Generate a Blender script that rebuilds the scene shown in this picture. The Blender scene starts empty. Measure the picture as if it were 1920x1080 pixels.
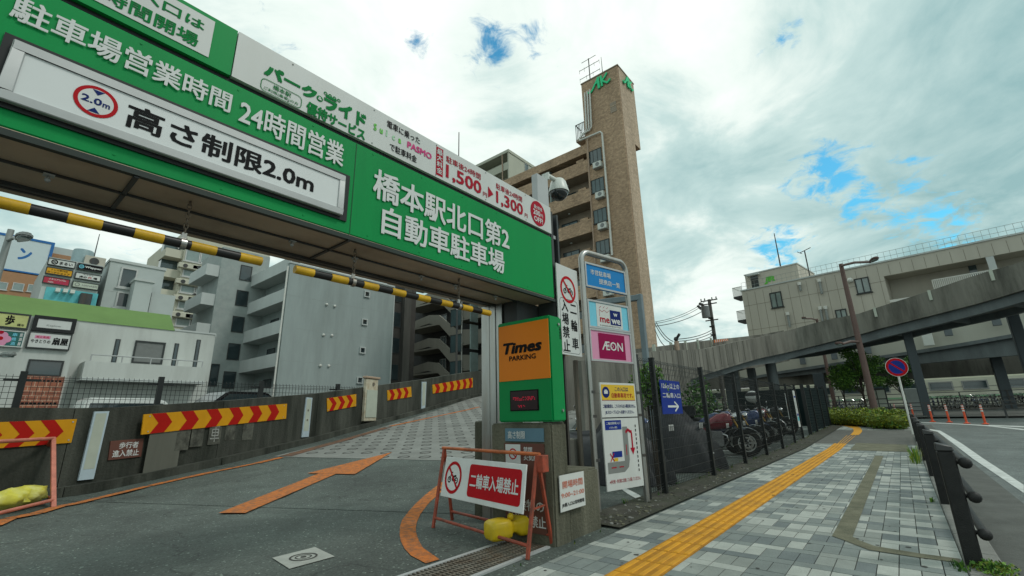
import bpy, bmesh, math, random
import numpy as np
from mathutils import Vector, Matrix
random.seed(7)
rng = np.random.RandomState(7)
R_ = math.radians
SC = bpy.context.scene
COL = SC.collection

# ---------------------------------------------------------------- camera
FPX, CX, CY, EYE = 846.4, 960.0, 540.0, 1.0
def _basis():
    u = np.array([890 - CX, -2450 - CY, FPX]); u /= np.linalg.norm(u)
    d = np.array([1690 - CX, 762.5 - CY, FPX]); d -= u * (d @ u); d /= np.linalg.norm(d)
    l = np.cross(d, u)
    if l[0] > 0: l = -l
    return np.array([d, l, u])
RB = _basis()
cam = bpy.data.cameras.new('camera'); cam_ob = bpy.data.objects.new('camera', cam); COL.objects.link(cam_ob)
cam.sensor_width = 36.0; cam.lens = 36.0 * FPX / 1920.0; cam.clip_start = 0.05; cam.clip_end = 3000
cam_ob.matrix_world = Matrix(((RB[0][0], -RB[0][1], -RB[0][2], 0), (RB[1][0], -RB[1][1], -RB[1][2], 0),
                              (RB[2][0], -RB[2][1], -RB[2][2], EYE), (0, 0, 0, 1)))
SC.camera = cam_ob
SC.render.resolution_x, SC.render.resolution_y = 1024, 576

# ---------------------------------------------------------------- light and sky
SC.view_settings.view_transform = 'Standard'; SC.view_settings.look = 'None'
SC.view_settings.exposure = 0.25; SC.view_settings.gamma = 1.0
SUN_DIR = Vector((0.25, -0.62, 0.85)).normalized()
sun_el = math.asin(SUN_DIR.z); sun_az = math.atan2(SUN_DIR.x, SUN_DIR.y)
sl = bpy.data.lights.new('sun', 'SUN'); sl.energy = 1.0; sl.angle = R_(11); sl.color = (1.0, 0.97, 0.9)
so = bpy.data.objects.new('sun', sl); COL.objects.link(so); so.location = (0, 0, 60)
so.rotation_euler = SUN_DIR.to_track_quat('Z', 'Y').to_euler()

def ray(px, py):
    return RB @ np.array([px - CX, py - CY, FPX])

def world():
    w = bpy.data.worlds.new('World'); SC.world = w; w.use_nodes = True
    nt = w.node_tree; N = nt.nodes; L = nt.links; N.clear()
    out = N.new('ShaderNodeOutputWorld'); bg = N.new('ShaderNodeBackground'); bg.inputs['Strength'].default_value = 0.1
    L.new(bg.outputs[0], out.inputs[0])
    sky = N.new('ShaderNodeTexSky'); sky.sky_type = 'NISHITA'; sky.sun_disc = False
    sky.sun_elevation = sun_el; sky.sun_rotation = sun_az; sky.air_density = 1.4; sky.dust_density = 0.4; sky.ozone_density = 3.0
    tc = N.new('ShaderNodeTexCoord')
    def math_(op, a, b=None, c=None, clamp=False):
        n = N.new('ShaderNodeMath'); n.operation = op; n.use_clamp = clamp
        for i, v in enumerate((a, b, c)):
            if v is None: continue
            if isinstance(v, (int, float)): n.inputs[i].default_value = v
            else: L.new(v, n.inputs[i])
        return n.outputs[0]
    sep = N.new('ShaderNodeSeparateXYZ'); L.new(tc.outputs['Generated'], sep.inputs[0])
    zz = math_('ADD', math_('MAXIMUM', sep.outputs[2], 0.0), 0.22)
    comb = N.new('ShaderNodeCombineXYZ')
    L.new(math_('DIVIDE', sep.outputs[0], zz), comb.inputs[0]); L.new(math_('DIVIDE', sep.outputs[1], zz), comb.inputs[1])
    def noise(scale, detail, rough, dist=0.0, off=(0, 0, 0)):
        mp = N.new('ShaderNodeMapping'); mp.inputs['Location'].default_value = off
        L.new(comb.outputs[0], mp.inputs[0])
        n = N.new('ShaderNodeTexNoise'); n.inputs['Scale'].default_value = scale; n.inputs['Detail'].default_value = detail
        n.inputs['Roughness'].default_value = rough; n.inputs['Distortion'].default_value = dist
        L.new(mp.outputs[0], n.inputs['Vector']); return n.outputs['Fac']
    def blob(px, py, rad, soft):
        v = ray(px, py); v = v / np.linalg.norm(v)
        d = N.new('ShaderNodeVectorMath'); d.operation = 'DISTANCE'; d.inputs[1].default_value = tuple(v)
        L.new(tc.outputs['Generated'], d.inputs[0])
        m = N.new('ShaderNodeMapRange'); m.interpolation_type = 'SMOOTHSTEP'
        m.inputs['From Min'].default_value = rad + soft; m.inputs['From Max'].default_value = max(rad - soft, 0.0)
        L.new(d.outputs['Value'], m.inputs['Value']); return m.outputs['Result']
    nf = noise(13.0, 9.0, 0.66, 0.6); nf2 = noise(5.0, 6.0, 0.6, 0.4, (1.7, 5.1, 0)); nb = noise(1.3, 8.0, 0.55, 0.2, (3.1, 1.7, 0)); nm = noise(2.6, 9.0, 0.6, 0.5, (7.3, 2.2, 0))
    # breaks in the cloud cover
    hole = None
    for (x, y, r_, s, k) in ((930, 105, .04, .06, .72), (985, 95, .03, .05, .42), (785, 72, .012, .04, .55), (1000, 100, .015, .04, .6), (1552, 325, .05, .05, .92), (1600, 375, .04, .05, .68),
                        (1500, 345, .03, .04, .6), (1715, 330, .03, .05, .8), (1775, 415, .035, .05, .85), (1690, 405, .03, .04, .75), (1465, 465, .04, .05, .9), (1630, 400, .02, .05, .5),
                        (1470, 70, .014, .035, .55), (260, 460, .012, .03, .45), (1720, 300, .012, .03, .5), (470, 20, .05, .06, .3)):
        b = math_('MULTIPLY', blob(x, y, r_, s), k)
        hole = b if hole is None else math_('MAXIMUM', hole, b)
    hv = math_('ADD', hole, math_('ADD', math_('MULTIPLY', math_('SUBTRACT', nf, 0.5), 2.3), math_('MULTIPLY', math_('SUBTRACT', nf2, 0.5), 1.3)))
    mr = N.new('ShaderNodeMapRange'); mr.interpolation_type = 'SMOOTHSTEP'
    mr.inputs['From Min'].default_value = 0.38; mr.inputs['From Max'].default_value = 1.0
    L.new(hv, mr.inputs['Value'])
    hole_f = math_('MULTIPLY', mr.outputs['Result'], math_('GREATER_THAN', hole, 0.001))
    # cloud brightness : thick grey masses and sunlit tops
    bright = None
    for (x, y, r_, s, k) in ((720, 60, .14, .32, .3), (1260, 60, .1, .22, .3), (300, 420, .15, .25, .14), (1090, 330, .1, .2, .12), (1560, 180, .06, .16, .14), (1350, 620, .08, .14, .16), (930, 110, .06, .1, -.12), (1720, 90, .1, .26, -.2), (1870, 270, .16, .3, -.24), (1560, 240, .1, .2, -.1), (1700, 420, .1, .2, -.14),
                        (1330, 420, .1, .2, -.08), (1500, 250, .15, .2, -.05), (1000, 230, .18, .2, -.05), (1590, 120, .03, .09, .14), (1760, 130, .025, .06, .15), (820, 110, .05, .12, .12)):
        b = math_('MULTIPLY', blob(x, y, r_, s), k)
        bright = b if bright is None else math_('ADD', bright, b)
    cv = math_('ADD', math_('ADD', math_('MULTIPLY', math_('SUBTRACT', nb, 0.5), 1.3), math_('MULTIPLY', math_('SUBTRACT', nm, 0.5), 1.45)), bright)
    cv = math_('ADD', cv, 0.5)
    ramp = N.new('ShaderNodeValToRGB'); L.new(cv, ramp.inputs[0])
    e = ramp.color_ramp.elements
    e[0].position = -0.0; e[0].color = (0.27, 0.44, 0.45, 1)
    e[1].position = 1.02; e[1].color = (0.93, 0.955, 0.92, 1)
    m1 = ramp.color_ramp.elements.new(0.42); m1.color = (0.50, 0.65, 0.63, 1)
    m2 = ramp.color_ramp.elements.new(0.63); m2.color = (0.74, 0.83, 0.785, 1)
    sc = N.new('ShaderNodeVectorMath'); sc.operation = 'SCALE'; sc.inputs['Scale'].default_value = 9.9
    L.new(ramp.outputs[0], sc.inputs[0])
    skyc = N.new('ShaderNodeMix'); skyc.data_type = 'RGBA'; skyc.blend_type = 'MULTIPLY'; skyc.inputs['Factor'].default_value = 1.0
    L.new(sky.outputs[0], skyc.inputs['A']); skyc.inputs['B'].default_value = (0.5, 1.36, 1.38, 1)
    mix = N.new('ShaderNodeMix'); mix.data_type = 'RGBA'
    L.new(hole_f, mix.inputs['Factor']); L.new(sc.outputs[0], mix.inputs['A']); L.new(skyc.outputs['Result'], mix.inputs['B'])
    L.new(mix.outputs['Result'], bg.inputs['Color'])
world()

# ---------------------------------------------------------------- measuring
def hit(px, py, surf):
    """where the sight line meets the height field surf(x, y)"""
    r = ray(px, py); n = np.linalg.norm(r[:2]); r = r / n
    lo = 0.5; t = lo; step = 0.05
    while t < 300:
        p = np.array([0, 0, EYE]) + r * t
        if p[2] < surf(p[0], p[1]): break
        lo = t; t += step; step *= 1.01
    hi = t
    for _ in range(40):
        m = (lo + hi) / 2; p = np.array([0, 0, EYE]) + r * m
        if p[2] < surf(p[0], p[1]): hi = m
        else: lo = m
    return np.array([0, 0, EYE]) + r * hi
def gz(px, py, z=0.0):
    r = ray(px, py); return np.array([0, 0, EYE]) + r * ((z - EYE) / r[2])
def dep(px, py, d):
    return np.array([0, 0, EYE]) + RB @ (np.array([(px - CX) / FPX, (py - CY) / FPX, 1.0]) * d)
def slope(X):                                   # the street climbs gently away from the camera
    return 0.0215 * (min(max(X, 14.5), 60) - 14.5)
def g(px, py): return hit(px, py, lambda x, y: slope(x))

class Pl:
    """a plane of the place: o origin, u along, v up, n towards the viewer"""
    def __init__(s, o, u, v=(0, 0, 1)):
        s.o = np.array(o, float); s.u = np.array(u, float); s.u /= np.linalg.norm(s.u)
        s.v = np.array(v, float); s.v /= np.linalg.norm(s.v); s.n = np.cross(s.u, s.v)
    def at(s, px, py):
        r = ray(px, py); e = np.array([0, 0, EYE])
        p = e + r * (((s.o - e) @ s.n) / (r @ s.n)) - s.o
        return float(p @ s.u), float(p @ s.v)
    def pt(s, a, b, d=0.0): return s.o + s.u * a + s.v * b + s.n * d
    def bb(s, *pts):
        q = [s.at(*p) for p in pts]
        return min(a for a, _ in q), max(a for a, _ in q), min(b for _, b in q), max(b for _, b in q)
    def pix(s, px, py, d=0.0): return s.pt(*s.at(px, py), d)
def PlY(Y): return Pl((0, Y, 0), (1, 0, 0))
def PlX(X): return Pl((X, 0, 0), (0, -1, 0))
def Pl2(p0, p1): return Pl((p0[0], p0[1], 0), (p1[0] - p0[0], p1[1] - p0[1], 0))

# ---------------------------------------------------------------- materials
def lin(h):
    h = h.lstrip('#'); c = [int(h[i:i + 2], 16) / 255 for i in (0, 2, 4)]
    return tuple(x / 12.92 if x <= .04045 else ((x + .055) / 1.055) ** 2.4 for x in c)
MATS = {}
def mat(name, col, rough=0.6, metal=0.0, vary=0.12, scale=3.0, bump=0.0, bscale=60.0, streak=False, spec=0.3, dirt=None, dscale=1.2, damt=0.5,
        emit=None, coat=0.0):
    """a base colour broken up by noise; dirt = second colour laid on in patches (streak: run down the wall)"""
    if name in MATS: return MATS[name]
    m = bpy.data.materials.new(name); m.use_nodes = True; nt = m.node_tree; N = nt.nodes; L = nt.links
    b = N['Principled BSDF']; b.inputs['Roughness'].default_value = rough; b.inputs['Metallic'].default_value = metal
    b.inputs['Specular IOR Level'].default_value = spec
    if coat: b.inputs['Coat Weight'].default_value = coat; b.inputs['Coat Roughness'].default_value = 0.1
    c = lin(col) if isinstance(col, str) else col
    tc = N.new('ShaderNodeTexCoord')
    n1 = N.new('ShaderNodeTexNoise'); n1.inputs['Scale'].default_value = scale; n1.inputs['Detail'].default_value = 6; n1.inputs['Roughness'].default_value = 0.65
    mp = N.new('ShaderNodeMapping'); mp.inputs['Scale'].default_value = (1, 1, 0.13) if streak else (1, 1, 1)
    L.new(tc.outputs['Object'], mp.inputs[0]); L.new(mp.outputs[0], n1.inputs['Vector'])
    r = N.new('ShaderNodeValToRGB'); L.new(n1.outputs['Fac'], r.inputs[0])
    e = r.color_ramp.elements; e[0].position = 0.3; e[1].position = 0.72
    e[0].color = (*[x * (1 - vary) for x in c], 1); e[1].color = (*[min(x * (1 + vary), 1) for x in c], 1)
    colout = r.outputs[0]
    if dirt is not None:
        dc = lin(dirt) if isinstance(dirt, str) else dirt
        n2 = N.new('ShaderNodeTexNoise'); n2.inputs['Scale'].default_value = dscale; n2.inputs['Detail'].default_value = 8; n2.inputs['Roughness'].default_value = 0.7
        mp2 = N.new('ShaderNodeMapping'); mp2.inputs['Scale'].default_value = (1, 1, 0.16) if streak else (1, 1, 1); mp2.inputs['Location'].default_value = (4.7, 1.3, 9.1)
        L.new(tc.outputs['Object'], mp2.inputs[0]); L.new(mp2.outputs[0], n2.inputs['Vector'])
        r2 = N.new('ShaderNodeValToRGB'); L.new(n2.outputs['Fac'], r2.inputs[0])
        r2.color_ramp.elements[0].position = 0.44; r2.color_ramp.elements[1].position = 0.66
        r2.color_ramp.elements[0].color = (0, 0, 0, 1); r2.color_ramp.elements[1].color = (damt, damt, damt, 1)
        mx = N.new('ShaderNodeMix'); mx.data_type = 'RGBA'
        L.new(r2.outputs[0], mx.inputs['Factor']); L.new(colout, mx.inputs['A']); mx.inputs['B'].default_value = (*dc, 1)
        colout = mx.outputs['Result']
    L.new(colout, b.inputs['Base Color'])
    if bump:
        n3 = N.new('ShaderNodeTexNoise'); n3.inputs['Scale'].default_value = bscale; n3.inputs['Detail'].default_value = 4
        L.new(tc.outputs['Object'], n3.inputs['Vector'])
        bp = N.new('ShaderNodeBump'); bp.inputs['Strength'].default_value = bump; bp.inputs['Distance'].default_value = 0.02
        L.new(n3.outputs['Fac'], bp.inputs['Height']); L.new(bp.outputs[0], b.inputs['Normal'])
    if emit:
        b.inputs['Emission Color'].default_value = (*lin(emit[0]), 1); b.inputs['Emission Strength'].default_value = emit[1]
    MATS[name] = m; return m

def tile_mat(name, c1, c2, mortar, sx, sz, rough=0.8, bump=0.6):
    """small wall tiles for upright faces that run along X or Y"""
    if name in MATS: return MATS[name]
    m = bpy.data.materials.new(name); m.use_nodes = True; nt = m.node_tree; N = nt.nodes; L = nt.links
    b = N['Principled BSDF']; b.inputs['Roughness'].default_value = rough
    tc = N.new('ShaderNodeTexCoord'); sp = N.new('ShaderNodeSeparateXYZ'); L.new(tc.outputs['Object'], sp.inputs[0])
    ad = N.new('ShaderNodeMath'); L.new(sp.outputs[0], ad.inputs[0]); L.new(sp.outputs[1], ad.inputs[1])
    cb = N.new('ShaderNodeCombineXYZ'); L.new(ad.outputs[0], cb.inputs[0]); L.new(sp.outputs[2], cb.inputs[1])
    br = N.new('ShaderNodeTexBrick'); L.new(cb.outputs[0], br.inputs['Vector'])
    br.inputs['Scale'].default_value = 1.0; br.inputs['Brick Width'].default_value = sx; br.inputs['Row Height'].default_value = sz
    br.inputs['Mortar Size'].default_value = min(sx, sz) * 0.07; br.inputs['Mortar Smooth'].default_value = 0.4
    br.inputs['Color1'].default_value = (*lin(c1), 1); br.inputs['Color2'].default_value = (*lin(c2), 1); br.inputs['Mortar'].default_value = (*lin(mortar), 1)
    n1 = N.new('ShaderNodeTexNoise'); n1.inputs['Scale'].default_value = 4.5; n1.inputs['Detail'].default_value = 8; n1.inputs['Roughness'].default_value = 0.75
    L.new(tc.outputs['Object'], n1.inputs['Vector'])
    r = N.new('ShaderNodeValToRGB'); L.new(n1.outputs['Fac'], r.inputs[0]); e = r.color_ramp.elements
    e[0].position = 0.34; e[0].color = (0.62, 0.62, 0.62, 1); e[1].position = 0.68; e[1].color = (1.25, 1.22, 1.18, 1)
    nl = N.new('ShaderNodeTexNoise'); nl.inputs['Scale'].default_value = 0.5; nl.inputs['Detail'].default_value = 5; ml = N.new('ShaderNodeMapping'); ml.inputs['Scale'].default_value = (1, 1, .3); L.new(tc.outputs['Object'], ml.inputs[0]); L.new(ml.outputs[0], nl.inputs['Vector'])
    rl = N.new('ShaderNodeValToRGB'); L.new(nl.outputs['Fac'], rl.inputs[0]); e = rl.color_ramp.elements; e[0].position = .3; e[0].color = (.78, .77, .75, 1); e[1].position = .65; e[1].color = (1.08, 1.08, 1.08, 1)
    mz = N.new('ShaderNodeMix'); mz.data_type = 'RGBA'; mz.blend_type = 'MULTIPLY'; mz.inputs['Factor'].default_value = 1.0; L.new(br.outputs['Color'], mz.inputs['A']); L.new(rl.outputs[0], mz.inputs['B'])
    mx = N.new('ShaderNodeMix'); mx.data_type = 'RGBA'; mx.blend_type = 'MULTIPLY'; mx.inputs['Factor'].default_value = 0.9
    L.new(mz.outputs['Result'], mx.inputs['A']); L.new(r.outputs[0], mx.inputs['B']); L.new(mx.outputs['Result'], b.inputs['Base Color'])
    bp = N.new('ShaderNodeBump'); bp.inputs['Strength'].default_value = bump; bp.inputs['Distance'].default_value = 0.03
    L.new(n1.outputs['Fac'], bp.inputs['Height']); L.new(bp.outputs[0], b.inputs['Normal'])
    MATS[name] = m; return m

def asphalt_mat(name, c, dark=0.6, grit=0.5, wet=0.75):
    if name in MATS: return MATS[name]
    m = bpy.data.materials.new(name); m.use_nodes = True; nt = m.node_tree; N = nt.nodes; L = nt.links
    b = N['Principled BSDF']; b.inputs['Roughness'].default_value = wet
    tc = N.new('ShaderNodeTexCoord')
    n0 = N.new('ShaderNodeTexNoise'); n0.inputs['Scale'].default_value = 0.55; n0.inputs['Detail'].default_value = 7; n0.inputs['Roughness'].default_value = 0.62
    n1 = N.new('ShaderNodeTexVoronoi'); n1.inputs['Scale'].default_value = 75
    n2 = N.new('ShaderNodeTexNoise'); n2.inputs['Scale'].default_value = 140; n2.inputs['Detail'].default_value = 3
    for n in (n0, n1, n2): L.new(tc.outputs['Object'], n.inputs['Vector'])
    r0 = N.new('ShaderNodeValToRGB'); L.new(n0.outputs['Fac'], r0.inputs[0]); e = r0.color_ramp.elements
    e[0].position = 0.3; e[0].color = (*[x * dark for x in c], 1); e[1].position = 0.7; e[1].color = (*[x * 1.2 for x in c], 1)
    r1 = N.new('ShaderNodeValToRGB'); L.new(n1.outputs['Color'], r1.inputs[0]); e = r1.color_ramp.elements
    e[0].position = 0.1; e[0].color = (0.55, 0.55, 0.55, 1); e[1].position = 0.86; e[1].color = (1.25, 1.25, 1.22, 1)
    e2 = r1.color_ramp.elements.new(0.95); e2.color = (4.2, 4.2, 4.0, 1)
    mx = N.new('ShaderNodeMix'); mx.data_type = 'RGBA'; mx.blend_type = 'MULTIPLY'; mx.inputs['Factor'].default_value = grit
    L.new(r0.outputs[0], mx.inputs['A']); L.new(r1.outputs[0], mx.inputs['B'])
    # hairline cracks and old oil drips
    nd = N.new('ShaderNodeTexNoise'); nd.inputs['Scale'].default_value = 2.2; nd.inputs['Detail'].default_value = 6; L.new(tc.outputs['Object'], nd.inputs['Vector'])
    wv = N.new('ShaderNodeVectorMath'); wv.operation = 'MULTIPLY_ADD'; L.new(nd.outputs['Color'], wv.inputs[0]); wv.inputs[1].default_value = (.9, .9, .9); L.new(tc.outputs['Object'], wv.inputs[2])
    vc = N.new('ShaderNodeTexVoronoi'); vc.feature = 'DISTANCE_TO_EDGE'; vc.inputs['Scale'].default_value = 0.42; L.new(wv.outputs[0], vc.inputs['Vector'])
    rc = N.new('ShaderNodeValToRGB'); L.new(vc.outputs['Distance'], rc.inputs[0]); e = rc.color_ramp.elements
    e[0].position = 0.001; e[0].color = (.42, .42, .42, 1); e[1].position = 0.0065; e[1].color = (1, 1, 1, 1)
    ns = N.new('ShaderNodeTexNoise'); ns.inputs['Scale'].default_value = 1.7; ns.inputs['Detail'].default_value = 9; ns.inputs['Roughness'].default_value = .72; ns.inputs['Distortion'].default_value = .6; L.new(tc.outputs['Object'], ns.inputs['Vector'])
    rs_ = N.new('ShaderNodeValToRGB'); L.new(ns.outputs['Fac'], rs_.inputs[0]); e = rs_.color_ramp.elements
    e[0].position = 0.3; e[0].color = (.66, .67, .66, 1); e[1].position = 0.5; e[1].color = (1, 1, 1, 1); e3 = rs_.color_ramp.elements.new(.72); e3.color = (1.22, 1.22, 1.2, 1)
    m2 = N.new('ShaderNodeMix'); m2.data_type = 'RGBA'; m2.blend_type = 'MULTIPLY'; m2.inputs['Factor'].default_value = 1.0; L.new(mx.outputs['Result'], m2.inputs['A']); L.new(rc.outputs[0], m2.inputs['B'])
    m3 = N.new('ShaderNodeMix'); m3.data_type = 'RGBA'; m3.blend_type = 'MULTIPLY'; m3.inputs['Factor'].default_value = 1.0; L.new(m2.outputs['Result'], m3.inputs['A']); L.new(rs_.outputs[0], m3.inputs['B'])
    L.new(m3.outputs['Result'], b.inputs['Base Color'])
    bp = N.new('ShaderNodeBump'); bp.inputs['Strength'].default_value = 0.55; bp.inputs['Distance'].default_value = 0.006
    L.new(n1.outputs['Distance'], bp.inputs['Height']); L.new(bp.outputs[0], b.inputs['Normal'])
    MATS[name] = m; return m

def glass_mat(name, c=(0.03, 0.045, 0.05), rough=0.06):
    if name in MATS: return MATS[name]
    return mat(name, c, rough=rough, spec=0.9, vary=0.3, scale=0.6)

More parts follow.
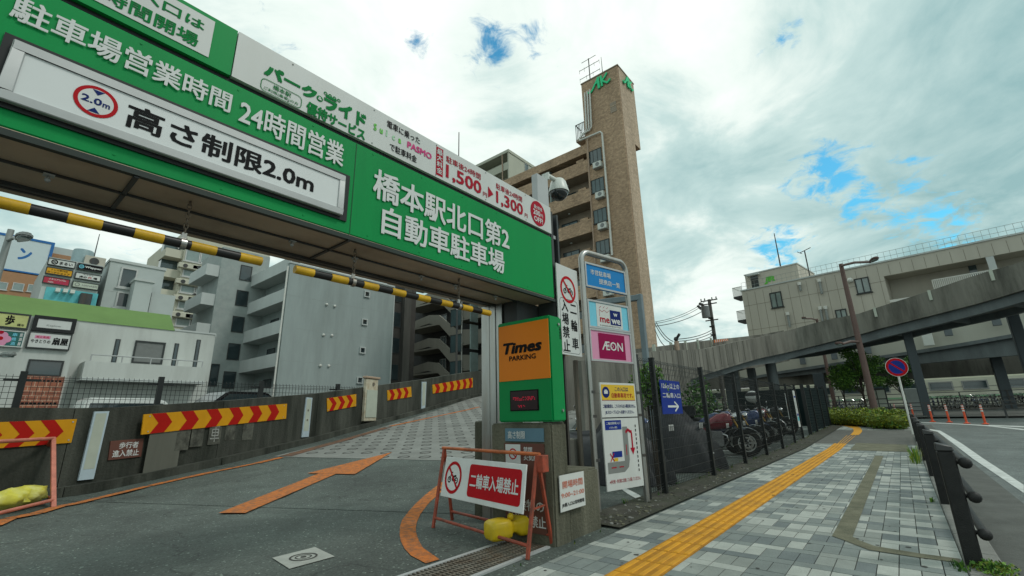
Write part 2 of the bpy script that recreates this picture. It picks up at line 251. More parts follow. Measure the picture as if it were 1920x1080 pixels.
M = dict(
 green=mat('sign_green', (0.0, 0.25, 0.06), 0.5, spec=.15, vary=0.05, scale=1.5, dirt=(0.0, 0.16, 0.045), dscale=2.2, damt=0.35, streak=True),
 boxgreen=mat('box_green', (0.0, 0.22, 0.055), 0.45, spec=.2, vary=0.06, scale=2),
 white=mat('sign_white', (0.57, 0.585, 0.57), 0.42, vary=0.04, scale=2, dirt=(0.48, 0.48, 0.45), dscale=2.5, damt=0.4, streak=True),
 letter=mat('lettering_white', (0.6, 0.61, 0.6), 0.5, vary=0.03),
 red=mat('sign_red', (0.42, 0.006, 0.012), 0.55, spec=.1, vary=0.08),
 price=mat('price_red', (0.36, 0.008, 0.025), 0.55, spec=.1, vary=0.05),
 black=mat('black_paint', (0.012, 0.013, 0.014), 0.45, vary=0.25),
 ink=mat('ink_black', (0.008, 0.008, 0.009), 0.6, spec=.1, vary=0.1),
 lgreen=mat('lettering_green', (0.0, 0.18, 0.04), 0.6, vary=0.05, spec=.1),
 pgreen=mat('pale_green', (0.35, 0.62, 0.38), 0.5, vary=0.05), ygreen=mat('fresh_green', (0.12, 0.5, 0.06), 0.5, vary=0.05),
 pink=mat('lettering_pink', (0.55, 0.03, 0.18), 0.5, vary=0.05),
 navy=mat('lettering_navy', (0.008, 0.02, 0.13), 0.6, spec=.1, vary=0.05),
 alu=mat('aluminium', (0.42, 0.43, 0.43), 0.55, 0.4, vary=0.08),
 steel=mat('stainless', (0.38, 0.38, 0.365), 0.34, 0.85, vary=0.15, scale=8, dirt=(0.3, 0.22, 0.15), dscale=5, damt=0.4, streak=True),
 rustpost=mat('weathered_post', (0.2, 0.18, 0.15), 0.6, 0.4, vary=0.3, scale=6, dirt=(0.12, 0.065, 0.03), dscale=4, damt=0.8, streak=True),
 darksteel=mat('dark_steel', (0.055, 0.06, 0.062), 0.5, 0.3, vary=0.3, dirt=(0.09, 0.06, 0.04), dscale=3, damt=0.5, streak=True),
 soffit=mat('soffit_brown', (0.44, 0.34, 0.255), 0.5, 0.1, vary=0.14, scale=1.3, dirt=(0.2, 0.14, 0.095), dscale=1.6, damt=0.5),
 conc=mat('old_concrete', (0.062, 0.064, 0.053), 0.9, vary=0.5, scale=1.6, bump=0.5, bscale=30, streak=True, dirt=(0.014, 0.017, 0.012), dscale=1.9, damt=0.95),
 concpale=mat('pillar_concrete', (0.125, 0.12, 0.088), 0.9, vary=0.3, scale=3.5, bump=0.5, bscale=40, streak=True, dirt=(0.04, 0.042, 0.028), dscale=2.6, damt=0.85),
 viaduct=mat('viaduct_concrete', (0.19, 0.185, 0.16), 0.9, vary=0.25, scale=0.9, bump=0.3, bscale=12, streak=True, dirt=(0.045, 0.045, 0.038), dscale=1.1, damt=0.75),
 girder=mat('girder_grey', (0.13, 0.15, 0.155), 0.6, vary=0.18, scale=0.6, streak=True, dirt=(0.07, 0.08, 0.08), damt=0.5),
 vcol=mat('steel_column', (0.055, 0.068, 0.075), 0.55, vary=0.15, scale=0.8, streak=True),
 yellow=mat('hazard_yellow', (0.62, 0.36, 0.015), 0.45, vary=0.12, dirt=(0.2, 0.12, 0.02), dscale=9, damt=0.4),
 barblack=mat('hazard_black', (0.018, 0.018, 0.018), 0.4, vary=0.3),
 orange=mat('panel_orange', (0.72, 0.2, 0.012), 0.5, spec=.2, vary=0.05, scale=1),
 road_orange=mat('road_orange', (0.50, 0.15, 0.03), 0.85, vary=0.2, scale=14, bump=0.4, bscale=90, dirt=(0.12, 0.085, 0.06), dscale=16, damt=0.85),
 road_worn=mat('road_orange_worn', (0.17, 0.085, 0.05), 0.9, vary=0.35, scale=14, dirt=(0.06, 0.06, 0.055), dscale=6, damt=0.9),
 road_white=mat('road_white', (0.55, 0.57, 0.55), 0.8, vary=0.15, scale=5, bump=0.3, bscale=60, dirt=(0.3, 0.32, 0.3), dscale=5, damt=0.6),
 barr=mat('barricade_red', (0.34, 0.065, 0.035), 0.5, vary=0.2, scale=9, dirt=(0.11, 0.045, 0.03), dscale=8, damt=0.8),
 barrp=mat('barricade_pink', (0.5, 0.17, 0.12), 0.5, vary=0.15, scale=9, dirt=(0.3, 0.1, 0.07), dscale=7, damt=0.6),
 wyellow=mat('weight_yellow', (0.62, 0.43, 0.01), 0.4, vary=0.1, scale=3, dirt=(0.4, 0.3, 0.05), dscale=6, damt=0.5),
 wpale=mat('bag_yellow', (0.55, 0.5, 0.06), 0.6, vary=0.2, scale=8, dirt=(0.6, 0.58, 0.25), dscale=5, damt=0.8),
 fence=mat('fence_black', (0.016, 0.018, 0.018), 0.42, vary=0.2),
 tact=mat('tactile_yellow', (0.60, 0.28, 0.015), 0.75, vary=0.13, scale=3, bump=0.25, bscale=90, dirt=(0.36, 0.18, 0.03), dscale=3, damt=0.55),
 brickw=mat('paver_pale', (0.37, 0.39, 0.36), 0.85, vary=0.14, scale=5, bump=0.3, bscale=70, dirt=(0.26, 0.27, 0.25), dscale=1.1, damt=0.55),
 brickg=mat('paver_grey', (0.195, 0.22, 0.21), 0.85, vary=0.14, scale=5, bump=0.3, bscale=70, dirt=(0.13, 0.145, 0.14), dscale=1.1, damt=0.55),
 brickm=mat('paver_green_grey', (0.255, 0.275, 0.255), 0.85, vary=0.14, scale=5, bump=0.3, bscale=70, dirt=(0.17, 0.185, 0.17), dscale=1.1, damt=0.55),
 brickd=mat('paver_slate', (0.15, 0.172, 0.172), 0.85, vary=0.14, scale=5, bump=0.3, bscale=70, dirt=(0.1, 0.118, 0.12), dscale=1.1, damt=0.55),
 joint=mat('paver_joint', (0.09, 0.092, 0.08), 0.95, vary=0.2),
 strip=mat('trench_concrete', (0.15, 0.145, 0.10), 0.95, vary=0.25, scale=6, bump=0.4, bscale=60, dirt=(0.07, 0.075, 0.05), dscale=3, damt=0.6),
 dirt=mat('verge_dirt', (0.055, 0.052, 0.042), 0.95, vary=0.4, scale=5, bump=0.8, bscale=35, dirt=(0.03, 0.04, 0.018), dscale=2.5, damt=0.7),
 kerb=mat('kerb_concrete', (0.2, 0.2, 0.185), 0.9, vary=0.2, scale=5, bump=0.3, bscale=50),
 asphalt=asphalt_mat('asphalt_drive', (0.079, 0.096, 0.086), 0.55, 0.85),
 road=asphalt_mat('asphalt_road', (0.112, 0.128, 0.124), 0.8, 0.65),
 driveway=mat('driveway_block', (0.105, 0.105, 0.095), 0.9, vary=0.2, scale=4, bump=0.3, bscale=50),
 gutter=mat('gutter', (0.095, 0.098, 0.09), 0.9, vary=0.25, scale=3, bump=0.3, bscale=60),
 rampc=mat('ramp_concrete', (0.215, 0.22, 0.205), 0.9, vary=0.12, scale=2, bump=0.3, bscale=70, dirt=(0.14, 0.14, 0.13), dscale=0.7, damt=0.6),
 groove=mat('ramp_groove', (0.06, 0.06, 0.055), 0.95),
 bollard=mat('bollard_brown', (0.022, 0.022, 0.022), 0.5, 0.2, vary=0.3, scale=10, bump=0.25, bscale=120),
 greywall=mat('grey_render', (0.31, 0.36, 0.355), 0.85, vary=0.08, scale=0.8, streak=True, dirt=(0.235, 0.27, 0.262), dscale=0.7, damt=0.6),
 greywing=mat('grey_render_worn', (0.29, 0.33, 0.32), 0.85, vary=0.12, scale=1.2, dirt=(0.36, 0.38, 0.37), dscale=1.6, damt=0.5),
 balc=mat('balcony_pale', (0.46, 0.49, 0.48), 0.8, vary=0.08, scale=0.8, streak=True),
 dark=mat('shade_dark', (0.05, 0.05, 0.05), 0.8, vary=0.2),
 shopwall=mat('shop_render', (0.50, 0.525, 0.50), 0.85, vary=0.07, scale=0.6, streak=True, dirt=(0.3, 0.31, 0.29), damt=0.4),
 grassroof=mat('roof_green', (0.125, 0.215, 0.066), 0.8, vary=0.1, scale=0.7),
 brick=tile_mat('red_brick', '#a8684f', '#8a5040', '#b9a08c', 0.4, 0.22),
 aktile=tile_mat('tower_tile', '#bb9f84', '#a1876f', '#a08c77', 0.24, 0.1, 0.85, 0.8),
 aktile2=tile_mat('tower_tile_flat', '#bfab95', '#ae9a84', '#a89681', 0.3, 0.12, 0.85, 0.4),
 akplain=mat('tower_ceiling', (0.3, 0.245, 0.19), 0.85, vary=0.1),
 beige=mat('station_panel', (0.46, 0.435, 0.375), 0.8, vary=0.07, scale=0.35, streak=True, dirt=(0.37, 0.345, 0.295), dscale=0.5, damt=0.4),
 beigeband=mat('deck_parapet', (0.44, 0.44, 0.38), 0.8, vary=0.07, scale=0.5, streak=True),
 cream=mat('hotel_cream', (0.5, 0.49, 0.4), 0.85, vary=0.06, scale=0.5),
 stairc=mat('stair_concrete', (0.24, 0.225, 0.19), 0.9, vary=0.12, scale=0.8, streak=True),
 palegrey=mat('block_render', (0.42, 0.46, 0.45), 0.85, vary=0.07, scale=0.5),
 topgrey=mat('flat_render', (0.4, 0.41, 0.34), 0.85, vary=0.07, scale=0.5),
 glass=glass_mat('glass_dark'), glassp=glass_mat('glass_pale', (0.2, 0.26, 0.25), 0.15), glassb=glass_mat('glass_blue', (0.05, 0.08, 0.085), 0.1),
 winframe=mat('window_frame', (0.45, 0.46, 0.45), 0.5, 0.3), winframed=mat('window_frame_dark', (0.04, 0.045, 0.045), 0.5, 0.2),
 pipew=mat('pipe_white', (0.62, 0.62, 0.58), 0.45, vary=0.05), pipeb=mat('pipe_tan', (0.36, 0.26, 0.19), 0.5, vary=0.08),
 lampb=mat('lamp_brown', (0.125, 0.08, 0.07), 0.5, 0.2, vary=0.15, scale=4), lampg=mat('lamp_grey', (0.26, 0.28, 0.27), 0.5, 0.3, vary=0.1),
 leaf1=mat('leaf_mid', (0.075, 0.175, 0.028), 0.6, vary=0.3, scale=9), leaf2=mat('leaf_dark', (0.032, 0.085, 0.018), 0.6, vary=0.3, scale=9),
 leaf3=mat('leaf_light', (0.14, 0.27, 0.035), 0.6, vary=0.3, scale=9), leafy=mat('leaf_yellow', (0.27, 0.31, 0.02), 0.6, vary=0.3, scale=9),
 leafy2=mat('leaf_olive', (0.12, 0.155, 0.015), 0.6, vary=0.3, scale=9),
 bark=mat('bark', (0.055, 0.045, 0.035), 0.9, vary=0.3, scale=12, bump=0.6, bscale=40),
 cover=mat('bike_cover', (0.035, 0.037, 0.04), 0.55, vary=0.25, scale=4, bump=0.5, bscale=9),
 rubber=mat('tyre_rubber', (0.012, 0.012, 0.012), 0.75, vary=0.2), chrome=mat('chrome', (0.6, 0.6, 0.6), 0.15, 1.0, vary=0.05),
 engine=mat('engine_alloy', (0.25, 0.25, 0.25), 0.4, 0.8, vary=0.2, scale=20), seatm=mat('seat_vinyl', (0.018, 0.018, 0.02), 0.5),
 trainw=mat('train_cream', (0.8, 0.8, 0.66), 0.4, vary=0.06, scale=0.5), cone=mat('delineator_orange', (0.62, 0.085, 0.03), 0.5, vary=0.1),
 retro=mat('retro_panel', (0.42, 0.45, 0.38), 0.4, vary=0.08, scale=4), retrob=mat('retro_frame', (0.42, 0.5, 0.55), 0.4, vary=0.08),
 chevy=mat('chevron_yellow', (0.58, 0.27, 0.01), 0.55, spec=.15, vary=0.08, scale=4), chevr=mat('chevron_red', (0.38, 0.012, 0.008), 0.55, spec=.1, vary=0.08, scale=4),
 brownsign=mat('sign_brown', (0.125, 0.05, 0.037), 0.5, vary=0.1), bluesign=mat('sign_blue', (0.008, 0.028, 0.22), 0.5, spec=.15, vary=0.08),
 skyblue=mat('sign_sky_blue', (0.012, 0.2, 0.5), 0.5, spec=.15, vary=0.06), cyan=mat('sign_cyan', (0.16, 0.52, 0.66), 0.4, vary=0.04), pinkp=mat('sign_pink', (0.62, 0.26, 0.40), 0.4, vary=0.04),
 magenta=mat('sign_magenta', (0.26, 0.003, 0.06), 0.5, spec=.1, vary=0.05), signyel=mat('sign_yellow', (0.66, 0.42, 0.02), 0.4, vary=0.05),
 teal=mat('teal_panel', (0.1, 0.42, 0.46), 0.5, vary=0.15, scale=1.5), signgrey=mat('sign_grey', (0.2, 0.21, 0.2), 0.5), bluegrey=mat('sign_blue_grey', (0.1, 0.19, 0.25), 0.5, vary=0.1),
 camw=mat('camera_white', (0.58, 0.6, 0.56), 0.35, vary=0.04), carblack=mat('car_black', (0.01, 0.01, 0.012), 0.15, 0.2, coat=0.6), vanw=mat('van_white', (0.6, 0.62, 0.6), 0.25, coat=0.5),
 led=mat('led_red', (0.1, 0.005, 0.01), 0.5, emit=('#d02040', 0.5)), screen=mat('led_screen', (0.02, 0.006, 0.008), 0.35),
 maroon=mat('tank_maroon', (0.16, 0.015, 0.025), 0.2, 0.2, coat=0.6), silver=mat('tank_silver', (0.35, 0.36, 0.36), 0.25, 0.6, coat=0.4), bikeblue=mat('tank_blue', (0.02, 0.04, 0.12), 0.2, 0.2, coat=0.6),
 gold=mat('fork_gold', (0.5, 0.3, 0.08), 0.3, 0.8), brownwall=mat('tan_tile', (0.36, 0.2, 0.11), 0.8, vary=0.06), paleblue=mat('billboard_pale', (0.52, 0.6, 0.62), 0.5, vary=0.03), logo_blue=mat('logo_blue', (0.02, 0.13, 0.36), 0.5),
 insul=mat('insulator', (0.2, 0.21, 0.21), 0.4), wood=mat('pole_concrete', (0.12, 0.115, 0.105), 0.85, vary=0.15), wire=mat('wire_black', (0.01, 0.01, 0.01), 0.6),
)
# ---------------------------------------------------------------- mesh kit
class MB:
    """collects shapes (world coordinates) that become ONE mesh object"""
    def __init__(s): s.v = []; s.f = []; s.m = []; s.mats = []
    def mi(s, m):
        if isinstance(m, str): m = M[m]
        if m not in s.mats: s.mats.append(m)
        return s.mats.index(m)
    def add(s, vs, fs, m):
        k = len(s.v); i = s.mi(m)
        s.v.extend([tuple(map(float, v)) for v in vs])
        for f in fs: s.f.append(tuple(k + j for j in f)); s.m.append(i)
        return s
    def hexa(s, p, m):       # p: 8 corners, 4 below then 4 above (counter-clockwise)
        return s.add(p, [(3, 2, 1, 0), (4, 5, 6, 7), (0, 1, 5, 4), (1, 2, 6, 5), (2, 3, 7, 6), (3, 0, 4, 7)], m)
    def box(s, x0, x1, y0, y1, z0, z1, m):
        return s.hexa([(x0, y0, z0), (x1, y0, z0), (x1, y1, z0), (x0, y1, z0), (x0, y0, z1), (x1, y0, z1), (x1, y1, z1), (x0, y1, z1)], m)
    def slab(s, pl, a0, a1, b0, b1, d0, d1, m):
        q = [pl.pt(a, b, d) for b in (b0, b1) for a, d in ((a0, d1), (a1, d1), (a1, d0), (a0, d0))]
        return s.hexa(q, m)
    def frame(s, pl, a0, a1, b0, b1, w, d0, d1, m):
        s.slab(pl, a0, a1, b0, b0 + w, d0, d1, m); s.slab(pl, a0, a1, b1 - w, b1, d0, d1, m)
        s.slab(pl, a0, a0 + w, b0 + w, b1 - w, d0, d1, m); s.slab(pl, a1 - w, a1, b0 + w, b1 - w, d0, d1, m); return s
    def poly(s, pl, pts, d0, d1, m):
        n = len(pts); vs = [pl.pt(a, b, d0) for a, b in pts] + [pl.pt(a, b, d1) for a, b in pts]
        ar = sum(pts[i][0] * pts[(i + 1) % n][1] - pts[(i + 1) % n][0] * pts[i][1] for i in range(n))
        fr = tuple(range(n, 2 * n)); bk = tuple(range(n - 1, -1, -1)); sd = [(i, (i + 1) % n, n + (i + 1) % n, n + i) for i in range(n)]
        if ar < 0: fr, bk, sd = fr[::-1], bk[::-1], [x[::-1] for x in sd]
        return s.add(vs, [fr, bk] + sd, m)
    def disc(s, pl, ca, cb, r, d0, d1, m, n=32, ry=None):
        ry = ry or r
        return s.poly(pl, [(ca + r * math.cos(6.28319 * i / n), cb + ry * math.sin(6.28319 * i / n)) for i in range(n)], d0, d1, m)
    def ring(s, pl, ca, cb, r0, r1, d, m, n=36, asp=1.0):
        vs = []; fs = []
        for i in range(n):
            t = 6.28319 * i / n; c, q = math.cos(t), math.sin(t) * asp
            vs += [pl.pt(ca + r0 * c, cb + r0 * q, d), pl.pt(ca + r1 * c, cb + r1 * q, d)]
        for i in range(n):
            j = (i + 1) % n; fs.append((2 * i, 2 * i + 1, 2 * j + 1, 2 * j))
        return s.add(vs, fs, m)
    def flat(s, pl, pts, d, m): 
        ar = sum(pts[i][0] * pts[(i + 1) % len(pts)][1] - pts[(i + 1) % len(pts)][0] * pts[i][1] for i in range(len(pts)))
        f = tuple(range(len(pts)));  f = f if ar > 0 else f[::-1]
        return s.add([pl.pt(a, b, d) for a, b in pts], [f], m)
    def rect(s, pl, a0, a1, b0, b1, d, m): return s.flat(pl, [(a0, b0), (a1, b0), (a1, b1), (a0, b1)], d, m)
    def rrect(s, pl, a0, a1, b0, b1, r, d, m, line=0.0):
        def out(k):
            q = []
            for cx_, cy_, t0 in ((a1 - r, b1 - r, 0), (a0 + r, b1 - r, 90), (a0 + r, b0 + r, 180), (a1 - r, b0 + r, 270)):
                q += [(cx_ + (r - k) * math.cos(R_(t0 + t)), cy_ + (r - k) * math.sin(R_(t0 + t))) for t in range(0, 91, 15)]
            return q
        o = out(0)
        if not line: return s.flat(pl, o, d, m)
        i_ = out(line); n = len(o); vs = [pl.pt(a, b, d) for a, b in o + i_]
        return s.add(vs, [(i, (i + 1) % n, n + (i + 1) % n, n + i) for i in range(n)], m)
    def line(s, pl, p, q, w, d, m):
        p, q = np.array(p, float), np.array(q, float); t = q - p; t /= max(np.linalg.norm(t), 1e-9); k = np.array([-t[1], t[0]]) * w / 2
        return s.flat(pl, [tuple(p - k), tuple(q - k), tuple(q + k), tuple(p + k)], d, m)
    def tube(s, pts, r, m, n=8, caps=True):
        pts = [Vector(p) for p in pts]; rs = r if isinstance(r, (list, tuple)) else [r] * len(pts)
        vs = []; fs = []; up = Vector((0, 0, 1)); prev = None
        for i, p in enumerate(pts):
            t = (pts[min(i + 1, len(pts) - 1)] - pts[max(i - 1, 0)])
            t = t.normalized() if t.length > 1e-9 else Vector((0, 0, 1))
            a = prev if prev is not None else (up if abs(t.z) < 0.9 else Vector((1, 0, 0)))
            a = (a - t * a.dot(t)); a = a.normalized() if a.length > 1e-6 else t.orthogonal().normalized(); prev = a; b = t.cross(a)
            vs += [p + (a * math.cos(6.28319 * k / n) + b * math.sin(6.28319 * k / n)) * rs[i] for k in range(n)]
        for i in range(len(pts) - 1):
            for k in range(n):
                j = (k + 1) % n; fs.append((i * n + k, i * n + j, (i + 1) * n + j, (i + 1) * n + k))
        if caps: fs += [tuple(range(n - 1, -1, -1)), tuple((len(pts) - 1) * n + k for k in range(n))]
        return s.add(vs, fs, m)
    def bar(s, p, q, w, h, m):                     # square bar between two points
        p, q = Vector(p), Vector(q); t = (q - p).normalized(); a = t.cross(Vector((0, 0, 1)))
        a = a.normalized() if a.length > 1e-6 else Vector((1, 0, 0)); b = a.cross(t).normalized()
        vs = [c + a * x * w / 2 + b * y * h / 2 for c in (p, q) for x, y in ((-1, -1), (1, -1), (1, 1), (-1, 1))]
        return s.hexa(vs, m)
    def lathe(s, prof, m, c=(0, 0, 0), axis=(0, 0, 1), n=24):   # prof: (radius, height)
        ax = Vector(axis).normalized(); a = ax.orthogonal().normalized(); b = ax.cross(a); c = Vector(c); vs = []; fs = []
        for r, h in prof: vs += [c + ax * h + (a * math.cos(6.28319 * k / n) + b * math.sin(6.28319 * k / n)) * r for k in range(n)]
        for i in range(len(prof) - 1):
            for k in range(n):
                j = (k + 1) % n; fs.append((i * n + k, i * n + j, (i + 1) * n + j, (i + 1) * n + k))
        fs += [tuple(range(n - 1, -1, -1)), tuple((len(prof) - 1) * n + k for k in range(n))]
        return s.add(vs, fs, m)
    def ball(s, c, r, m, n=12, sx=1, sy=1, sz=1):
        vs = []; fs = []; h = n // 2
        for i in range(1, h):
            th = math.pi * i / h
            vs += [(c[0] + r * sx * math.sin(th) * math.cos(6.28319 * k / n), c[1] + r * sy * math.sin(th) * math.sin(6.28319 * k / n), c[2] + r * sz * math.cos(th)) for k in range(n)]
        t = len(vs); vs += [(c[0], c[1], c[2] + r * sz), (c[0], c[1], c[2] - r * sz)]
        for k in range(n):
            j = (k + 1) % n; fs.append((t, k, j)); fs.append((t + 1, (h - 2) * n + j, (h - 2) * n + k))
            for i in range(h - 2): fs.append((i * n + k, (i + 1) * n + k, (i + 1) * n + j, i * n + j))
        return s.add(vs, fs, m)
    def text(s, body, pl, a0, a1, b0, b1, d, m, bold=0.0, shear=0.0, keep=False):
        """lettering filling the rectangle a0..a1 x b0..b1 of the plane (keep: do not stretch, fit the height)"""
        vs, fs = glyphs(body, 0.0, shear)
        x0, x1 = min(v[0] for v in vs), max(v[0] for v in vs); y0, y1 = min(v[1] for v in vs), max(v[1] for v in vs)
        sx = (a1 - a0) / (x1 - x0); sy = (b1 - b0) / max(y1 - y0, 1e-6)
        if keep:
            sx = sy = min(sx, sy); a0 = (a0 + a1) / 2 - (x1 - x0) * sx / 2
        if bold:               # heavier strokes: the glyph laid down again a hair to each side
            k = bold * 1.1; gx = k * sx; gy = k * sy; sx *= 1 - 2 * gx / (a1 - a0 + 1e-9); sy *= 1 - 2 * gy / (b1 - b0 + 1e-9); a0 += gx; b0 += gy
            for i, (ox, oy) in enumerate(((-1, -.8), (1, -.8), (1, .8), (-1, .8), (-1, 0), (1, 0))):
                s.add([pl.pt(a0 + (v[0] - x0) * sx + ox * gx, b0 + (v[1] - y0) * sy + oy * gy, d + .00012 * (i + 1)) for v in vs], fs, m)
        return s.add([pl.pt(a0 + (v[0] - x0) * sx, b0 + (v[1] - y0) * sy, d) for v in vs], fs, m)
    def textpx(s, body, pl, pts, d, m, bold=0.0, shear=0.0):
        return s.text(body, pl, *pl.bb(*pts), d, m, bold, shear)

_TX = {}
def glyphs(body, bold, shear):
    k = (body, bold, shear)
    if k not in _TX:
        c = bpy.data.curves.new('lettering', 'FONT'); c.body = body; c.offset = bold; c.shear = shear; c.resolution_u = 2; c.space_line = 1.0
        o = bpy.data.objects.new('lettering', c); COL.objects.link(o)
        dg = bpy.context.evaluated_depsgraph_get()
        me = bpy.data.meshes.new_from_object(o.evaluated_get(dg))
        vs = [tuple(v.co) for v in me.vertices]; fs = []
        for p in me.polygons: fs.append(tuple(p.vertices) if p.normal.z > 0 else tuple(reversed(p.vertices)))
        bpy.data.objects.remove(o); bpy.data.meshes.remove(me); bpy.data.curves.remove(c)
        _TX[k] = (vs, fs)
    return _TX[k]

def root_of(o):
    while o.parent: o = o.parent
    return o
def part(name, mb, parent=None, label=None, bevel=0.0, smooth=35, kind=None, seg=1):
    me = bpy.data.meshes.new(name); o = bpy.data.objects.new(name, me); COL.objects.link(o)
    vs = mb.v
    if parent is not None:
        r = root_of(parent); Mi = (Matrix.Translation(r.location) @ Matrix.Rotation(r.rotation_euler.z, 4, 'Z')).inverted()
        if Mi != Matrix.Identity(4):
            A = np.array(Mi); P = np.c_[np.array(vs), np.ones(len(vs))] @ A.T; vs = P[:, :3].tolist()
        o.parent = parent
    me.from_pydata(vs, [], mb.f)
    for m in mb.mats: me.materials.append(m)
    me.polygons.foreach_set('material_index', mb.m)
    if bevel:
        bm = bmesh.new(); bm.from_mesh(me)
        bmesh.ops.remove_doubles(bm, verts=bm.verts, dist=1e-5)
        ed = [e for e in bm.edges if len(e.link_faces) == 2 and e.calc_face_angle(0) > 0.5]
        bmesh.ops.bevel(bm, geom=ed, offset=bevel, segments=seg, affect='EDGES', clamp_overlap=True)
        bm.to_mesh(me); bm.free()
    if smooth:
        me.shade_smooth(); me.set_sharp_from_angle(angle=R_(smooth))
    me.update()
    if label: o['label'] = label
    if kind: o['kind'] = kind
    return o
def thing(name, label, cat, loc=(0, 0, 0), rz=0.0, group=None):
    o = bpy.data.objects.new(name, None); COL.objects.link(o); o.location = [float(v) for v in loc]; o.rotation_euler = (0, 0, rz)
    o.empty_display_size = 0.2
    o['label'] = label; o['category'] = cat
    if group: o['group'] = group
    return o
def tag(o, label, cat, group=None):
    o['label'] = label; o['category'] = cat
    if group: o['group'] = group
    return o
def structure(name, mb, smooth=0, bevel=0): return part(name, mb, None, kind='structure', smooth=smooth, bevel=bevel)
def dup(root, loc, rz=0.0, label=None):
    def cp(o, par):
        c = o.copy(); COL.objects.link(c); c.parent = par
        for ch in KIDS.get(o.name, []): cp(ch, c)
        return c
    KIDS = {}
    for o in bpy.data.objects:
        if o.parent: KIDS.setdefault(o.parent.name, []).append(o)
    r = cp(root, None); r.location = [float(v) for v in loc]; r.rotation_euler = (0, 0, rz)
    if label: r['label'] = label
    return r
def window(pl, a0, a1, b0, b1, parent, frame='winframe', glass='glass', mull=1, w=0.06, proud=0.08, sill=True):
    f = MB(); f.frame(pl, a0, a1, b0, b1, w, 0.0, proud, frame)
    for k in range(1, mull + 1):
        a = a0 + (a1 - a0) * k / (mull + 1); f.slab(pl, a - w / 2, a + w / 2, b0 + w, b1 - w, 0.0, proud - 0.015, frame)
    if sill: f.slab(pl, a0 - w, a1 + w, b0 - w * 0.8, b0, 0.0, proud + 0.05, frame)
    fo = part('window', f, parent, smooth=0)
    p = MB(); p.slab(pl, a0 + w, a1 - w, b0 + w, b1 - w, 0.004, 0.03, glass); part('pane', p, fo, smooth=0)
    return fo
def leaves(mb, c, rad, n, size, mats, flat=1.0, hollow=0.35):
    c = np.array(c, float); rad = np.array(rad, float)
    for _ in range(n):
        d = rng.normal(size=3); d /= np.linalg.norm(d); rr = hollow + (1 - hollow) * rng.rand() ** 0.6
        p = c + d * rad * rr
        nn = rng.normal(size=3) + np.array([0, 0, 0.9 * flat]); nn /= np.linalg.norm(nn)
        a = np.cross(nn, rng.normal(size=3)); a /= np.linalg.norm(a); b = np.cross(nn, a); s_ = size * (0.6 + 0.8 * rng.rand())
        mb.add([p - a * s_ * .5, p + b * s_ * .32 - nn * s_ * .1, p + a * s_ * .5, p - b * s_ * .32 - nn * s_ * .1], [(0, 1, 2, 3)], mats[int(rng.rand() * len(mats))])
# ================================================================ GROUND, ROAD, PAVING
XB = [-400, -30, 14.5, 22, 30, 60, 1200]
def sheet(name, x0, x1, y0, y1, dz, m):
    xs = [x0] + [x for x in XB if x0 < x < x1] + [x1]; mb = MB()
    for a, b in zip(xs[:-1], xs[1:]):
        mb.add([(a, y0, slope(a) + dz), (b, y0, slope(b) + dz), (b, y1, slope(b) + dz), (a, y1, slope(a) + dz)], [(0, 1, 2, 3)], m)
    return structure(name, mb)
sheet('ground', -400, 1200, -900, 900, -0.16, 'driveway')
mb = MB()
for (x0, x1, y0, y1) in ((-60, 14.5, -40, -0.32), (14.5, 27.5, -40, -0.32), (27.5, 34.5, -40, 30)):
    mb.add([(x0, y0, slope(x0) - .1), (x1, y0, slope(x1) - .1), (x1, y1, slope(x1) - .1), (x0, y1, slope(x0) - .1)], [(0, 1, 2, 3)], 'road')
structure('road', mb)
sheet('bicycle_park_ground', 34.5, 80, -60, 40, -0.02, 'gutter')
sheet('asphalt_apron', -60, 27.4, 2.13, 30, 0.0, 'asphalt')
# paving of 10 x 20 cm blocks: one row laid along, one row laid across, in four tones, over a bed
mb = MB(); X0, X1, Y0, Y1 = 0.6, 16.1, -0.12, 2.13
def bed(x0, x1, y0, y1):
    mb.add([(x0, y0, slope(x0) - .01), (x1, y0, slope(x1) - .01), (x1, y1, slope(x1) - .01), (x0, y1, slope(x0) - .01)], [(0, 1, 2, 3)], 'joint')
bed(X0, 14.5, Y0, Y1); bed(14.5, X1, Y0, Y1)
x = X0; row = 0
tones = ['brickw', 'brickg', 'brickm', 'brickd']; prob = [.30, .34, .2, .16]
while x < X1 - .05:
    dx, dy = ((.22, .11), (.11, .22))[row % 2]; y = Y0 + (.11 if (row % 2 and rng.rand() < .5) else 0.0); prev = 1
    if y > Y0: spans = [(Y0, y)]
    else: spans = []
    while y < Y1 - .02:
        spans.append((y, min(y + dy, Y1))); y += dy
    for (a, b) in spans:
        t = int(rng.choice(4, p=prob))
        if rng.rand() < .3: t = prev
        prev = t; xe = min(x + dx, X1); q = .003
        z0, z1 = slope(x), slope(xe); dz = rng.rand() * .0016
        c = [(x + q, a + q), (xe - q, a + q), (xe - q, b - q), (x + q, b - q)]
        zz = [z0 + dz, z1 + dz, z1 + dz, z0 + dz]
        mb.add([(c[i][0], c[i][1], zz[i]) for i in range(4)] + [(c[i][0], c[i][1], zz[i] - .009) for i in range(4)],
               [(0, 1, 2, 3), (4, 5, 1, 0), (5, 6, 2, 1), (6, 7, 3, 2), (7, 4, 0, 3)], tones[t])
    x += dx; row += 1
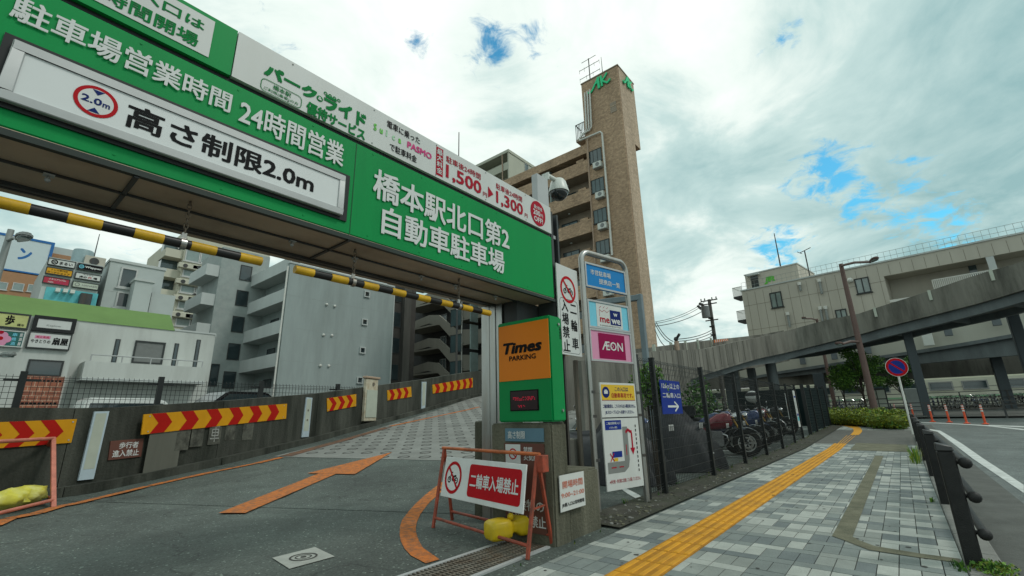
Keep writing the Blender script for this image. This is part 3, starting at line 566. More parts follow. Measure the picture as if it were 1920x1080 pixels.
# the paving beyond the driveway, curving round the hedge
def strip_px(mb, L, Rr, dz, m, surf=None):
    surf = surf or (lambda a, b: slope(a))
    P = [hit(*p, surf) for p in L]; Q = [hit(*p, surf) for p in Rr]
    for i in range(len(P) - 1):
        v = [P[i], Q[i], Q[i + 1], P[i + 1]]; v = [(a[0], a[1], a[2] + dz) for a in v]
        nz = np.cross(np.array(v[1]) - v[0], np.array(v[2]) - v[0])[2]
        mb.add(v, [(0, 1, 2, 3) if nz > 0 else (3, 2, 1, 0)], m)
    return mb
def crop(pts, ox, oy, s): return [(ox + a * s, oy + b * s) for a, b in pts]
far = MB()
xx = 22.4
while xx < 31.5:
    y = -0.12; dxx = .22
    while y < 4.6:
        t = int(rng.choice(4, p=[.42, .3, .2, .08])); z0, z1 = slope(xx) + .004, slope(xx + dxx) + .004
        mb.add([(xx, y, z0), (xx + dxx - .01, y, z1), (xx + dxx - .01, y + .21, z1), (xx, y + .21, z0)], [(0, 1, 2, 3)], tones[t]); y += .22
    xx += dxx
bed(22.4, 31.6, Y0, 4.7)
structure('sidewalk', mb)
mb = MB(); mb.add([(16.1, Y0, slope(16.1) + .001), (22.4, Y0, slope(22.4) + .001), (22.4, 2.13, slope(22.4) + .001), (16.1, 2.13, slope(16.1) + .001)], [(0, 1, 2, 3)], 'driveway')
structure('driveway_crossing', mb)
mb = MB(); c2 = lambda p: crop(p, 1500, 770, .13542)
strip_px(mb, c2([(690, 548), (780, 450)]), c2([(1520, 575), (1490, 475)]), .008, 'strip')
structure('driveway_slab', mb)
mb = MB(); c1 = lambda p: crop(p, 1280, 880, .27083)
strip_px(mb, [(1641, 854.6), (1628, 880), (1585, 960)] + c1([(1035, 465), (1110, 492), (1290, 562), (1650, 617), (1920, 652)]),
         [(1657, 855), (1647, 880), (1617, 960)] + c1([(1178, 470), (1215, 492), (1330, 535), (1650, 588), (1920, 624)]), .005, 'strip')
structure('trench_strip', mb)
# tactile guide : raised bars on yellow tiles
mb = MB(); ya, yb = None, None
yt0, yt1 = 1.365, 1.665
xs = np.arange(0.6, 16.1, 0.3)
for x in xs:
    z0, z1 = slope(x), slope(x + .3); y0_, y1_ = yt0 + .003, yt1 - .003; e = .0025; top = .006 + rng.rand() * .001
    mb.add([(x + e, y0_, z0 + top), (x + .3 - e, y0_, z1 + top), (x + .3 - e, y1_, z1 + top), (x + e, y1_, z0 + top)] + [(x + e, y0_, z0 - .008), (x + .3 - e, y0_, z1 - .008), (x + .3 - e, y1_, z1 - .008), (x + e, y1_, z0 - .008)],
           [(0, 1, 2, 3), (4, 5, 1, 0), (5, 6, 2, 1), (6, 7, 3, 2), (7, 4, 0, 3)], mat('tactile_base', (0.47, 0.205, 0.01), 0.8, vary=0.2, scale=4, bump=0.3, bscale=90, dirt=(0.22, 0.11, 0.02), dscale=3, damt=0.7))  # base darker than the bars: groove shade painted into the colour, plus dirt
    for k in range(4):
        yc = yt0 + .30 * (k + .5) / 4; h = top + .005; w0, w1 = .0185, .013
        mb.add([(x + .012, yc - w0, z0 + top), (x + .288, yc - w0, z1 + top), (x + .288, yc + w0, z1 + top), (x + .012, yc + w0, z0 + top),
                (x + .02, yc - w1, z0 + h), (x + .28, yc - w1, z1 + h), (x + .28, yc + w1, z1 + h), (x + .02, yc + w1, z0 + h)],
               [(4, 5, 6, 7), (0, 1, 5, 4), (1, 2, 6, 5), (2, 3, 7, 6), (3, 0, 4, 7)], 'tact')
strip_px(mb, c2([(695, 340), (722, 312), (745, 285), (735, 250), (680, 232), (600, 212), (505, 205)]), c2([(815, 340), (845, 312), (862, 285), (850, 250), (795, 218), (690, 195), (520, 180)]), .008, 'tact')
for xb, xt in ((505, 650), (535, 690), (570, 730), (610, 770)):
    strip_px(mb, c2([(xb, 472), (xt, 343)]), c2([(xb + 13, 472), (xt + 9, 343)]), .006, 'tact')
structure('tactile_paving', mb)
mb = MB()
for _ in range(110):
    x, y, r_ = 2.4 + 13 * rng.rand() ** 1.5, -.05 + 2.1 * rng.rand(), .006 + .014 * rng.rand() ** 2; pg = Pl((x, y, slope(x)), (1, 0, slope(x + 1) - slope(x)), (0, 1, 0)); n = 9
    mb.flat(pg, [(r_ * (.8 + .4 * rng.rand()) * math.cos(6.283 * i / n), r_ * (.8 + .4 * rng.rand()) * math.sin(6.283 * i / n)) for i in range(n)], .0145 if yt0 - .02 < y < yt1 + .02 else .0032, 'groove')
part('pavement_spots', mb, None, kind='stuff', smooth=0)
# kerb, gutter, verge
mb = MB()
x = 0.0
while x < 28.0:
    L_ = .6; z0, z1 = slope(x), slope(x + L_)
    mb.hexa([(x + .003, -.32, z0 - .2), (x + L_ - .003, -.32, z1 - .2), (x + L_ - .003, -.122, z1 - .2), (x + .003, -.122, z0 - .2),
             (x + .003, -.315, z0 + .002), (x + L_ - .003, -.315, z1 + .002), (x + L_ - .003, -.122, z1 + .002), (x + .003, -.122, z0 + .002)], 'kerb'); x += L_
structure('kerb', mb, bevel=.008)
mb = MB()
for a, b in ((-10, 14.5), (14.5, 28)):
    mb.add([(a, -.86, slope(a) - .095), (b, -.86, slope(b) - .095), (b, -.32, slope(b) - .095), (a, -.32, slope(a) - .095)], [(0, 1, 2, 3)], 'gutter')
structure('gutter', mb)
mb = MB(); rsf = lambda a, b: slope(a) - .1
c6 = lambda p: crop(p, 1720, 740, 1 / 9)
strip_px(mb, c6([(60, 578), (155, 588), (340, 628), (440, 703), (640, 853), (930, 1078)]) + [(1920, 925.2)], c6([(60, 570), (165, 577), (385, 608), (525, 690), (755, 830), (1105, 1075)]) + [(1920, 910)], .006, 'road_white', rsf)
strip_px(mb, c6([(-60, 470), (320, 484), (870, 512), (1200, 535), (1800, 603)]), c6([(-60, 464), (320, 474), (870, 500), (1200, 520), (1800, 582)]), .006, 'road_white', rsf)
strip_px(mb, c6([(1200, 526), (1800, 555)]), c6([(1200, 515), (1800, 535)]), .008, 'road_white', rsf)
structure('road_marking', mb)
mb = MB()
for a, b in ((4.03, 14.5), (14.5, 25.6)):
    mb.add([(a, 2.135, slope(a) + .018), (b, 2.135, slope(b) + .018), (b, 2.62, slope(b) + .03), (a, 2.62, slope(a) + .03)], [(0, 1, 2, 3)], 'dirt')
structure('verge', mb)
mb = MB()      # white bay lines of the motorcycle park, and the curved line behind the board
for k in range(9):
    x = 6.9 + k * 1.5
    mb.add([(x, 2.9, slope(x) + .005), (x + .1, 2.9, slope(x) + .005), (x + .45, 5.2, slope(x) + .005), (x + .35, 5.2, slope(x) + .005)], [(0, 1, 2, 3)], 'road_white')
strip_px(mb, crop([(490, 870), (530, 900), (580, 928), (622, 944)], 1020, 660, .2965), crop([(505, 858), (550, 880), (600, 905), (625, 925)], 1020, 660, .2965), .006, 'road_white')
structure('bay_marking', mb)

# ================================================================ RAMP
UR = np.array([.909, .417]); P0 = np.array([1.22, 9.75])
ZS = [(-50, 0), (0.4, 0), (2.63, .17), (5.8, .45), (11.75, 1.22), (14, 1.56), (17, 2.0), (60, 7.0)]
def rs(x, y):
    s = (np.array([x, y]) - P0) @ UR
    for (a, za), (b, zb) in zip(ZS[:-1], ZS[1:]):
        if s <= b: return za + (zb - za) * (s - a) / (b - a)
    return ZS[-1][1]
def sy(s, t): q = P0 + UR * s + np.array([UR[1], -UR[0]]) * t; return q          # t to the right of the wall
sa = hit(565, 858, rs); sb = hit(815, 864, rs)
s_seam = float((sa[:2] - P0) @ UR)
mb = MB()
S = [-.2, .4, 1.5, 2.63, 4.2, 5.8, 8.8, 11.75, 14, 17, 24]
nS = np.array([UR[0], UR[1]])
seam_dir = (sb[:2] - sa[:2]); seam_dir /= np.linalg.norm(seam_dir)
for a, b in zip(S[:-1], S[1:]):
    q = [sy(a, 7.2), sy(b, 7.2), sy(b, 0), sy(a, 0)]
    mb.add([(p[0], p[1], rs(*p) + .004) for p in q], [(0, 1, 2, 3)], 'asphalt')
structure('ramp', mb)
mb = MB(); q0 = (sa[:2] - P0); t_a = q0 @ np.array([UR[1], -UR[0]]); q1 = sb[:2] - P0; s_b = q1 @ UR; t_b = q1 @ np.array([UR[1], -UR[0]])
def seam_s(t): return s_seam + (s_b - s_seam) * (t - t_a) / (t_b - t_a)
TT = [0.55, 1.6, 2.6, 3.6, 4.6, 5.6, 6.6]
for t0, t1 in zip(TT[:-1], TT[1:]):
    cuts0 = sorted([seam_s(t0)] + [c for c in (5.8, 8.8, 11.75, 14, 17) if c > seam_s(t0)]); cuts1 = sorted([seam_s(t1)] + [c for c in (5.8, 8.8, 11.75, 14, 17) if c > seam_s(t1)])
    n = min(len(cuts0), len(cuts1)); cuts0 = cuts0[:1] + cuts0[-(n - 1):]; cuts1 = cuts1[:1] + cuts1[-(n - 1):]
    for i in range(n - 1):
        q = [sy(cuts0[i], t0), sy(cuts1[i], t1), sy(cuts1[i + 1], t1), sy(cuts0[i + 1], t0)]
        mb.add([(p[0], p[1], rs(*p) + .010) for p in q], [(0, 1, 2, 3)], 'rampc')
k = 0
s = 3.0
while s < 16:
    t = 0.75 + (.23 if k % 2 else 0)
    while t < 6.3:
        if s > seam_s(t) + .18:
            c = sy(s, t); vs = []; fs = []
            for i in range(14):
                th = 6.28319 * i / 14
                for r_ in (.095, .125):
                    p = (c[0] + r_ * math.cos(th), c[1] + r_ * math.sin(th)); vs.append((p[0], p[1], rs(*p) + .0145))
            for i in range(14): j = (i + 1) % 14; fs.append((2 * i, 2 * i + 1, 2 * j + 1, 2 * j))
            mb.add(vs, fs, 'groove')
        t += .46
    s += .5; k += 1
structure('ramp_rings', mb)
mb = MB()
def chain_px(pts, w, m, dz=.016):
    P = [hit(*p, rs) for p in pts]
    for a, b in zip(P[:-1], P[1:]):
        n = max(1, int(np.linalg.norm(b - a) / .8)); 
        for i in range(n):
            u0 = a + (b - a) * i / n; u1 = a + (b - a) * (i + 1) / n; d = (u1 - u0)[:2]; d /= np.linalg.norm(d); nn = np.array([-d[1], d[0]])
            w0 = w * (.8 + .4 * rng.rand()) / 2; gap = .04 * rng.rand()
            q = [u0[:2] + d * gap - nn * w0, u1[:2] - nn * w0, u1[:2] + nn * w0, u0[:2] + d * gap + nn * w0]
            mb.add([(p[0], p[1], rs(*p) + dz) for p in q], [(0, 1, 2, 3)], m)
c1w = lambda p: crop(p, 0, 640, 1 / 3)
c2w = lambda p: crop(p, 400, 680, 1 / 2.7)
chain_px(c1w([(-60, 1050), (40, 1005), (200, 975), (330, 935), (440, 915), (560, 885), (830, 820), (1050, 770), (1200, 738), (1440, 690)]) + c2w([(345, 483)]), .15, 'road_orange')
chain_px(c2w([(360, 478), (620, 405), (880, 330)]), .3, 'road_worn')
chain_px(c2w([(890, 325), (1100, 280), (1345, 226)]), .15, 'road_orange')
c_a = c2w([(25, 768), (585, 545), (475, 565), (905, 457), (715, 570), (665, 548), (160, 768)])
strip_px(mb, [c_a[0], ((c_a[0][0] * 2 + c_a[1][0]) / 3, (c_a[0][1] * 2 + c_a[1][1]) / 3), ((c_a[0][0] + c_a[1][0] * 2) / 3, (c_a[0][1] + c_a[1][1] * 2) / 3), c_a[1]],
         [c_a[6], ((c_a[6][0] * 2 + c_a[5][0]) / 3, (c_a[6][1] * 2 + c_a[5][1]) / 3), ((c_a[6][0] + c_a[5][0] * 2) / 3, (c_a[6][1] + c_a[5][1] * 2) / 3), c_a[5]], .016, 'road_orange', rs)
tip, bl, br = c_a[3], c_a[2], c_a[4]
mixp = lambda p, q, u: (p[0] + (q[0] - p[0]) * u, p[1] + (q[1] - p[1]) * u)
strip_px(mb, [bl, mixp(bl, tip, .33), mixp(bl, tip, .66), mixp(bl, tip, .99)], [br, mixp(br, tip, .33), mixp(br, tip, .66), tip], .018, 'road_orange', rs)
strip_px(mb, c2w([(1185, 585), (1080, 665), (1025, 715), (985, 760), (955, 800), (945, 835), (943, 870), (948, 905), (968, 945), (1000, 980), (1075, 1020)]),
         c2w([(1188, 632), (1150, 660), (1110, 695), (1085, 720), (1048, 770), (1030, 810), (1025, 840), (1027, 865), (1040, 905), (1060, 940), (1145, 1000)]), .006, 'road_orange', rs)
structure('orange_marking', mb)
mb = MB(); q = [g(*p) for p in c2w([(297, 992), (385, 1048), (615, 985), (515, 937)])]
mb.add([(p[0], p[1], .006) for p in q], [(0, 1, 2, 3)], 'concpale')
cm = sum(q) / 4; pg = Pl((cm[0], cm[1], 0.0), (1, 0, 0), (0, 1, 0))
mb.v[:] = mb.v
mb.ring(pg, 0, 0, .085, .1, .009, 'groove'); mb.ring(pg, 0, 0, .05, .06, .009, 'groove'); mb.disc(pg, 0, 0, .02, .006, .010, 'groove', 12)
mb.mats = [M['gutter2'] if False else (mat('cover_plate', (0.36, 0.37, 0.34), 0.7, vary=0.1, scale=9, dirt=(0.2, 0.21, 0.19), dscale=6, damt=0.6) if m is M['concpale'] else m) for m in mb.mats]
tag(part('manhole_cover', mb), 'pale square access cover with a ring emblem set in the asphalt', 'manhole cover')

# drain grate between drive and pavement
t = thing('drain_grate', 'long steel drain grating along the front of the driveway', 'drain grate', (2.2, 2.5, 0))
f = MB(); 
f.box(.4, 3.2, 2.31, 2.345, .001, .014, 'alu'); f.box(.4, 3.2, 2.70, 2.735, .001, .014, 'alu'); part('frame', f, t, smooth=0)
b = MB(); x = .4
while x < 3.19: b.box(x, x + .009, 2.346, 2.699, .002, .012, 'rustpost'); x += .034
for y in (2.4, 2.46, 2.52, 2.58, 2.64): b.box(.4, 3.2, y, y + .012, .0025, .0105, 'rustpost')
part('grating', b, t, smooth=0)
mb = MB(); mb.add([(.4, 2.345, .0015), (3.2, 2.345, .0015), (3.2, 2.70, .0015), (.4, 2.70, .0015)], [(0, 1, 2, 3)], 'black'); part('channel', mb, t, smooth=0)

# ---- concrete wall of the ramp and what hangs on it
WP = [(-8, 5.5), (1.22, 9.75), (3.62, 10.85), (6.45, 12.36), (11.93, 14.58), (16.2, 16.1), (24, 17.5)]
t = thing('ramp_wall', 'long stained concrete wall rising along the back of the ramp', 'wall', (3.6, 10.9, 0))
for i, (a, b) in enumerate(zip(WP[:-1], WP[1:])):
    pl = Pl2(a, b); L_ = float(np.hypot(b[0] - a[0], b[1] - a[1])); n = 4
    w = MB(); 
    for k in range(n):
        a0, a1 = L_ * k / n, L_ * (k + 1) / n; p0, p1 = pl.pt(a0, 0), pl.pt(a1, 0); za, zb = rs(p0[0] - .05, p0[1] + .1), rs(p1[0] - .05, p1[1] + .1)
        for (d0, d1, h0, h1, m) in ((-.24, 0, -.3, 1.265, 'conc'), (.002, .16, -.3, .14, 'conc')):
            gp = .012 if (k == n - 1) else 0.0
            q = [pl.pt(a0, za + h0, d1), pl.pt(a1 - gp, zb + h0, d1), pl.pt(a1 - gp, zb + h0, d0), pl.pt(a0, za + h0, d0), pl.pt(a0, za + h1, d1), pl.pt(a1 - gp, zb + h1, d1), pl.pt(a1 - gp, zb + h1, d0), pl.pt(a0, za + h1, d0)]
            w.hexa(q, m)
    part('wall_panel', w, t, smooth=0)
PW = [Pl2(a, b) for a, b in zip(WP[:-1], WP[1:])]
def chevron(pl, TL, BL, BR, TR, n, label, first=0.0):
    c = [np.array(pl.at(*p)) for p in (BL, BR, TR, TL)]
    B = lambda u, v: tuple(c[0] * (1 - u) * (1 - v) + c[1] * u * (1 - v) + c[2] * u * v + c[3] * (1 - u) * v)
    mb = MB(); mb.poly(pl, [B(0, 0), B(1, 0), B(1, 1), B(0, 1)], .004, .022, 'chevy')
    L_ = np.linalg.norm(c[1] - c[0]); H_ = np.linalg.norm(c[3] - c[0]); wu = 1.0 / (2 * n + .9); k_ = .42 * H_ / L_
    for i in range(n):
        u0 = first + wu * (2 * i + .75); u1 = u0 + wu * .95
        for (va, vb, sa_, sb_) in ((0, .5, -.5, .5), (.5, 1, .5, -.5)):
            q = [(u0 + k_ * sa_, va), (u1 + k_ * sa_, va), (u1 + k_ * sb_, vb), (u0 + k_ * sb_, vb)]
            q = [(min(max(u, 0.004), .996), v) for u, v in q]
            mb.flat(pl, [B(*x) for x in q], .0245, 'chevr')
    for u in (.03, .97):
        for v in (.12, .88): mb.disc(pl, *B(u, v), .012, .022, .028, 'alu', 8)
    return tag(part('chevron_board', mb, smooth=0), label, 'chevron board', 'red and yellow chevron boards on the ramp wall')
chevron(PW[0], (-140, 797), (-150, 852), (131.7, 830), (142.7, 785.7), 4, 'chevron board on the ramp wall behind the pink barricade, cut by the frame')
chevron(PW[2], (268, 777), (263, 815), (535, 785), (537, 757), 6, 'longest complete chevron board, six red arrows, beside the small brown notice')
chevron(PW[3], (612, 747), (612.6, 771.5), (666.7, 761.5), (667, 739), 3, 'short chevron board just before the cream post on the ramp wall')
chevron(PW[3], (725, 732), (726, 751), (771, 744), (770, 725), 3, 'short chevron board just past the cream post on the ramp wall')
chevron(PW[4], (810, 721.5), (811, 738), (900, 724), (900, 706), 7, 'chevron board farthest up the ramp, ending behind the steel gate post')
def retro(pl, TL, TR, BR, BL, label, dots):
    q = [pl.at(*p) for p in (BL, BR, TR, TL)]; mb = MB(); mb.poly(pl, q, .004, .03, 'retrob')
    c = np.mean(q, axis=0); iq = [tuple(c + (np.array(p) - c) * np.array([.72, .94])) for p in q]
    cut = .13; iq2 = [tuple(np.array(iq[0]) + (np.array(iq[3]) - iq[0]) * cut), tuple(np.array(iq[1]) + (np.array(iq[2]) - iq[1]) * cut), iq[2], iq[3]]
    mb.flat(pl, iq2, .0325, 'retro')
    for v in dots: mb.disc(pl, *(np.array(iq[0]) * (1 - v) / 2 + np.array(iq[1]) * (1 - v) / 2 + np.array(iq[2]) * v / 2 + np.array(iq[3]) * v / 2), .03, .033, .036, 'rustpost', 10)
    return tag(part('guide_marker', mb, smooth=0), label, 'guide marker', 'tall pale reflector panels on the ramp wall')
retro(PW[1], (175, 771.7), (202.7, 771), (173, 898), (144, 901), 'largest pale reflector panel, left of the brown pedestrian notice', ())
retro(PW[2], (573, 745), (584, 746), (577, 819), (564, 820), 'pale reflector panel with two rusty spots, between the longest and a short chevron board', (.42, .68))
retro(PW[3], (790, 716), (798.5, 716), (796, 768), (789, 769.6), 'smallest pale reflector panel, next to the farthest chevron board', ())
pl = PW[3]; a0, a1, b0, b1 = pl.bb((679, 713), (704, 712), (687, 790), (701, 789))
t = thing('cream_post', 'cream metal post with orange trim standing against the ramp wall', 'post', pl.pt((a0 + a1) / 2, b0, .1))
mb = MB(); mb.slab(pl, a0 + .06, a1 - .06, b0, b1, .01, .13, mat('post_cream', (.5, .46, .36), .5, vary=.1, dirt=(.3, .2, .1), dscale=5, damt=.6)); part('body', mb, t, bevel=.02)
mb = MB(); mb.slab(pl, a0, a1, b1, b1 + .07, 0, .17, 'pipeb'); part('cap', mb, t, bevel=.015)
mb = MB(); mb.slab(pl, a0 + .1, a1 - .1, b0 + .12, b1 - .36, .131, .15, 'retro'); mb.disc(pl, (a0 + a1) / 2 + .05, b1 - .17, .055, .131, .15, 'rustpost', 12); part('reflector', mb, t, smooth=0)
pl = PW[1]; q = [pl.at(*p) for p in ((201, 863), (263, 856), (268, 822), (206, 827))]
mb = MB(); mb.poly(pl, q, .004, .02, 'brownsign')
a0, a1, b0, b1 = min(p[0] for p in q), max(p[0] for p in q), min(p[1] for p in q), max(p[1] for p in q); w, h = a1 - a0, b1 - b0
mb.text('歩行者', pl, a0 + w * .27, a1 - w * .16, b0 + h * .53, b1 - h * .14, .0225, 'letter', .012); mb.text('進入禁止', pl, a0 + w * .12, a1 - w * .1, b0 + h * .12, b0 + h * .47, .0225, 'letter', .012)
tag(part('pedestrian_notice', mb, smooth=0), 'small brown notice forbidding pedestrians, white lettering, under the longest chevron board', 'sign')
# ghost lettering patches, remains of removed notices
pl = PW[2]
PATCH = [(343, 822, .28, .42, 'second grey patch from the left under the longest chevron board'), (370, 816, .28, .42, 'third grey patch from the left, left of the ghost character'), (403, 812, .3, .44, 'grey patch with a ghost white character under the longest chevron board'),
         (432, 806, .26, .4, 'grey patch just right of the ghost character'), (465, 806, .3, .42, 'last grey patch on the right under the longest chevron board'), (308, 838, .64, .92, 'large pale repaired patch on the ramp wall beside the brown notice')]
for (x, y, w, h, lb_) in PATCH:
    a, b = pl.at(x, y); mb = MB()
    mb.slab(pl, a - w / 2, a + w / 2, b - h / 2, b + h / 2, .001, .006 if w < .5 else .005, mat('old_patch', (.10, .10, .082), .9, vary=.4, scale=9, dirt=(.03, .03, .025), dscale=5, damt=.9) if w < .5 else mat('new_patch', (.115, .115, .095), .9, vary=.15, scale=3, streak=True))
    if x == 403: mb.text('車', pl, a - .11, a + .11, b - .17, b + .17, .009, mat('ghost_white', (.3, .3, .28), .9, vary=.4, scale=20), .0)
    tag(part('wall_patch', mb, smooth=0), lb_, 'wall patch', 'grey patches on the ramp wall')
# ================================================================ THE GATE OVER THE DRIVE
YG, ZB = 2.66, 2.2
G = PlY(YG)
xr = 3.945; zt = 2.955; zt2 = 3.285; xl = -2.6
t = thing('parking_gate', 'wide green sign gantry spanning the car park entrance on steel legs', 'sign gantry', (3.7, 3.3, 0))
mb = MB(); mb.box(xl, xr, YG, 3.38, ZB + .012, zt - .03, 'green'); part('fascia', mb, t, bevel=.006)
mb = MB(); mb.box(xl, xr + .01, YG + .02, 3.36, zt - .028, zt + .005, 'black'); part('channel', mb, t, smooth=0)
mb = MB()
for x in np.arange(xl + .1, xr, .46):
    for z in (ZB + .045, zt - .06): mb.disc(G, x, z, .0055, .0005, .003, 'green', 10)
for x in np.arange(1.0, xr, .62): mb.disc(G, x, zt + .025, .005, .0065, .010, 'signgrey', 8); mb.disc(G, x, zt2 - .02, .005, .0065, .010, 'signgrey', 8)
part('screw', mb, t, smooth=0)
sx = G.at(441, 100)[0]
mb = MB(); mb.box(xl, sx - .006, YG - .004, YG + .12, zt + .007, zt2, 'green')
a0, a1, b0, b1 = G.bb((401, 55), (388, 115)); wa1 = (a0 + a1) / 2; wb0 = b0; ch = .092
mb.slab(G, wa1 - 1.05, wa1, zt + .05, zt2 - .028, .005, .008, 'white')
ga1, gx = wa1 - .03, None
mb.text('JR側入口は', G, wa1 - .56, wa1 - .045, zt + .182, zt + .182 + .082, .0105, 'lgreen', .02)
mb.text('24時間開場', G, wa1 - .58, wa1 - .06, zt + .07, zt + .07 + .088, .0105, 'lgreen', .02)
part('opening_hours_panel', mb, t, smooth=0)
# price strip
mb = MB(); mb.box(sx, xr, YG - .006, YG + .1, zt + .007, zt2, 'white')
for k in range(1, 0): pass
part('price_strip', mb, t, smooth=0)
tx = MB(); D = .0095
def T(s, pts, m, bold=.0, sh=0.0, pl=G, d=D): tx.textpx(s, pl, pts, d, m, bold, sh)
T('パーク', [(498, 119), (493, 141), (594, 170), (590, 190)], 'lgreen', .05)
a, b = G.at(598.5, 186); tx.disc(G, a, b, .022, .007, D, 'lgreen', 16); tx.text('&', G, a - .013, a + .013, b - .013, b + .013, D + .0015, 'letter', .02)
T('ライド', [(607, 181), (605, 203), (686, 217), (683, 233)], 'lgreen', .05)
a, b = G.at(622, 183)
for k in range(4): tx.ring(G, a + (k - 1.5) * .033, b - .0 + .0, .007, .0135, D, 'lgreen', 12)
a0, a1, b0, b1 = G.bb((489, 149), (487, 170), (566, 183), (563, 202)); tx.rrect(G, a0, a1, b0 + .004, b1 - .004, .03, D, 'lgreen', .0045)
w, h = a1 - a0, b1 - b0
tx.text('橋本駅', G, a0 + w * .28, a0 + w * .72, b0 + h * .5, b0 + h * .84, D, 'lgreen', .01); tx.text('ご利用(乗車)の方', G, a0 + w * .08, a1 - w * .08, b0 + h * .16, b0 + h * .42, D, 'lgreen', .006)
T('優待サービス', [(575, 194), (572, 212), (684, 245), (681, 262)], 'lgreen', .035)
AX = lambda x, y: G.at(x, y)[0]
tx.text('電車に乗った', G, AX(724, 242), AX(786, 272), zt + .225, zt + .29, D, 'ink', .012)
for i, (ch_, m_) in enumerate((('S', 'ygreen'), ('u', 'ygreen'), ('i', 'pgreen'), ('c', 'pgreen'), ('a', 'ygreen'))):
    a = AX(699 + i * 11.6, 245 + i * 6.6); tx.text(ch_, G, a, a + (.012 if ch_ == 'i' else .026), zt + .14, zt + (.2 if ch_ in 'Si' else .182), D, m_, .03)
tx.text('PASMO', G, AX(762, 280), AX(808, 300), zt + .14, zt + .2, D, 'pink', .03)
tx.text('で駐車料金', G, AX(729, 284), AX(780, 303), zt + .04, zt + .105, D, 'ink', .012)
a0, a1, b0, b1 = G.bb((818, 284), (830, 290), (815, 330), (829, 338)); a0 += .004; tx.rect(G, a0, a1, zt + .03, zt2 - .03, D - .002, 'price')
hh = (zt2 - zt - .09) / 4
for i, c in enumerate('最大料金'): tx.text(c, G, a0 + .008, a1 - .008, zt2 - .045 - hh * (i + 1) + .006, zt2 - .045 - hh * i, D, 'letter', .015)
zr1 = (zt + .2, zt + .265); zr2 = (zt + .05, zt + .18)
a = [G.at(*p)[0] for p in ((835, 318), (900, 350), (903, 362), (910, 368), (914, 355), (924, 368), (929, 362), (978, 385), (981, 400), (987, 410))]
tx.text('駐車後24時間', G, a[0], a[1], *zr1, D, 'price', .008); tx.text('1,500', G, a[0], a[1] + .01, zr2[0] - .02, zr2[1], D, 'price', .02); tx.text('円', G, a[2] + .01, a[3] + .015, zr2[0], zr2[0] + .045, D, 'price', .01)
mz = zt + .12; tx.flat(G, [(a[4], mz - .06), (a[5], mz), (a[4], mz + .06)], D, 'price')
tx.text('駐車後24時間', G, a[6], a[7], *zr1, D, 'price', .008); tx.text('1,300', G, a[6], a[7] + .01, zr2[0] - .02, zr2[1], D, 'price', .02); tx.text('円', G, a[8] + .015, a[9] + .01, zr2[0], zr2[0] + .045, D, 'price', .01)
ca, cb = G.at(1008, 406); cb = (zt + zt2) / 2 + .005
tx.disc(G, ca, cb, .135, .0065, D, 'price', 40, ry=.145)
tx.text('最大料金', G, ca - .075, ca + .075, cb + .045, cb + .09, D + .0015, 'letter', .012); tx.text('200', G, ca - .09, ca + .035, cb - .03, cb + .035, D + .0015, 'letter', .02); tx.text('円', G, ca + .042, ca + .085, cb - .03, cb + .012, D + .0015, 'letter', .01); tx.text('OFF!', G, ca - .08, ca + .08, cb - .105, cb - .045, D + .0015, 'letter', .02)
part('price_lettering', tx, t, smooth=0)
tx = MB(); D = .0018
T('駐車場営業時間', [(25, 5), (20, 36), (436, 178), (428, 213)], 'letter', .017)
T('24時間営業', [(450, 199), (447, 232), (645, 273), (642, 305)], 'letter', .017)
T('橋本駅北口第2', [(702, 317), (697, 370), (953, 428), (951, 464)], 'letter', .018)
T('自動車駐車場', [(717, 392), (713, 438), (944, 473), (942, 512)], 'letter', .018)
sx2 = G.at(668, 280)[0]; tx.rect(G, sx2 - .003, sx2 + .003, ZB + .014, zt - .032, .002, mat('seam_dark', (0, .07, .02), .6))
part('name_lettering', tx, t, smooth=0)
# height limit light box
hz0, hz1 = G.at(640, 408)[1], G.at(641, 333)[1]; hx1 = G.at(640, 370)[0]; hx0 = G.at(8, 130)[0]
mb = MB(); mb.slab(G, hx0 - .03, hx1 + .045, hz0 - .022, hz1 + .03, .002, .012, 'black'); ho = part('height_limit_sign', mb, t, smooth=0)
mb = MB(); mb.frame(G, hx0, hx1, hz0, hz1, .044, .012, .042, 'alu'); part('frame', mb, ho, bevel=.004)
mb = MB(); mb.slab(G, hx0 + .044, hx1 - .044, hz0 + .044, hz1 - .044, .012, .034, mat('light_box_white', (.66, .68, .68), .3, vary=.03)); part('panel', mb, ho, smooth=0)
tx = MB(); D = .0362
c0 = G.at(136, 178)[0]; c1_ = G.at(219, 207)[0]; ca = (c0 + c1_) / 2; r_ = (c1_ - c0) / 2; cb = (hz0 + hz1) / 2
tx.ring(G, ca, cb, r_ * .8, r_, D, 'red'); tx.disc(G, ca, cb, r_ * .8, .0345, .0359, 'letter')
tx.text('2.0', G, ca - r_ * .66, ca + r_ * .26, cb - r_ * .21, cb + r_ * .24, D + .001, 'navy', .02); tx.text('m', G, ca + r_ * .3, ca + r_ * .64, cb - r_ * .21, cb + r_ * .06, D + .001, 'navy', .02)
for sg in (1, -1): tx.flat(G, [(ca - r_ * .28, cb + sg * r_ * .74), (ca + r_ * .28, cb + sg * r_ * .74), (ca, cb + sg * r_ * .42)], D + .001, 'navy')
a0 = G.at(234, 220)[0]; a1 = G.at(584, 345)[0]; hh = hz1 - hz0
tx.text('高さ制限2.0m', G, a0, a1, cb - hh * .235, cb + hh * .225, D, 'ink', .022)
part('lettering', tx, ho, smooth=0)
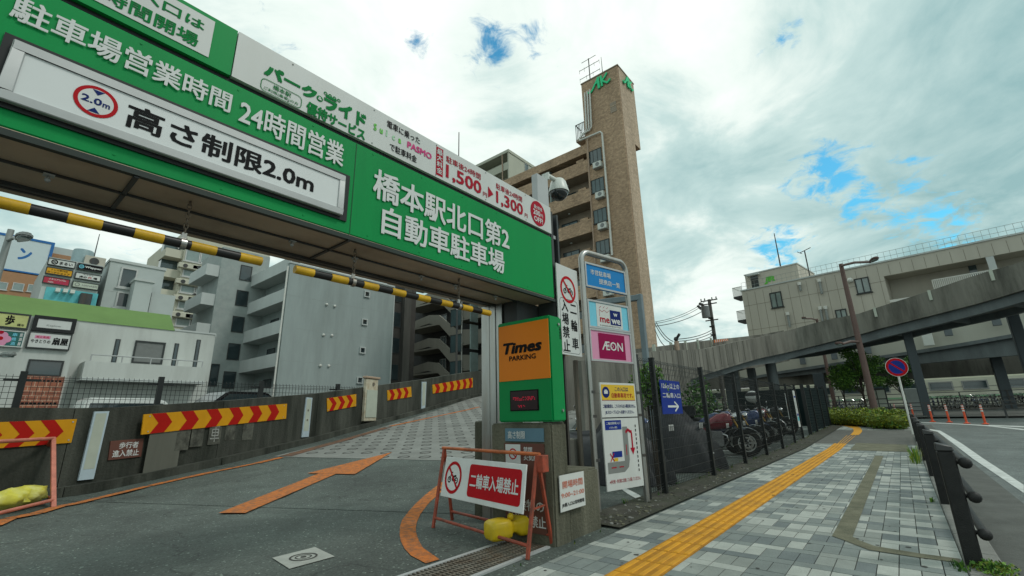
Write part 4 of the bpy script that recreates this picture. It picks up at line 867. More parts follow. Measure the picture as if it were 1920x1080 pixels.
# soffit
mb = MB(); mb.box(xl, xr, YG + .004, 3.376, ZB - .02, ZB + .0115, 'soffit'); part('soffit', mb, t, smooth=0)
mb = MB()
for y, h, w in ((2.93, .012, .014), (3.2, .022, .03), (3.27, .012, .02)): mb.box(xl, xr - .02, y, y + w, ZB - .02 - h, ZB - .0205, 'darksteel')
for x in (1.5, .35, -.6): mb.box(x, x + .02, YG + .01, 3.19, ZB - .032, ZB - .0206, 'darksteel')
part('soffit_rail', mb, t, smooth=0)
mb = MB(); mb.box(xl - .02, xr + .02, YG - .002, YG + .03, ZB - .024, ZB + .006, mat('edge_dark', (.02, .03, .025), .5)); part('drip_edge', mb, t, smooth=0)
# clamps on the soffit rail
for x in (.08, 1.25, 1.72, 2.35, 2.75, 3.3):
    mb = MB(); c = (x, 2.937, ZB - .045); mb.box(x - .02, x + .02, 2.92, 2.955, ZB - .04, ZB - .0335, 'alu'); mb.tube([(x, 2.937, ZB - .04), (x, 2.937, ZB - .075)], .005, 'steel', 6); mb.ball((x, 2.937, ZB - .06), .013, 'alu', 8)
    part('rail_clamp', mb, t)
mb = MB(); mb.box(3.6, 3.92, 3.12, 3.34, 0, ZB - .021, 'steel'); mb.box(3.596, 3.6, 3.2, 3.215, .01, ZB - .03, 'black'); ylg = -PlX(3.594).at(903, 720)[0]; mb.box(3.594, 3.63, 3.3, ylg, 0, ZB - .021, 'steel')
part('leg', mb, t, bevel=.006)
mb = MB(); mb.box(xl + .05, xl + .4, 2.9, 3.3, 0, ZB - .021, 'steel'); part('leg', mb, t, bevel=.006)
mb = MB(); mb.box(3.975, 4.02, 2.68, 2.9, 0, 3.26, 'darksteel'); mb.box(4.02, 4.1, 2.76, 2.79, .0, 3.26, 'darksteel'); mb.box(4.1, 4.13, 2.68, 2.9, 0, 3.26, 'darksteel')
mb.box(3.95, 4.13, 2.7, 2.88, 2.95, 2.99, 'alu'); part('side_column', mb, t, smooth=0)
mb = MB(); mb.box(3.62, 4.1, 2.92, 3.1, 1.9, ZB - .021, 'darksteel'); part('corner_bracket', mb, t, smooth=0)

# dome camera on its post
p = dep(1017, 365, 3.75)
pc = PlY(2.86); a0, a1, b0, b1 = pc.bb((1006, 330), (1029, 338), (1008, 392), (1028, 398))
t = thing('security_camera', 'white dome security camera on a square post above the price strip', 'security camera', (a0 + .07, 2.9, b0 - .05))
mb = MB(); mb.box(a0 + .02, a1 - .02, 2.86, 2.95, zt2 - .2, b1, 'alu'); part('post', mb, t, bevel=.006)
xp = a1 - .02; zc = pc.at(1045, 340)[1]; xc = pc.at(1052, 350)[0] 
mb = MB(); mb.box(xp, xp + .02, 2.85, 2.95, zc - .06, zc + .04, 'camw'); mb.tube([(xp + .02, 2.9, zc - .01), (xp + .06, 2.9, zc + .03), (xc, 2.9, zc + .045)], [.032, .03, .03], 'camw', 10); part('arm', mb, t)
mb = MB(); mb.lathe([(.03, .075), (.075, .065), (.1, .03), (.12, -.05), (.135, -.1), (.135, -.12)], 'camw', (xc, 2.9, zc)); part('housing', mb, t)
mb = MB(); mb.lathe([(.12, -.121), (.12, -.135), (.1, -.18), (.055, -.215), (.005, -.222)], glass_mat('dome_smoke', (.015, .018, .02), .05), (xc, 2.9, zc)); part('dome', mb, t)

# hazard bars on chains
def hazard_bar(x0, x1, n, chains, label, first):
    y, z, r = 2.80, 1.93, .0255
    t = thing('clearance_bar', label, 'clearance bar', ((x0 + x1) / 2, y, z), group='clearance bars hanging under the gate')
    mb = MB(); L_ = (x1 - x0) / n
    for i in range(n):
        m = 'yellow' if (i + first) % 2 == 0 else 'barblack'
        rr = r * (1.0 if m == 'barblack' else 1.05)
        mb.tube([(x0 + L_ * i, y, z), (x0 + L_ * (i + 1), y, z)], rr, m, 20)
    part('bar', mb, t)
    for x in chains:
        c = MB(); zz = z + .045; k = 0
        c.tube([(x - .013, y, z), (x + .013, y, z)], r * 1.24, 'steel', 20); c.box(x - .011, x + .011, y - .007, y + .007, z + .027, z + .062, 'steel')
        zz = z + .057
        while zz < ZB - .03:
            ax = (1, 0) if k % 2 else (0, 1)
            pts = [(x + ax[0] * .0095 * math.cos(u), y + ax[1] * .0095 * math.cos(u), zz + .016 + .019 * math.sin(u)) for u in np.linspace(0, 6.2832, 11)]
            c.tube(pts, .0032, 'rustpost', 5, caps=False); zz += .029; k += 1
        c.tube([(x, y, ZB - .045), (x, y, ZB - .021)], .007, 'rustpost', 6)
        part('chain', c, t)
x0b, x1b = PlY(2.8).at(552, 510)[0], PlY(2.8).at(918, 583)[0]
PB = PlY(2.8)
hazard_bar(x0b, x1b, 15, [PB.at(661, 533)[0], PB.at(860, 573)[0]], 'shorter clearance bar with black and yellow bands, ending at the steel gate leg', 0)
x1c = PB.at(490, 490)[0]; sg_ = (x1c - PB.at(54, 397)[0]) / 8; hazard_bar(x1c - sg_ * 23, x1c, 23, [PB.at(342, 460)[0], -.9], 'longer clearance bar with black and yellow bands, running out of frame', 0)

# ================================================================ CORNER PILLAR
PX = PlX(3.24); PY = PlY(2.28)
t = thing('corner_pillar', 'stained concrete corner pillar with a lower block beside it', 'pillar', (3.35, 2.5, 0))
mb = MB(); mb.box(3.24, 3.47, 2.28, 2.96, -.05, .935, 'concpale'); part('pillar', mb, t, bevel=.014, seg=2)
mb = MB(); mb.box(3.472, 4.0, 2.30, 2.75, -.05, .52, 'concpale'); part('low_block', mb, t, bevel=.018, seg=2)
mb = MB(); ybp = -PlX(3.7).at(889, 800)[0]; mb.box(3.7, 4.1, ylg - .05, ybp, -.05, .95, 'concpale'); tag(part('back_pillar', mb, None, bevel=.012), 'short concrete block behind the steel gate leg', 'pillar')
# parking box
t = thing('parking_sign_box', 'green sign box with an orange face on the concrete pillar', 'sign box', (3.33, 2.57, .94))
a0, a1, b0, b1 = PX.bb((935, 606), (935, 790), (1029, 596), (1030, 790)); b0 = .945; b1 = 1.86; dx = .17
mb = MB(); mb.box(3.24 - .0, 3.24 + dx + .03, -a1, -a0, b0, b1, 'boxgreen'); part('body', mb, t, bevel=.012, seg=2)
mb = MB(); mb.slab(PX, a0 + .02, a1 - .008, PX.at(940, 716)[1], b1 - .035, .001, .006, 'orange'); part('orange_panel', mb, t, smooth=0)
tx = MB(); D = .0085
oz0 = PX.at(940, 716)[1]; ow, oh = a1 - a0 - .028, b1 - .035 - oz0; ox = a0 + .02
tx.text('Times', PX, ox + ow * .1, ox + ow * .87, oz0 + oh * .47, oz0 + oh * .68, D, 'ink', .035, .22); tx.text('PARKING', PX, ox + ow * .22, ox + ow * .75, oz0 + oh * .345, oz0 + oh * .435, D, 'ink', .02)
part('lettering', tx, t, smooth=0)
a_, a2, c_, c2_ = PX.bb((959, 735), (959, 769), (1008, 733), (1008, 767)); mb = MB(); mb.slab(PX, a_ - .01, a2 + .01, c_ - .01, c2_ + .01, .001, .005, 'ink'); mb.slab(PX, a_, a2, c_, c2_, .001, .008, 'screen')
w, h = a2 - a_, c2_ - c_
for (u0, u1, v0, v1) in ((.1, .93, .5, .72), (.28, .6, .12, .24)):
    nx = int((u1 - u0) * 28); ny = 3
    for i in range(nx):
        for j in range(ny):
            if rng.rand() < .5: uu = a_ + w * (u0 + (u1 - u0) * i / nx); vv = c_ + h * (v0 + (v1 - v0) * j / ny); mb.rect(PX, uu, uu + w * .02, vv, vv + h * .05, .0095, 'led')
part('led_screen', mb, t, smooth=0)
mb = MB(); ps = PlY(2.27 if False else -a1 * -1)
ys = -a1; ps = PlY(ys)
for z in (b1 - .07, b0 + .09): mb.disc(ps, 3.38, z, .012, .0, .012, 'steel', 12)
part('bolt', mb, t); mb = MB()
for k in range(8): mb.slab(ps, 3.395, 3.43, b1 - .2 + k * .014, b1 - .2 + k * .014 + .006, .0, .003, 'ink')
part('vent', mb, t, smooth=0)
# plates on the pillar
mb = MB(); q = PX.bb((949, 806), (949, 827), (1020, 803), (1020, 826)); mb.slab(PX, *q, .003, .012, 'bluegrey'); w, h = q[1] - q[0], q[3] - q[2]
mb.text('高さ制限', PX, q[0] + w * .08, q[0] + w * .54, q[2] + h * .2, q[2] + h * .8, .0145, 'letter', .01)
tag(part('height_plate', mb, smooth=0), 'narrow blue grey plate on the pillar below the green box', 'sign')
mb = MB(); q = PX.bb((950, 834), (950, 990), (1021, 832), (1021, 985)); mb.slab(PX, *q, .003, .011, 'brownsign'); w, h = q[1] - q[0], q[3] - q[2]
mb.rect(PX, q[0] + w * .03, q[0] + w * .42, q[3] - h * .24, q[3] - h * .015, .0125, 'letter'); mb.ring(PX, q[0] + w * .225, q[3] - h * .13, .035, .046, .0135, 'red'); mb.line(PX, (q[0] + w * .15, q[3] - h * .09), (q[0] + w * .3, q[3] - h * .17), .009, .0137, 'red')
for i, s_ in enumerate(('禁煙', '火気厳禁')): mb.text(s_, PX, q[0] + w * .5, q[0] + w * (.72 if i == 0 else .97), q[3] - h * (.1 + .1 * i), q[3] - h * (.04 + .1 * i), .0125, 'letter', .01)
mb.text('危険物の', PX, q[0] + w * .1, q[0] + w * .95, q[2] + h * .23, q[2] + h * .36, .0125, 'letter', .012); mb.text('持込み禁止', PX, q[0] + w * .06, q[0] + w * .98, q[2] + h * .06, q[2] + h * .19, .0125, 'letter', .012)
tag(part('hazard_notice', mb, smooth=0), 'brown notice on the pillar, half hidden behind the white barricade board', 'sign')
P26 = PlY(2.27); mb = MB(); q = [P26.at(*p) for p in ((1050, 961), (1095, 946), (1092.5, 885.5), (1048, 892))]
a0, a1, b0, b1 = min(p[0] for p in q), max(p[0] for p in q), min(p[1] for p in q), max(p[1] for p in q)
mb.slab(P26, a0, a1, b0, b1, .003, .01, 'white'); w, h = a1 - a0, b1 - b0
mb.text('開場時間', P26, a0 + w * .1, a1 - w * .08, b0 + h * .62, b0 + h * .83, .012, mat('faded_red', (.55, .14, .08), .5), .008); mb.text('9:00~21:00', P26, a0 + w * .04, a1 - w * .04, b0 + h * .37, b0 + h * .5, .012, MATS['faded_red'], .008)
mb.text('JR側入口は常時開場', P26, a0 + w * .05, a1 - w * .05, b0 + h * .1, b0 + h * .23, .012, 'ink', .012)
tag(part('hours_notice', mb, smooth=0), 'white notice with red opening hours on the low concrete block', 'sign')

# ================================================================ BARRICADES
def icon_bike(mb, pl, ca, cb, r, d, m='ink'):
    """no-motorcycles pictogram of radius r"""
    mb.ring(pl, ca, cb, r * .8, r, d, 'red')
    for sx_ in (-.42, .42): mb.ring(pl, ca + sx_ * r, cb - r * .16, r * .125, r * .2, d, m, 20); mb.disc(pl, ca + sx_ * r, cb - r * .16, r * .045, d - .001, d, m, 8)
    L = lambda p, q, w: mb.line(pl, (ca + p[0] * r, cb + p[1] * r), (ca + q[0] * r, cb + q[1] * r), w * r, d + .0004, m)
    L((-.42, -.16), (-.22, .26), .06); L((-.22, .26), (-.08, .32), .06); L((-.26, .16), (.1, .0), .09); L((.0, .04), (.36, .12), .12); L((.42, -.16), (.1, -.1), .07)
    mb.flat(pl, [(ca + x * r, cb + y * r) for x, y in ((-.14, .1), (.16, .02), (.2, -.16), (.04, -.26), (-.1, -.18))], d + .0006, m)
    mb.line(pl, (ca - r * .6, cb + r * .6), (ca + r * .6, cb - r * .6), r * .15, d + .0016, 'red')
fl, fr = g(812, 990), g(989, 1050); bl_, br_ = g(848, 975), g(1036, 1024)
fl, fr, bl_, br_ = [np.array([p[0], p[1], 0.0]) for p in (fl, fr, bl_, br_)]
u = fr - fl; u /= np.linalg.norm(u); mid_l, mid_r = (fl + bl_) / 2, (fr + br_) / 2
cross = np.array([u[1], -u[0], 0]);  cross *= np.sign(cross @ (bl_ - fl))
pl_v = Pl2(mid_l[:2], mid_r[:2]); zt_l = pl_v.at(838, 833)[1]; zt_r = pl_v.at(1018, 862)[1]; zz = (zt_l + zt_r) / 2
tl_, tr_ = mid_l + np.array([0, 0, zz]), mid_r + np.array([0, 0, zz])
t = thing('sign_barricade', 'red steel barricade holding a white no motorcycles board', 'barricade', ((fl + br_) / 2))
def leg(a, b): mb = MB(); mb.bar(a, b, .026, .026, 'barr'); part('leg', mb, t, bevel=.003)
for a, b in ((fl, tl_), (fr, tr_), (bl_, tl_), (br_, tr_)): leg(a + np.array([0, 0, .0]), b)
mb = MB(); mb.tube([tl_ - u * .03, tr_ + u * .03], .015, mat('barricade_orange', (.5, .13, .04), .5, vary=.2, scale=9, dirt=(.2, .06, .03), dscale=8, damt=.6), 10); part('top_rail', mb, t)
lo = lambda a, b, h: a + (b - a) * h
mb = MB(); mb.tube([lo(fl, tl_, .12), lo(fr, tr_, .12)], .013, 'barr', 8); part('lower_rail', mb, t)
mb = MB(); mb.tube([lo(bl_, tl_, .12), lo(br_, tr_, .12)], .013, 'barr', 8); part('lower_rail', mb, t)
mb = MB(); mb.bar(lo(fl, tl_, .45), lo(bl_, tl_, .45), .012, .012, 'barr'); mb.bar(lo(fr, tr_, .45), lo(br_, tr_, .45), .012, .012, 'barr'); part('side_brace', mb, t, smooth=0)
mb = MB(); q = tr_ + u * .03; mb.box(q[0] - .03, q[0] + .05, q[1] - .05, q[1] + .01, q[2] - .13, q[2] - .005, 'barr'); part('hinge_plate', mb, t, bevel=.004)
nv = np.cross(u, [0, 0, 1.0]); up_ = (tl_ + tr_) / 2 - (fl + fr) / 2; up_ /= np.linalg.norm(up_)
bp_ = Pl(fl, u, up_)
if bp_.n @ (np.array([0, 0, 1.0]) - fl) < 0: bp_.n = -bp_.n
q = [bp_.at(*p) for p in ((838, 912), (992, 951), (1005, 862), (852, 836))]
a0 = (q[0][0] + q[3][0]) / 2; a1 = (q[1][0] + q[2][0]) / 2; b0 = (q[0][1] + q[1][1]) / 2; b1 = (q[2][1] + q[3][1]) / 2
mb = MB(); mb.slab(bp_, a0, a1, b0, b1, .018, .03, mat('board_white', (.66, .67, .66), .4, vary=.03, scale=2, dirt=(.42, .4, .36), dscale=3, damt=.35)); bo = part('board', mb, t, bevel=.003)
tx = MB(); w, h = a1 - a0, b1 - b0; r_ = h * .4; ca = a0 + r_ * 1.25; icon_bike(tx, bp_, ca, (b0 + b1) / 2, r_, .032)
tx.rrect(bp_, a0 + w * .36, a1 - w * .035, b0 + h * .12, b1 - h * .12, h * .09, .0315, 'red'); tx.text('二輪車入場禁止', bp_, a0 + w * .385, a1 - w * .06, b0 + h * .33, b0 + h * .67, .033, 'letter', .02)
part('lettering', tx, bo, smooth=0)
# yellow water weight lying over the lower rails : two bulging blocks with a waist
def weight(mb, p, q, r, m):
    p, q = np.array(p, float), np.array(q, float); ax = q - p; L_ = np.linalg.norm(ax); ax /= L_; sd = np.cross(ax, [0, 0, 1.0]); sd /= np.linalg.norm(sd); up = np.cross(sd, ax)
    prof = [(0, .72), (.03, .95), (.1, 1.04), (.3, 1.06), (.4, .98), (.45, .66), (.5, .58), (.55, .66), (.6, .98), (.7, 1.05), (.9, 1.03), (.97, .94), (1, .7)]
    n = 20; vs = []; fs = []
    for u_, s_ in prof:
        for k in range(n):
            th = 6.28319 * k / n; c, s2 = math.cos(th), math.sin(th); e = (abs(c) ** 7 + abs(s2) ** 7) ** (-1 / 7)
            vs.append(p + ax * L_ * u_ + sd * c * e * r * s_ + up * s2 * e * r * s_ * .82)
    for i in range(len(prof) - 1):
        for k in range(n): j = (k + 1) % n; fs.append((i * n + k, i * n + j, (i + 1) * n + j, (i + 1) * n + k))
    fs += [tuple(range(n - 1, -1, -1)), tuple((len(prof) - 1) * n + k for k in range(n))]
    mb.add(vs, fs, m)
wa, wb = hit(915, 1003, lambda a, b: .11), hit(985, 996, lambda a, b: .13)
mb = MB(); wa = lo(fl, fr, .66) + np.array([-.02, 0, .115]); wb = lo(bl_, br_, .80) + np.array([.06, -.02, .13])
weight(mb, wa, wb, .085, 'wyellow'); mb.ball(tuple((wa + wb) / 2 + np.array([-.01, .0, .075])), .03, 'wyellow', 10)
tag(part('barricade_weight', mb, smooth=60), 'bright yellow water weight laid over the lower rails of the white board barricade', 'weight')
mb = MB(); mb.ball((4.35, 4.1, .06), .13, 'kerb', 10, 1.1, .8, .7); tag(part('concrete_lump', mb), 'small pale concrete lump on the ground behind the white board barricade', 'concrete lump')

A = g(100, 953); B_ = g(47, 925); r = ray(100, 822); r /= np.linalg.norm(r[:2]); TP = np.array([0, 0, EYE]) + r * (np.linalg.norm((A[:2] + B_[:2]) / 2) - .1); z1 = TP[2]
Bq = gz(0, 966, .08); dr = np.array([Bq[0] - A[0], Bq[1] - A[1]]); dr /= np.linalg.norm(dr); dL = 1.3
A2, B2, T2 = A[:2], B_[:2], TP[:2]; bk = B2 - A2
t = thing('plain_barricade', 'faded pink steel barricade frame without a board by the ramp wall', 'barricade', (A[0], A[1], 0))
V3 = lambda q, z: (float(q[0]), float(q[1]), z)
mb = MB(); mb.tube([V3(T2 - dr * .02, z1), V3(T2 + dr * dL, z1)], .024, 'barrp', 10); part('top_rail', mb, t)
for e in (0, dL):
    mb = MB(); mb.bar(V3(A2 + dr * e, 0), V3(T2 + dr * e, z1), .05, .05, 'barrp'); part('leg', mb, t, bevel=.004)
    mb = MB(); mb.bar(V3(B2 + dr * e, 0), V3(T2 + dr * (e + .03), z1 - .03), .06, .035, 'barr'); part('leg', mb, t, bevel=.004)
mb = MB(); mb.tube([V3(A2 + (T2 - A2) * .1, .09), V3(A2 + (T2 - A2) * .1 + dr * dL, .09)], .02, 'barrp', 8); part('lower_rail', mb, t)
mb = MB(); mb.tube([V3(B2 + (T2 - B2) * .1, .09), V3(B2 + (T2 - B2) * .1 + dr * dL, .09)], .018, 'barr', 8); part('lower_rail', mb, t)
mb = MB(); mb.tube([V3(A2 + (T2 - A2) * .1, .09), V3(B2 + (T2 - B2) * .1, .09)], .018, 'barr', 8); part('side_brace', mb, t, smooth=0)
mb = MB(); s0 = A2 + bk * .3 + dr * .06; s1 = s0 + dr * .95
vs = []; fs = []; n = 16; K = 14
for i in range(K + 1):
    u_ = i / K; c = s0 + (s1 - s0) * u_; env = max(.25, min(1, math.sin(math.pi * min(max(u_, .02), .98)) * 1.7))
    for k in range(n):
        th = 6.28319 * k / n; wob = 1 + .13 * math.sin(5 * th + i * 1.3) + .08 * math.sin(9 * th + i * 2.1)
        vs.append((c[0] - dr[1] * .17 * env * wob * math.cos(th), c[1] + dr[0] * .17 * env * wob * math.cos(th), .15 + .115 * env * wob * math.sin(th)))
for i in range(K):
    for k in range(n): j = (k + 1) % n; fs.append((i * n + k, i * n + j, (i + 1) * n + j, (i + 1) * n + k))
fs += [tuple(range(n)), tuple(K * n + k for k in reversed(range(n)))]
mb.add(vs, fs, 'wpale'); tag(part('sand_bag', mb, smooth=60), 'dull yellow weight bag slumped over the pink barricade rails at the left edge', 'sand bag')

# ================================================================ SIGN STAND, TALL NOTICE, MESH FENCE
S0, S1 = g(1122, 965), g(1214, 945); SP = Pl2(S0[:2], S1[:2]); W_ = float(np.linalg.norm((S1 - S0)[:2]))
SP.o = np.array([S0[0], S0[1], 0.0]); ztop = SP.at(1086, 470)[1]; ztop2 = SP.at(1170, 510)[1]; ztop = (ztop * .6 + ztop2 * .4) + .05
t = thing('sign_stand', 'stainless arch stand carrying the shop discount boards and a route map', 'sign stand', (S0[0], S0[1], 0))
mb = MB(); r_ = .12; pts = [SP.pt(0, -.05), SP.pt(0, ztop - r_)] + [SP.pt(r_ - r_ * math.cos(u_), ztop - r_ + r_ * math.sin(u_)) for u_ in np.linspace(.2, 1.57, 6)]
pts += [SP.pt(W_ - r_ + r_ * math.sin(u_), ztop - r_ + r_ * math.cos(u_)) for u_ in np.linspace(0, 1.4, 6)] + [SP.pt(W_, ztop - r_), SP.pt(W_, -.05)]
mb.tube(pts, .034, 'steel', 14); part('frame', mb, t)
def sbox(TL, TR, BL, BR): q = [SP.at(*p) for p in (TL, TR, BL, BR)]; return ((q[0][0] + q[2][0]) / 2, (q[1][0] + q[3][0]) / 2, (q[2][1] + q[3][1]) / 2, (q[0][1] + q[1][1]) / 2)
e0, e1 = .036, W_ - .036
_, _, b0, b1 = sbox((1099, 488.5), (1166, 513), (1102.7, 535), (1166.7, 555.7))
def board(name, b0, b1, m, fr='alu'):
    mb = MB(); mb.slab(SP, e0, e1, b0, b1, -.015, .012, m); f = part(name, mb, t, smooth=0)
    k = MB(); k.frame(SP, e0, e1, b0, b1, .022, .0125, .022, fr); part('frame', k, f, smooth=0); return f
f = board('discount_board', b0, b1, 'skyblue'); tx = MB(); h = b1 - b0; w = e1 - e0
tx.text('市営駐車場', SP, e0 + w * .13, e0 + w * .62, b0 + h * .54, b0 + h * .76, .0145, 'letter', .01); tx.text('提携店一覧', SP, e0 + w * .32, e0 + w * .84, b0 + h * .22, b0 + h * .44, .0145, 'letter', .01); part('lettering', tx, f, smooth=0)
_, _, c0, c1q = sbox((1101.5, 558), (1174, 578), (1105.5, 611.5), (1177, 627))
f = board('shop_board', c0, c1q, 'cyan'); tx = MB(); h = c1q - c0; tx.rect(SP, e0 + w * .2, e0 + w * .82, c0 + h * .08, c0 + h * .92, .0145, 'white')
tx.rect(SP, e0 + w * .52, e0 + w * .78, c0 + h * .2, c0 + h * .74, .016, 'navy'); tx.text('me', SP, e0 + w * .27, e0 + w * .5, c0 + h * .24, c0 + h * .42, .016, 'price', .02); tx.text('we', SP, e0 + w * .54, e0 + w * .76, c0 + h * .24, c0 + h * .42, .0175, 'letter', .02)
tx.text('w', SP, e0 + w * .6, e0 + w * .7, c0 + h * .52, c0 + h * .64, .0175, 'letter', .02)
for (p_, q_) in (((.27, .46), (.27, .7)), ((.27, .7), (.33, .62)), ((.33, .62), (.39, .7)), ((.39, .7), (.45, .62)), ((.45, .62), (.5, .7)), ((.27, .76), (.32, .82)), ((.36, .76), (.4, .84)), ((.44, .76), (.48, .82))):
    tx.line(SP, (e0 + w * p_[0], c0 + h * p_[1]), (e0 + w * q_[0], c0 + h * q_[1]), .005, .016, 'price')
tx.text('HASHIMOTO', SP, e0 + w * .27, e0 + w * .76, c0 + h * .115, c0 + h * .16, .016, 'ink', .0); part('lettering', tx, f, smooth=0)
_, _, d0, d1 = sbox((1105, 611.5), (1178, 628), (1109.6, 674), (1181, 685)); d1 = c0 - .004
f = board('supermarket_board', d0, d1, 'pinkp'); tx = MB(); h = d1 - d0; tx.rect(SP, e0 + w * .2, e0 + w * .83, d0 + h * .1, d0 + h * .88, .0145, 'magenta')
tx.text('ÆON', SP, e0 + w * .27, e0 + w * .77, d0 + h * .36, d0 + h * .64, .016, 'letter', .012); tx.ring(SP, e0 + w * .47, d0 + h * .5, .05, .056, .0162, 'letter', 24, .42); part('lettering', tx, f, smooth=0)
q = [SP.at(*p) for p in ((1117.8, 715), (1184, 722), (1200, 906), (1132, 925))]; m0 = (q[0][0] + q[3][0]) / 2; m1 = (q[1][0] + q[2][0]) / 2; n0 = (q[2][1] + q[3][1]) / 2; n1 = (q[0][1] + q[1][1]) / 2
mb = MB(); mb.slab(SP, m0, m1, n0, n1, .036, .05, 'white'); mp_ = part('route_board', mb, t, smooth=0)
tx = MB(); w, h = m1 - m0, n1 - n0; X_ = lambda u_: m0 + w * u_; Z_ = lambda v: n0 + h * v; D = .0525
tx.rect(SP, X_(.03), X_(.97), Z_(.83), Z_(.98), D - .001, 'signyel'); tx.disc(SP, X_(.15), Z_(.905), w * .1, D - .001, D, 'navy', 24); tx.rect(SP, X_(.1), X_(.2), Z_(.89), Z_(.92), D + .001, 'letter'); tx.rect(SP, X_(.12), X_(.18), Z_(.915), Z_(.93), D + .001, 'letter')
tx.text('この入口は', SP, X_(.4), X_(.78), Z_(.915), Z_(.96), D, 'navy', .012); tx.text('自動車専用です。', SP, X_(.3), X_(.92), Z_(.85), Z_(.9), D, 'price', .012)
tx.rect(SP, X_(.03), X_(.97), Z_(.825), Z_(.829), D, 'price')
tx.text('二輪自動車は、こちらからは入場出来ません。', SP, X_(.04), X_(.96), Z_(.752), Z_(.79), D, 'navy', .012); tx.text('JRスロープ入口へお廻りください。', SP, X_(.1), X_(.9), Z_(.69), Z_(.73), D, 'navy', .012); tx.rect(SP, X_(0), X_(1), Z_(.655), Z_(.664), D, 'ink')
tx.rect(SP, X_(.06), X_(.5), Z_(.545), Z_(.635), D - .001, 'bluesign'); tx.text('二輪自動車入口', SP, X_(.09), X_(.47), Z_(.595), Z_(.62), D, 'letter', .008); tx.text('(125cc超)', SP, X_(.17), X_(.38), Z_(.555), Z_(.578), D, 'letter', .004)
tx.flat(SP, [(X_(.06), Z_(.15)), (X_(.5), Z_(.15)), (X_(.62), Z_(.19)), (X_(.66), Z_(.26)), (X_(.66), Z_(.57)), (X_(.52), Z_(.57)), (X_(.52), Z_(.25)), (X_(.06), Z_(.25))], D - .001, 'signgrey')
tx.line(SP, (X_(.15), Z_(.2)), (X_(.28), Z_(.2)), .012, D, 'price'); tx.line(SP, (X_(.36), Z_(.2)), (X_(.48), Z_(.2)), .012, D, 'price'); tx.line(SP, (X_(.59), Z_(.3)), (X_(.59), Z_(.4)), .012, D, 'price')
for i in range(6): tx.line(SP, (X_(.6 + .03 * i), Z_(.52 + (.02 if i in (2, 3) else .0))), (X_(.63 + .03 * i), Z_(.52 + (.02 if i in (1, 2) else .0))), .03, D, 'price')
tx.line(SP, (X_(.77), Z_(.51)), (X_(.77), Z_(.36)), .024, D, 'price'); tx.flat(SP, [(X_(.7), Z_(.365)), (X_(.84), Z_(.365)), (X_(.77), Z_(.3))], D + .0005, 'price')
for i in range(11): tx.rect(SP, X_(.885), X_(.91), Z_(.56 - i * .042), Z_(.585 - i * .042), D, 'ink')
tx.rect(SP, X_(.2), X_(.46), Z_(.29), Z_(.345), D, 'bluesign'); tx.rect(SP, X_(.24), X_(.34), Z_(.255), Z_(.285), D, 'signyel'); tx.line(SP, (X_(.14), Z_(.255)), (X_(.24), Z_(.33)), .011, D + .001, 'red'); tx.line(SP, (X_(.14), Z_(.33)), (X_(.24), Z_(.255)), .011, D + .001, 'red')
tx.text('※歩行者・歩行者に注意して入場してください。', SP, X_(.08), X_(.92), Z_(.06), Z_(.095), D, 'price', .006); part('lettering', tx, mp_, smooth=0)
mb = MB()
for z in (n1 - .12, n0 + .3, n0 + .75): mb.slab(SP, -.01, .045, z, z + .03, .03, .037, 'darksteel'); mb.slab(SP, W_ - .045, W_ + .01, z, z + .03, .03, .037, 'darksteel')
part('clip', mb, t, smooth=0)
# tall notice on the side column
VP_ = PlY(2.655); a0, a1, b0, b1 = VP_.bb((1044, 497), (1084, 512), (1041, 660), (1081, 668)); b0 = VP_.at(1080, 668)[1]; b1 = VP_.at(1065, 503)[1]; a0 = VP_.at(1044, 560)[0]; a1 = VP_.at(1083, 560)[0]
t = thing('tall_notice', 'tall narrow white no motorcycles notice fixed to the gate column', 'sign', (a0, 2.65, b0))
mb = MB(); mb.slab(VP_, a0, a1, b0, b1, .0, .012, 'white'); part('panel', mb, t, smooth=0)
tx = MB(); w, h = a1 - a0, b1 - b0; icon_bike(tx, VP_, (a0 + a1) / 2, b1 - w * .62, w * .36, .0145); tx.rrect(VP_, a0 + w * .08, a1 - w * .08, b0 + h * .02, b0 + h * .62, w * .1, .0135, 'ink', .004)
for i, c in enumerate('二輪車'): tx.text(c, VP_, a0 + w * .55, a0 + w * .85, b0 + h * (.6 - .2 * i) - w * .3, b0 + h * (.6 - .2 * i) - (w * .0 if c != '二' else w * .06), .0145, 'ink', .015)
for i, c in enumerate('入場禁止'): tx.text(c, VP_, a0 + w * .15, a0 + w * .45, b0 + h * (.6 - .145 * i) - w * .3, b0 + h * (.6 - .145 * i), .0145, 'ink', .015)
part('lettering', tx, t, smooth=0)

def mesh_wires(mb, x0, x1, y0, y1, z0, z1, px=.055, pz=.13, r=.0024, bend=True):
    """welded wire panel between two posts"""
    L_ = math.hypot(x1 - x0, y1 - y0); ux, uy = (x1 - x0) / L_, (y1 - y0) / L_; n = int(L_ / px)
    def bx(ax, ay, az, bx_, by, bz, w):
        mb.bar((ax, ay, az), (bx_, by, bz), w, w, 'fence')
    for i in range(n + 1):
        x, y = x0 + ux * L_ * i / n, y0 + uy * L_ * i / n
        bx(x, y, z0, x, y, z1, r * 2)
        if bend: bx(x, y, z1, x - uy * .04, y + ux * .04, z1 + .05, r * 2)
    z = z0 + .03
    zs = []
    while z < z1: zs.append(z); z += pz
    zs += [z1, z0, z0 + .06, z1 - .06]
    for z in zs: bx(x0, y0 - .004, z, x1, y1 - .004, z, r * 2.2)
mb = MB(); mesh_wires(mb, 4.16, 4.5, 2.95, 2.95, .72, 1.56, .05, .1, .002); tag(part('mesh_gate_panel', mb, smooth=0), 'narrow black mesh panel between the gate column and the sign stand', 'mesh panel')
